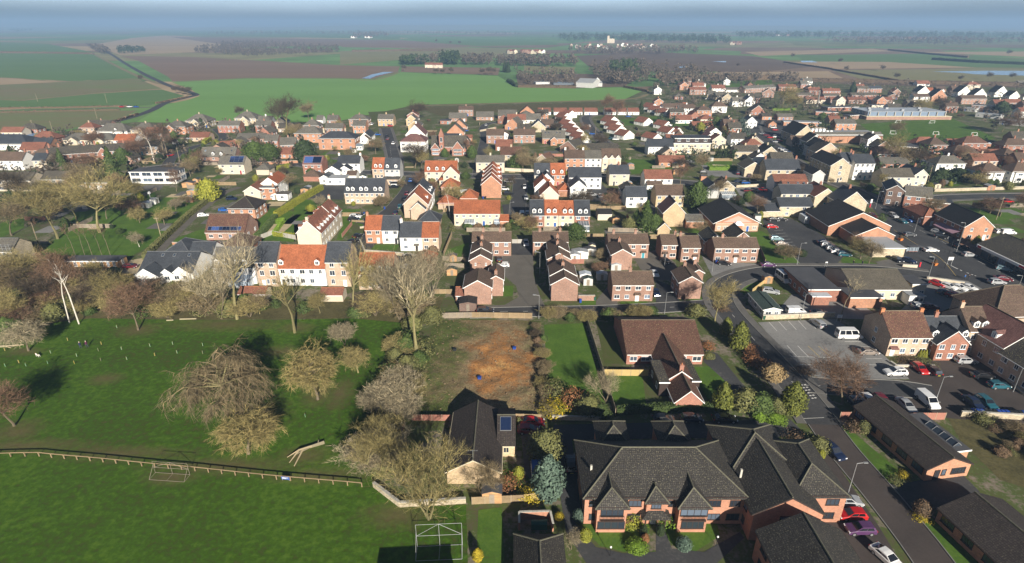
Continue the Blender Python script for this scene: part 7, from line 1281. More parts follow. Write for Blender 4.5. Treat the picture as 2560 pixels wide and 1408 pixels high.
def dog():
 me = bpy.data.meshes.new('dog'); v = [(-.3,0,.42),(0,0,.43),(.28,0,.46),(.42,0,.6),(.5,0,.68),(.64,0,.64),(-.5,0,.5),(-.62,0,.62),(-.3,.1,.4),(-.26,.11,.24),(-.36,.11,.14),(-.33,.11,.02),(-.3,-.1,.4),(-.34,-.11,.24),(-.42,-.11,.14),(-.38,-.11,.02),(.28,.09,.4),(.3,.1,.2),(.32,.1,.02),(.28,-.09,.4),(.24,-.1,.2),(.2,-.1,.02)]
 e = [(0,1),(1,2),(2,3),(3,4),(4,5),(0,6),(6,7),(0,8),(8,9),(9,10),(10,11),(0,12),(12,13),(13,14),(14,15),(2,16),(16,17),(17,18),(2,19),(19,20),(20,21)]
 me.from_pydata(v,e,[]); o = bpy.data.objects.new('tmp',me); COL.objects.link(o); o.modifiers.new('s','SKIN')
 rad = [.12,.12,.15,.09,.085,.045,.03,.02,.07,.05,.03,.025,.07,.05,.03,.025,.05,.035,.025,.05,.035,.025]
 for i,r_ in enumerate(rad): me.skin_vertices[0].data[i].radius = (r_,r_)
 me.skin_vertices[0].data[0].use_root = True; o.modifiers.new('u','SUBSURF').levels = 1
 out = bpy.data.meshes.new_from_object(o.evaluated_get(bpy.context.evaluated_depsgraph_get())); bpy.data.objects.remove(o); out.materials.clear(); out.materials.append(MATS['dogfur']); out.materials.append(MATS['dogbrown'])
 for p in out.polygons: p.use_smooth = True; p.material_index = 1 if p.center.x > .45 or -.2 < p.center.x < .05 and p.center.z > .48 else 0
 return out
g = gp(96,893); q = link('dog',dog(),None,(g.x,g.y,.09),R(160),(1.2,1.2,1.2)); tag(q,'white and tan dog walking on the park grass','dog')
# lamp posts,poles
def lamp(pos,h=7.5,deg=180,where='',m='steel',arm=1.0):
 g = gp(*pos); o = thing('street_lamp','%s street lamp %s' % ('grey steel' if m == 'steel' else 'dark',where),'street lamp',(g.x,g.y,.1),R(deg),'street lamps')
 def fp(): b = MB(); b.bar((0,0,0),(0,0,1.2),.09,.09,8); b.bar((0,0,1.2),(0,0,h),.06,.045,8); return b.mesh('column',m)
 def fa(): b = MB(); b.bar((0,0,h),(arm,0,h + .15),.035,.03,6); return b.mesh('arm',m)
 def fl(): b = MB(); b.box(arm - .05,-.13,h + .1,arm + .6,.13,h + .24); return b.mesh('lantern','steel')
 for n_,f in (('column',fp),('arm',fa),('lantern',fl)): link(n_,cached((n_,h,m,arm),f),o)
for pos,h,d_,w_ in [((2118,1240),6.4,0,'beside the care home and the block-paved road'),((2339,1003),5.5,0,'beside the white van'),((2532,981),5.5,0,'at the low wall of the court'),((1992,663),7,0,'on the triangular lawn corner'),((2319,700),7,180,'by the cream hall extension'),((2188,523),7,0,'by the bus stop sign'),((2286,580),5,0,'in front of the awning shop'),((1349,687),7,180,'in the pink-brick close'),((1661,786),6,0,'on the side road'),((1780,680),6,0,'at the side road bend'),((1661,666),6,0,'in the small tarmac court'),((2001,800),7,0,'on the car park wall'),((1347,798),6.5,180,'at the top edge of the plot'),((2390,632),10,180,'tall beside the brick awning shop'),((2530,760),8,180,'at the right end of the high street'),((1275,545),6,0,'by the dark turning court')]: lamp(pos,h,d_,w_)
lamp((2361,672),9,0,'leaning by the junction sign','blackmetal')
def tpole(pos,h,where):
 g = gp(*pos); o = thing('telegraph_pole','wooden telegraph pole %s' % where,'pole',(g.x,g.y,0),hr.uniform(0,3),'telegraph poles')
 def fp(): b = MB(); b.bar((0,0,0),(0,0,h),.13,.09,7); return b.mesh('pole','pole')
 def fa(): b = MB(); b.box(-.8,-.06,h - .6,.8,.06,h - .48); return b.mesh('crossarm','pole')
 link('pole',cached(('tp',h),fp),o); link('crossarm',cached(('ta',h),fa),o)
for pos,h,w_ in [((404,598),8,'beside the clipped hedge'),((525,505),7,'beside the golden conifer'),((450,407),8,'at the road bend'),((100,620),9,'in the large garden'),((86,330),8,'by the blue field cover'),((133,332),8,'at the ploughed field edge'),((243,297),8,'in the ploughed field'),((268,258),8,'in the green field'),((95,255),8,'in the striped field'),((1488,350),8,'on the curving estate road'),((2490,550),9,'behind the awning shop'),((2320,455),8,'beside the cream gable'),((420,395),8,'on the tree-lined road'),((820,420),7,'by the public house')]: tpole(pos,h,w_)
g = gp(378,503); o = thing('bird_table','white dovecote on a post on the garden lawn','dovecote',(g.x,g.y,.1)); b = MB(); b.box(-.06,-.06,0,.06,.06,3); b.build('post','upvc',o); b = MB(); b.prism([(-.4,3),(.4,3),(.4,3.6),(0,4.1),(-.4,3.6)],'y',-.4,.4); b.build('house_box','upvc',o)
# wheelie bins
def binm(m): 
 b = MB(); b.add([(-.24,-.26,.08),(.24,-.26,.08),(.24,.22,.08),(-.24,.22,.08),(-.29,-.34,1.0),(.29,-.34,1.0),(.29,.34,1.0),(-.29,.34,1.0)],[(3,2,1,0),(4,5,6,7),(0,1,5,4),(1,2,6,5),(2,3,7,6),(3,0,4,7)]); b.bar((-.3,.26,.1),(.3,.26,.1),.1,n=8); return b.mesh('body',m)
def lidm(m): b = MB(); b.prism([(-.38,1.0),(-.38,1.05),(0,1.13),(.4,1.08),(.4,1.0)],'x',-.31,.31); return b.mesh('lid',m)
def wbin(x,y,m,where,deg=0):
 g = gp(x,y); nm = {'bluebin': 'blue','blackbin': 'black','greenbin': 'green'}[m]; o = thing('wheelie_bin','%s wheelie bin %s' % (nm,where),'bin',(g.x,g.y,.11),R(deg + hr.uniform(-8,8)),'wheelie bins'); link('body',cached(('bin',m),lambda: binm(m)),o); link('lid',cached(('lid',m),lambda: lidm(m)),o)
for i,m in enumerate(['blackbin','blackbin','bluebin','blackbin','blackbin','bluebin']): wbin(2236 + i * 9.5,886,m,'in front of the buff pair')
for i,m in enumerate(['bluebin','blackbin','blackbin']): wbin(2319 + i * 9,887,m,'beside the golden conifers')
for i,m in enumerate(['bluebin','bluebin']): wbin(2405 + i * 8,885,m,'by the slate-roofed houses')
for i in range(16): wbin(2408 + i * 10.5,1036 + i * .4,['blackbin','blackbin','bluebin','bluebin','bluebin','blackbin'][i % 6],'in the long row on the court wall')
for x,y,m,w_ in [(1183,778,'bluebin','at the foot of the close'),(1451,758,'bluebin','beside the blank gable with the pale bush'),(1487,752,'greenbin','beside the brick wall in the close'),(1259,690,'bluebin','at the gable in the close'),(962,524,'bluebin','beside the six-dormer terrace'),(911,538,'bluebin','in the front gardens of the six-dormer terrace'),(917,538,'blackbin','in the front gardens of the six-dormer terrace'),(1208,498,'bluebin','against the blank stepped terrace'),(1214,498,'blackbin','against the blank stepped terrace'),(1909,800,'greenbin','at the end of the car park wall'),(1810,572,'greenbin','at the health centre wall'),(1790,660,'bluebin','beside the wide brick pair')]: wbin(x,y,m,w_)
for i in range(2): g = gp(1338 + i * 19,1322); o = thing('large_waste_bin','large green waste bin in the brick bin store','bin',(g.x,g.y,.1),0,'bin store bins'); b = MB(); b.box(-.6,-.45,.12,.6,.45,1.15); b.build('body','greenbin',o); b = MB(); b.prism([(-.48,1.15),(-.48,1.2),(0,1.35),(.48,1.25),(.48,1.15)],'x',-.62,.62); b.build('lid','greenbin',o)
wall_line([(1298,1328),(1298,1300),(1375,1298),(1382,1330)],'low brick wall of the bin store','carehome',1.6,.22)
# fences and walls
for pts,lab,m,h in [([(1085,797),(1180,795)],'old grey panel fence along the top of the plot, left run','oldplank',1.6),([(1180,795),(1330,797)],'pale plank fence along the top of the plot','plank',1.6),([(1466,806),(1503,925),(1538,1040)],'dark fence between the plot lawn and the brick house','oldplank',1.7),([(1510,940),(1620,941)],'new yellow panel fence beside the red brick house','newplank',1.6),([(1030,1052),(1130,1053)],'red-brown fence below the plot, left of the bungalow','redplank',1.4),([(1287,1050),(1352,1052)],'grey fence behind the red cars','plank',1.4),([(1012,1068),(985,1140),(965,1190)],'rust-coloured fence along the bungalow garden','redplank',1.6),([(72,640),(155,652),(165,662)],'dark panel fence with white posts in the walled garden','darktrim',1.7),([(245,690),(335,692)],'new yellow plank fence across the lawn','newplank',.9),([(248,686),(268,680)],'short plank gate fence beside the yellow one','newplank',.9),([(2098,1048),(2200,1048)],'reddish fence panels beside the parked cars, left run','redplank',1.6),([(2268,1050),(2360,1050)],'reddish fence panels below the white van','redplank',1.6),([(1180,1262),(1310,1256)],'brown panel fence behind the lower lawn','plank',1.5),([(1310,1256),(1350,1250)],'pale panel fence beside the yellow forsythia','newplank',1.5),([(650,600),(680,588),(740,600)],'grey panel fence with pale posts behind the terrace','greyren',1.7),
 ([(1110,640),(1130,590)],'plank fence along the small garden of the close','plank',1.7),([(1107,652),(1168,655)],'grey fence between the close gardens','oldplank',1.5),([(1112,668),(1160,670)],'grey fence behind the scrap heap','oldplank',1.4),([(1084,735),(1130,735)],'plank fence beside the dish house','plank',1.4),([(1280,609),(1308,609)],'pale slatted fence in the turning head','greyren',1.5),([(1425,660),(1460,660)],'red fence beside the white-roofed sheds','redplank',1.6),([(1440,700),(1480,700)],'plank fence in the close gardens','newplank',1.4),([(1280,552),(1312,552)],'plank fence beside the dark turning court','plank',1.6),([(1898,625),(1912,660)],'dark fence at the end of the wide brick pair','darktrim',1.6),([(1880,732),(1922,700)],'old pale picket fence beside the curved road','newplank',1.2),([(1780,420),(1860,424)],'weathered fence above the sloping car park','oldplank',1.8),([(1700,720),(1712,755)],'brown fence beside the gable at the road bend','redplank',1.6),([(1520,580),(1660,583)],'fence behind the houses of the close','oldplank',1.6),([(880,555),(960,560)],'low fence in the terrace front gardens','plank',.8)]:
 fence_panels(pts,lab,m,h,group='garden fences')
for pts,lab,m,h in [([(1905,800),(2085,793)],'pale stone wall along the top of the car park','stone',1.3),([(2400,1042),(2600,1052)],'pale stone wall behind the bin row','stone',1.2),([(935,1218),(1000,1268),(1165,1258)],'pale old garden wall at the foot of the big fan tree','stone',1.0),([(1380,1050),(1500,1052)],'stone wall below the plot shrubs','stone',.9),([(1890,545),(1960,540)],'stone wall behind the shops car park','stone',2.2),([(1840,470),(1945,464)],'stone wall across the old car park','stone',1.2),([(640,413),(745,408)],'brick wall along the main street','orangebrick',1.4),([(1262,428),(1340,432)],'cream wall beside the main street','cream',1.6),([(2335,480),(2600,472)],'stone and brick wall along the hill road','stone',1.3),([(2255,668),(2292,670)],'low yellow wall by the bus shelter','cream',.9),([(2315,698),(2410,712)],'low yellow wall behind the white cars','cream',.8),([(2225,908),(2240,918),(2335,918)],'pale kerb wall of the raised shrub bed','cream',.5),([(2480,920),(2560,990)],'low pale wall along the court houses','stone',.5),([(432,612),(470,615),(520,615)],'low brick wall of the solar bungalow','orangebrick',.9),([(768,493),(800,470)],'white wall along the golden hedge','white',1.5),([(1445,752),(1487,752)],'brick wall beside the blank gable','pink',1.6),([(900,572),(1000,560)],'low stone wall of the lane gardens','stone',.7),([(900,605),(912,632),(1010,640)],'stone wall below the four-house row','stone',1.0),([(1200,330),(1240,322)],'garden wall by the school lane','stone',1.2),([(1790,350),(1830,360)],'stone wall by the hotel','stone',1.5)]:
 wall_line(pts,lab,m,h,group='garden walls')
# sheds and greenhouses in back gardens
def shed(pos,w,d,h,wall,roof,label,deg=0):
 g = gp(*pos); o = thing('shed',label,'shed',(g.x,g.y,.08),R(deg),'garden sheds'); b = MB(); b.prism([(-w/2,0),(-w/2,h),(0,h + .45),(w/2,h),(w/2,0)],'y',0,d); b.build('wall',wall,o,uv=True); b = MB(); roof_gable(b,-w/2,0,w,d,h,math.degrees(math.atan2(.45,w/2)),'y',.12,.1,.05); b.build('roof',roof,o,uv=True); b = MB(); b.box(-.4,-.04,.05,.4,0,h * .92); b.build('door','oldplank',o)
for i,(pos,w,d,h,wl,rf,lab) in enumerate([((1133,655),2.2,1.8,1.9,'timber','flatdark','small timber shed in the close garden'),((1450,648),5,3,2.2,'white','flatgrey','white-roofed shed beside the gable in the close'),((1436,655),3.4,3,2.2,'white','flatgrey','second white-roofed shed in the close'),((1475,640),4,2.5,2,'greyren','flatdark','dark garden shed behind the close'),((1470,715),2.6,2,2,'greyren','greenroof','green-roofed shed beside the scrap yard garden'),((1463,705),3.2,2.4,2.1,'white','metalroof','pale canopy shed in the close garden'),((1170,780),4.4,4,2.3,'darkbrick','darkroof','black felt-roofed shed at the foot of the close'),((1505,702),3,2,1.9,'greyren','metalroof','grey shed beside the two-porch pair'),((1540,678),3,1.8,1.9,'greyren','metalroof','shed behind the blank gable'),((1130,690),3,2,1.9,'timber','greenroof','green-roofed shed by the scrap heap'),((690,500),3,3,2.3,'white','flatdark','white shed with dark flat roof by the brick house'),((470,470),5,3,2.2,'timber','flatdark','low dark shed beside the modern white house'),((480,490),4,2.5,2,'timber','metalroof','timber shed in the vegetable plot'),((1540,560),2.6,2,2,'timber','darkroof','dark summer house in the evergreen garden'),((1480,630),2.2,2,2.1,'creamtrim','flatdark','little summer house behind the close'),((1230,1260),3.0,2,2,'timber','flatdark','garden shed beside the bungalow gable'),((1140,1195),2.4,2.6,2.0,'timber','flatdark','lean shed behind the fan tree'),((1920,710),2.4,2,2,'timber','flatdark','timber store behind the picket fence')]): shed(pos,w,d,h,wl,rf,lab)
k = 0
while k < 55:
 x,y = hr.uniform(40,2540),hr.uniform(300,560)
 if (y < 345 and x < 420) or (2150 < x < 2480 and y < 355): continue
 g = gp(x,y)
 if not isfree(g.x,g.y) or not isfree(g.x + 2,g.y + 2) or not isfree(g.x - 2,g.y): continue
 k += 1; shed((x,y),hr.uniform(2,3.6),hr.uniform(2,3),hr.uniform(1.9,2.3),hr.choice(['timber','white','greyren','creamtrim','orangebrick']),hr.choice(['flatdark','flatgrey','greenroof','metalroof','terra']),'small shed or garage in a village back garden',hr.choice((0,90)))
k = 0
while k < 70:
 x,y = hr.uniform(30,2540),hr.uniform(300,600); g = gp(x,y); v = hr.random() < .5; l_ = hr.uniform(6,16); e2 = Vector((g.x + (0 if v else l_),g.y + (l_ if v else 0),0)); mid = (g + e2) / 2
 if (y < 345 and x < 420) or (2150 < x < 2480 and y < 355): continue
 if not all(isfree(p.x,p.y) for p in (g,e2,mid,(g + mid) / 2,(mid + e2) / 2)): continue
 k += 1; m = hr.choice(['plank','oldplank','redplank','oldplank']); fence_panels([g,e2],'%s panel fence between village back gardens' % {'plank': 'brown','oldplank': 'grey','redplank': 'red-brown'}[m],m,1.6,2.4,world=True,group='village garden fences')
# goals,bus shelter,railings,planters
def goal(pos,deg):
 g = gp(*pos); o = thing('football_goal','small white football goal on the school field','goal',(g.x,g.y,.1),R(deg),'goals on the school field')
 for n_,a,c in [('post',(-1.8,0,0),(-1.8,0,1.9)),('post',(1.8,0,0),(1.8,0,1.9)),('crossbar',(-1.8,0,1.9),(1.8,0,1.9)),('stay',(-1.8,0,1.9),(-1.8,1.2,0)),('stay',(1.8,0,1.9),(1.8,1.2,0)),('base_bar',(-1.8,1.2,.05),(1.8,1.2,.05))]: b = MB(); b.bar(a,c,.09,n=5); b.build(n_,'upvc',o)
for x,y,d_ in ((2245,308,0),(2330,309,0),(2231,335,180),(2338,337,180),(2434,339,180)): goal((x,y),d_)
g = gp(2285,636); o = thing('bus_shelter','dark glazed bus shelter on the high street pavement','bus shelter',(g.x,g.y,.12),R(0))
for x in (-2,0,2):
 for y in (0,1.3): b = MB(); b.box(x - .05,y - .05,0,x + .05,y + .05,2.4); b.build('post','blackmetal',o)
b = MB(); b.box(-2.2,-.2,2.4,2.2,1.5,2.5); b.build('roof','flatdark',o); b = MB(); b.box(-1.95,1.28,.3,1.95,1.32,2.2); b.build('glazing','consglass',o); b = MB(); b.box(-1.6,.9,.45,1.6,1.2,.5); b.build('bench','redplank',o)
mat('orangepaint',(0.5,0.17,0.04),.6,.1)
for x,y in ((2250,602),(2336,664)):
 g = gp(x,y); o = thing('street_planter','square orange planter with a clipped shrub on the pavement','planter',(g.x,g.y,.12),.3,'high street planters'); b = MB(); b.add([(-.5,-.5,0),(.5,-.5,0),(.5,.5,0),(-.5,.5,0),(-.65,-.65,.8),(.65,-.65,.8),(.65,.65,.8),(-.65,.65,.8)],[(3,2,1,0),(4,5,6,7),(0,1,5,4),(1,2,6,5),(2,3,7,6),(3,0,4,7)]); b.build('tub','orangepaint',o); q = link('shrub',L_['ball'][0],o,(0,0,.75),0,(1.1,1.1,1.2)); setmat(q,'leafbrown')
for x,y in ((2174,519),(2298,668)): g = gp(x,y); o = thing('post_box','red pillar post box on the pavement','post box',(g.x,g.y,.12),0,'post boxes'); b = MB(); b.bar((0,0,0),(0,0,1.35),.24,.24,12); b.build('pillar','signred',o); b = MB(); b.bar((0,0,1.352),(0,0,1.5),.28,.2,12); b.build('cap','signred',o)
for i,(x,y) in enumerate(((2350,628),(2420,623),(2250,500))):
 g = gp(x,y); o = thing('street_railing','dark railing along the high street pavement','railing',(g.x,g.y,.12),R(-75 if i < 2 else 0),'street railings')
 for z in (.4,1.0): b = MB(); b.bar((0,0,z),(6,0,z),.03,n=5); b.build('rail','blackmetal',o)
 for k_ in range(5): b = MB(); b.bar((k_ * 1.5,0,0),(k_ * 1.5,0,1.0),.03,n=5); b.build('post','blackmetal',o)
# plant cage beside the shop hall
g = gp(2010,560); o = thing('plant_compound','fenced metal plant compound beside the black-roofed shop hall','compound',(g.x,g.y,.1)); b = MB(); b.box(0,0,0,6,5,2.6); b.build('plant_unit','metalroof',o)
for i in range(14): b = MB(); b.box(-.5 + i * .55,-.8,0,-.42 + i * .55,-.72,2.2); b.build('railing_bar','steel',o)
b = MB(); b.box(-.5,-.82,2.0,6.8,-.7,2.1); b.build('rail','steel',o)
# blue cover at the field edge,rubble,garden lights,memorial on the plot
mat('bluesheet',(0.16,0.26,0.42),.4,.15)
sheet('field_cover',[(10,345),(40,334),(110,325),(60,345)],'bluesheet',.3); sheet('field_cover',[(5,352),(45,335),(112,326),(62,350)],'bluesheet',.28)
for x,y,c in ((1286,876,'bluebin'),(1199,951,'bluebin'),(1137,880,'blackbin')): g = gp(x,y); b = MB(); b.box(-.35,-.3,0,.35,.3,.45); b.box(-.42,-.36,.45,.42,.36,.5); o = b.build('crate',c); o.location = (g.x,g.y,.4); tag(o,'%s plastic tub left on the cleared plot' % ('blue' if c == 'bluebin' else 'black'),'tub','tubs on the plot')
pr = random.Random(9); rb = MB()
for i in range(1300):
 a,c = pr.random(),pr.random(); q = [gp(1085,803),gp(1345,806),gp(1355,1045),gp(1032,1045)]; p = (q[0] * (1 - a) + q[1] * a) * (1 - c) + (q[3] * (1 - a) + q[2] * a) * c; s = pr.uniform(.05,.24)
 rb.add([(p.x + pr.uniform(-s,s),p.y + pr.uniform(-s,s),.2 + pr.uniform(0,s * 1.5)) for _ in range(6)],[(0,1,2),(1,2,3),(2,3,4),(3,4,5),(0,4,5),(0,2,5)])
mat('rubble',(0.20,0.145,0.085),.95,.6,1.5); o = rb.build('rubble','rubble'); tag(o,'scattered clods and rubble over the cleared plot','rubble'); o['kind'] = 'stuff'
for x,y in ((1525,1392),(1790,1366)): g = gp(x,y); o = thing('garden_lamp','white globe lamp on a short post beside the care home path','lamp',(g.x,g.y,.1),0,'globe path lamps'); b = MB(); b.bar((0,0,0),(0,0,1.6),.04,n=6); b.build('post','blackmetal',o); b = MB(); vs = [(.16 * math.sin(t) * math.cos(a),.16 * math.sin(t) * math.sin(a),1.75 - .16 * math.cos(t)) for t in (0.3,.9,1.57,2.2,2.85) for a in [i * .785 for i in range(8)]]; b.add(vs,[(j * 8 + i,j * 8 + (i + 1) % 8,(j + 1) * 8 + (i + 1) % 8,(j + 1) * 8 + i) for j in range(4) for i in range(8)] + [tuple(range(8)),tuple(range(32,40))]); b.build('globe','upvc',o)
# ---------------------------------------------------------------- the distance: woods,farms,a far village,hills
fr = random.Random(77)
def wood(poly,n,h,m,label,free=False,name='wood'):
 """a far wood that reads as one mass: ragged little crowns"""
 xs = [p[0] for p in poly]; ys = [p[1] for p in poly]; b = MB(); k = 0
 n = int(n * 1.7)
 while k < n:
  x,y = fr.uniform(min(xs),max(xs)),fr.uniform(min(ys),max(ys))
  if not inside(poly,x,y): continue
  g = gp(x,y)
  if free and not isfree(g.x,g.y): continue
  k += 1; hh = h * 1.35 * fr.uniform(.6,1.25); r_ = hh * fr.uniform(.3,.5)
  b.bar((g.x,g.y,0),(g.x,g.y,hh * .6),hh * .02,hh * .012,3,False)
  for i in range(22):
   a = fr.uniform(0,6.28); q = math.sqrt(fr.random()); z = hh * (.3 + .7 * fr.random()); rad = r_ * q * math.sqrt(max(.05,1 - ((z / hh - .6) / .45) ** 2)); p = Vector((g.x + rad * math.cos(a),g.y + rad * math.sin(a),z)); s = hh * fr.uniform(.09,.17)
   u = Vector((fr.uniform(-1,1),fr.uniform(-1,1),fr.uniform(-1,1))).normalized() * s; v = u.orthogonal().normalized() * s * .6; b.add([tuple(p - u),tuple(p + v),tuple(p + u),tuple(p - v)],[(0,1,2,3)])
 o = b.build(name,m); tag(o,label,'wood'); o['kind'] = 'stuff'; return o
wood([(470,128),(560,108),(640,105),(850,118),(845,132),(640,142),(500,134)],420,7,'leafwood','grey-brown winter wood on the far slope')
wood([(290,126),(360,124),(365,132),(300,136)],40,9,'leafdark','dark pines beside the field road'); wood([(235,118),(270,125),(275,136),(250,136),(225,122)],50,9,'leafwood','bare roadside trees on the hill road'); wood([(20,76),(100,68),(110,76),(40,82)],60,14,'leafdark','distant copse on the left ridge')
wood([(1000,158),(1110,152),(1240,148),(1440,152),(1440,168),(1250,166),(1100,160),(1040,163)],190,10,'leafwood','long plantation beyond the green field'); wood([(1000,159),(1060,155),(1070,162),(1005,164)],40,10,'leafdark','dark pines beside the farmhouse'); wood([(1105,155),(1140,152),(1145,163),(1105,163)],30,14,'leafdark','dark pines right of the farmhouse')
wood([(1290,180),(1400,183),(1440,190),(1430,215),(1300,212)],45,7,'leafwood','bare trees around the farm yard'); wood([(1470,168),(1560,160),(1640,170),(1760,182),(1780,200),(1640,208),(1560,214),(1500,210),(1480,190)],120,9,'leafwood','mixed wood beside the village edge'); wood([(1520,175),(1580,168),(1600,190),(1530,195)],35,11,'leafdark','dark evergreens within the mixed wood'); wood([(1640,205),(1700,195),(1980,198),(2000,205),(1800,212),(1660,218)],120,7,'leafwood','bare trees behind the sports ground')
wood([(1380,95),(1450,90),(1800,98),(1830,112),(1600,105),(1420,105)],260,16,'leafdark','dark wooded rise above the far village'); wood([(1830,88),(2200,84),(2560,88),(2700,94),(2560,100),(2150,96),(1850,98)],340,18,'leafdark','long belt of distant woodland on the right'); wood([(2050,104),(2400,100),(2600,108),(2400,114),(2100,110)],160,14,'leafwood','second belt of distant woodland'); wood([(1420,128),(1700,124),(1760,134),(1480,138)],140,10,'leafwood','hedgerow trees below the far village'); wood([(880,88),(960,86),(970,92),(890,94)],60,14,'leafwood','clump of trees round a distant hamlet'); wood([(500,84),(900,80),(1300,84),(1300,88),(900,86),(520,88)],160,12,'leafwood','thin distant tree lines across the plain')
for x,y,h in ((1262,181,17),(1270,182,16)): ltree((x,y),'tall',h,8,'leafdark','dark leylandii pair standing at the end of the green field',group='leylandii pair')
for i,(x,y,h) in enumerate(((1012,178,9),(1090,187,9),(1106,187,8),(1128,186,9),(1205,188,9),(1222,188,10),(1235,187,9),(470,240,9),(455,238,8),(440,235,8),(355,205,8),(2205,178,9),(2115,180,8),(2100,160,10),(2240,200,9),(2470,200,9),(2400,205,8),(2530,200,9),(1845,170,8),(1980,147,10),(2520,140,12),(1090,108,12),(1125,112,12),(1150,112,12),(600,295,8))): btree((x,y),'round',h,'lone bare field tree standing in a hedge gap','twigdark','bark',1,'lone field trees')
AREA[0] = 'far across the fields'
for x0,x1,y,w_,r_,lab in [(1062,1085,162,'cream','terra','left range of the farmhouse by the pines'),(1085,1106,162.5,'cream','terra','right range of the farmhouse by the pines')]: house((x0,y),(x1,y),9,5,'g',w_,r_,35,nf=3,where=lab,name='farmhouse')
house((1440,206),(1482,208),26,5.5,'g','greyren','flatgrey',16,st=1,nf=0,kind='barn',label='large grey steel barn at the edge of the green field',door=False); house((1484,208),(1506,208),14,4,'g','greyren','flatgrey',14,nf=0,kind='barn',label='lower grey lean-to beside the large steel barn',door=False); house((1340,206),(1374,205),9,2.6,'flat','greyren','flatgrey',nf=0,kind='shed',label='pale low shed in the farm yard',door=False); house((1384,208),(1434,208),12,2.2,'flat','consglass','consglass',nf=0,kind='greenhouse',label='pale glasshouses beside the steel barn',door=False); house((1487,201),(1500,201),9,5,'f','white','grey',45,nf=0,label='white gabled house behind the steel barn')
for i in range(46):
 x = 1420 + fr.random() * 225; y = 108 + fr.random() * 11 + (x - 1420) * .012
 house((x,y),(x + fr.uniform(5,9),y),fr.uniform(8,12),fr.uniform(4,7),fr.choice('gf'),fr.choice(['cream','white','pink','buff']),fr.choice(['terra','brown','grey','terra']),38,nf=2,nl=0,nr=0,door=False,gut=False,label='small pale house in the distant village under the wooded rise')
g = gp(1520,108); o = thing('church','pale church tower rising in the distant village','church',(g.x,g.y,0)); b = MB(); b.box(-4,-4,0,4,4,26); b.build('tower','cream',o,uv=True); b = MB(); b.prism([(4,0),(4,10),(-1,16),(-6,10),(-6,0)],'x',4,24); b.build('nave','cream',o,uv=True)
for x,y,n in ((900,92,6),(1290,128,5),(1330,128,6),(1840,107,5),(1950,87,4),(24,58,3),(480,71,2),(700,67,2),(2280,95,6)):
 for i in range(n): xx = x + fr.uniform(-25,25); house((xx,y + fr.uniform(-1,1)),(xx + 7,y),10,6,'g',fr.choice(['cream','white','pink']),'terra',38,nf=0,nl=0,nr=0,door=False,gut=False,label='tiny pale building of a hamlet out on the plain')
# crowded far edges of the village,and paved or grassed back gardens
def fill(n,x0,x1,y0,y1,where):
 k = t_ = 0
 while k < n and t_ < 3000:
  t_ += 1; x,y = fr.uniform(x0,x1),fr.uniform(y0,y1); w = fr.uniform(8,15); g = gp(x,y)
  if 2140 < x < 2490 and 292 < y < 358: continue
  if not all(isfree(g.x + a,g.y + c) for a in (-1,w / 2,w + 1) for c in (-1,4,9)): continue
  k += 1; two = fr.random() < .6; wl,rf = fr.choice(['pink','red','orangebrick','white','buff','cream']),fr.choice(['brown','terra','grey','dark','terra']); tt = fr.choice('ggfh'); p2 = gp(x,y); a = Vector((p2.x,p2.y,0)); r = thing('house' if two else 'bungalow','%s%s %s with %s roof %s' % (WD[wl],TD[tt],'house' if two else 'bungalow',RD[rf],where),'house' if two else 'bungalow',a,0,where); blk(r,0,0,w if tt != 'f' else 8,8,5 if two else 2.8,tt,wl,rf,fr.uniform(30,42),2 if two else 1,far=True,ch=(.5,) if two else (),pots=0)
fill(34,1630,2560,212,300,'crowded into the far side of the village'); fill(14,1640,2100,300,420,'wedged between the hotel and the high street'); fill(16,0,760,322,420,'in the lanes below the field road'); fill(12,2150,2560,360,440,'on the slope above the hill road'); fill(10,860,1420,290,400,'squeezed in around the school')
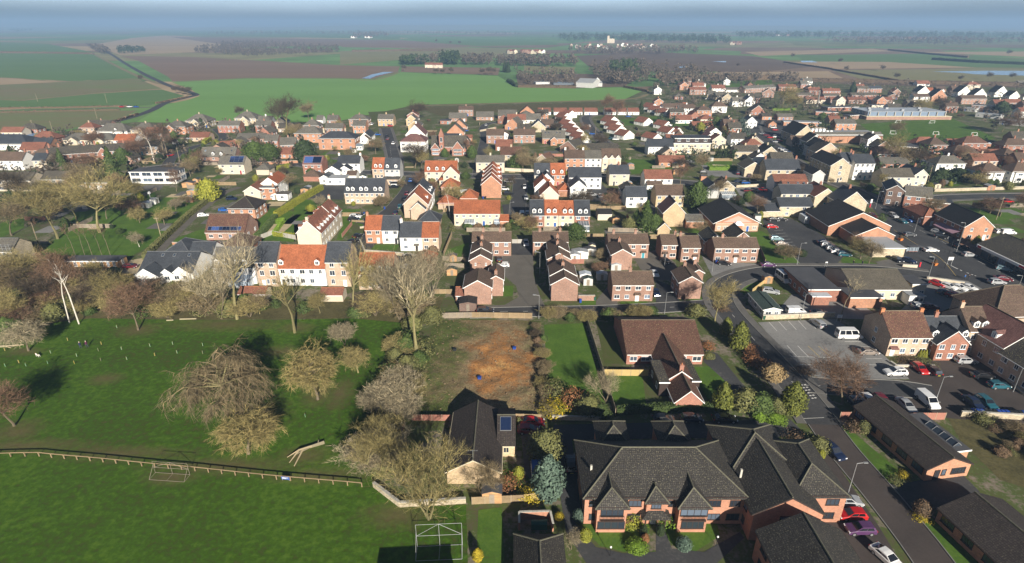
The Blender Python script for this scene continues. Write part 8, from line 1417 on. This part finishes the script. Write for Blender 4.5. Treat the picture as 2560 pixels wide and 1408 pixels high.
wood([(1630,214),(2000,206),(2560,216),(2560,300),(2480,330),(2440,292),(2140,292),(1640,300)],230,4.6,'leafwood','mixed winter tree cover between the far rows of houses',True,'tree_cover'); wood([(2150,358),(2560,350),(2560,470),(2330,470),(2150,430)],80,3.6,'leafdark','dark garden greenery along the hill road',True,'tree_cover'); wood([(0,345),(340,312),(760,314),(760,430),(0,450)],110,3.8,'leafwood','brown garden greenery among the lanes by the field road',True,'tree_cover'); wood([(1640,300),(2140,292),(2140,330),(2000,400),(1640,420)],90,3.6,'leafdark','dark garden greenery around the hotel',True,'tree_cover')
k = 0
while k < 170:
 x,y = fr.uniform(0,2560),fr.uniform(300,590); g = gp(x,y); w,d = fr.uniform(3,9),fr.uniform(3,10)
 if (y < 348 and x < 420) or (2140 < x < 2490 and y < 358) or not all(isfree(g.x + a,g.y + c) for a in (0,w) for c in (0,d)): continue
 k += 1; m_ = fr.choice(['lawn','lawn','paving','lawn','gravel','tarmacpale','paving']); z_ = .103 + k * .0001; b = MB(); b.add([(g.x,g.y,z_),(g.x + w,g.y,z_),(g.x + w,g.y + d,z_),(g.x,g.y + d,z_)],[(0,1,2,3)]); struct(b.build('lawn' if m_ == 'lawn' else 'patio',m_))
# far hills
def hills(y0,hgt,seed,m):
 h_ = random.Random(seed); b = MB(); n = 140; vs = []; ph = [h_.uniform(0,6.28) for _ in range(5)]
 for i in range(n + 1):
  x = -16000 + 32000 * i / n; z = hgt * (.55 + .25 * math.sin(x * .00045 + ph[0]) + .15 * math.sin(x * .0011 + ph[1]) + .08 * math.sin(x * .0031 + ph[2])); vs += [(x,y0 - 900,-2),(x,y0,max(z,4)),(x,y0 + 1500,-2)]
 b.add(vs,[(3 * i + j,3 * i + 3 + j,3 * i + 4 + j,3 * i + 1 + j) for i in range(n) for j in (0,1)]); return struct(b.build('hills',m,smooth=True))
hills(9500,60,3,'f_olive'); hills(13500,120,8,'f_dark')
# haze over the whole plain
hz = MB(); hz.box(-15800,-380,-3,15800,16800,150); m = bpy.data.materials.new('haze_air'); m.use_nodes = True; t = m.node_tree; t.nodes.clear(); ou = t.nodes.new('ShaderNodeOutputMaterial'); pv = t.nodes.new('ShaderNodeVolumePrincipled'); pv.inputs['Color'].default_value = (0.32,0.49,0.76,1); pv.inputs['Density'].default_value = 0.00023; pv.inputs['Anisotropy'].default_value = 0.0; t.links.new(pv.outputs[0],ou.inputs['Volume'])
ho = hz.build('haze',m); ho['kind'] = 'stuff'; ho['label'] = 'thin blue winter haze lying over the whole plain'; ho['category'] = 'haze'
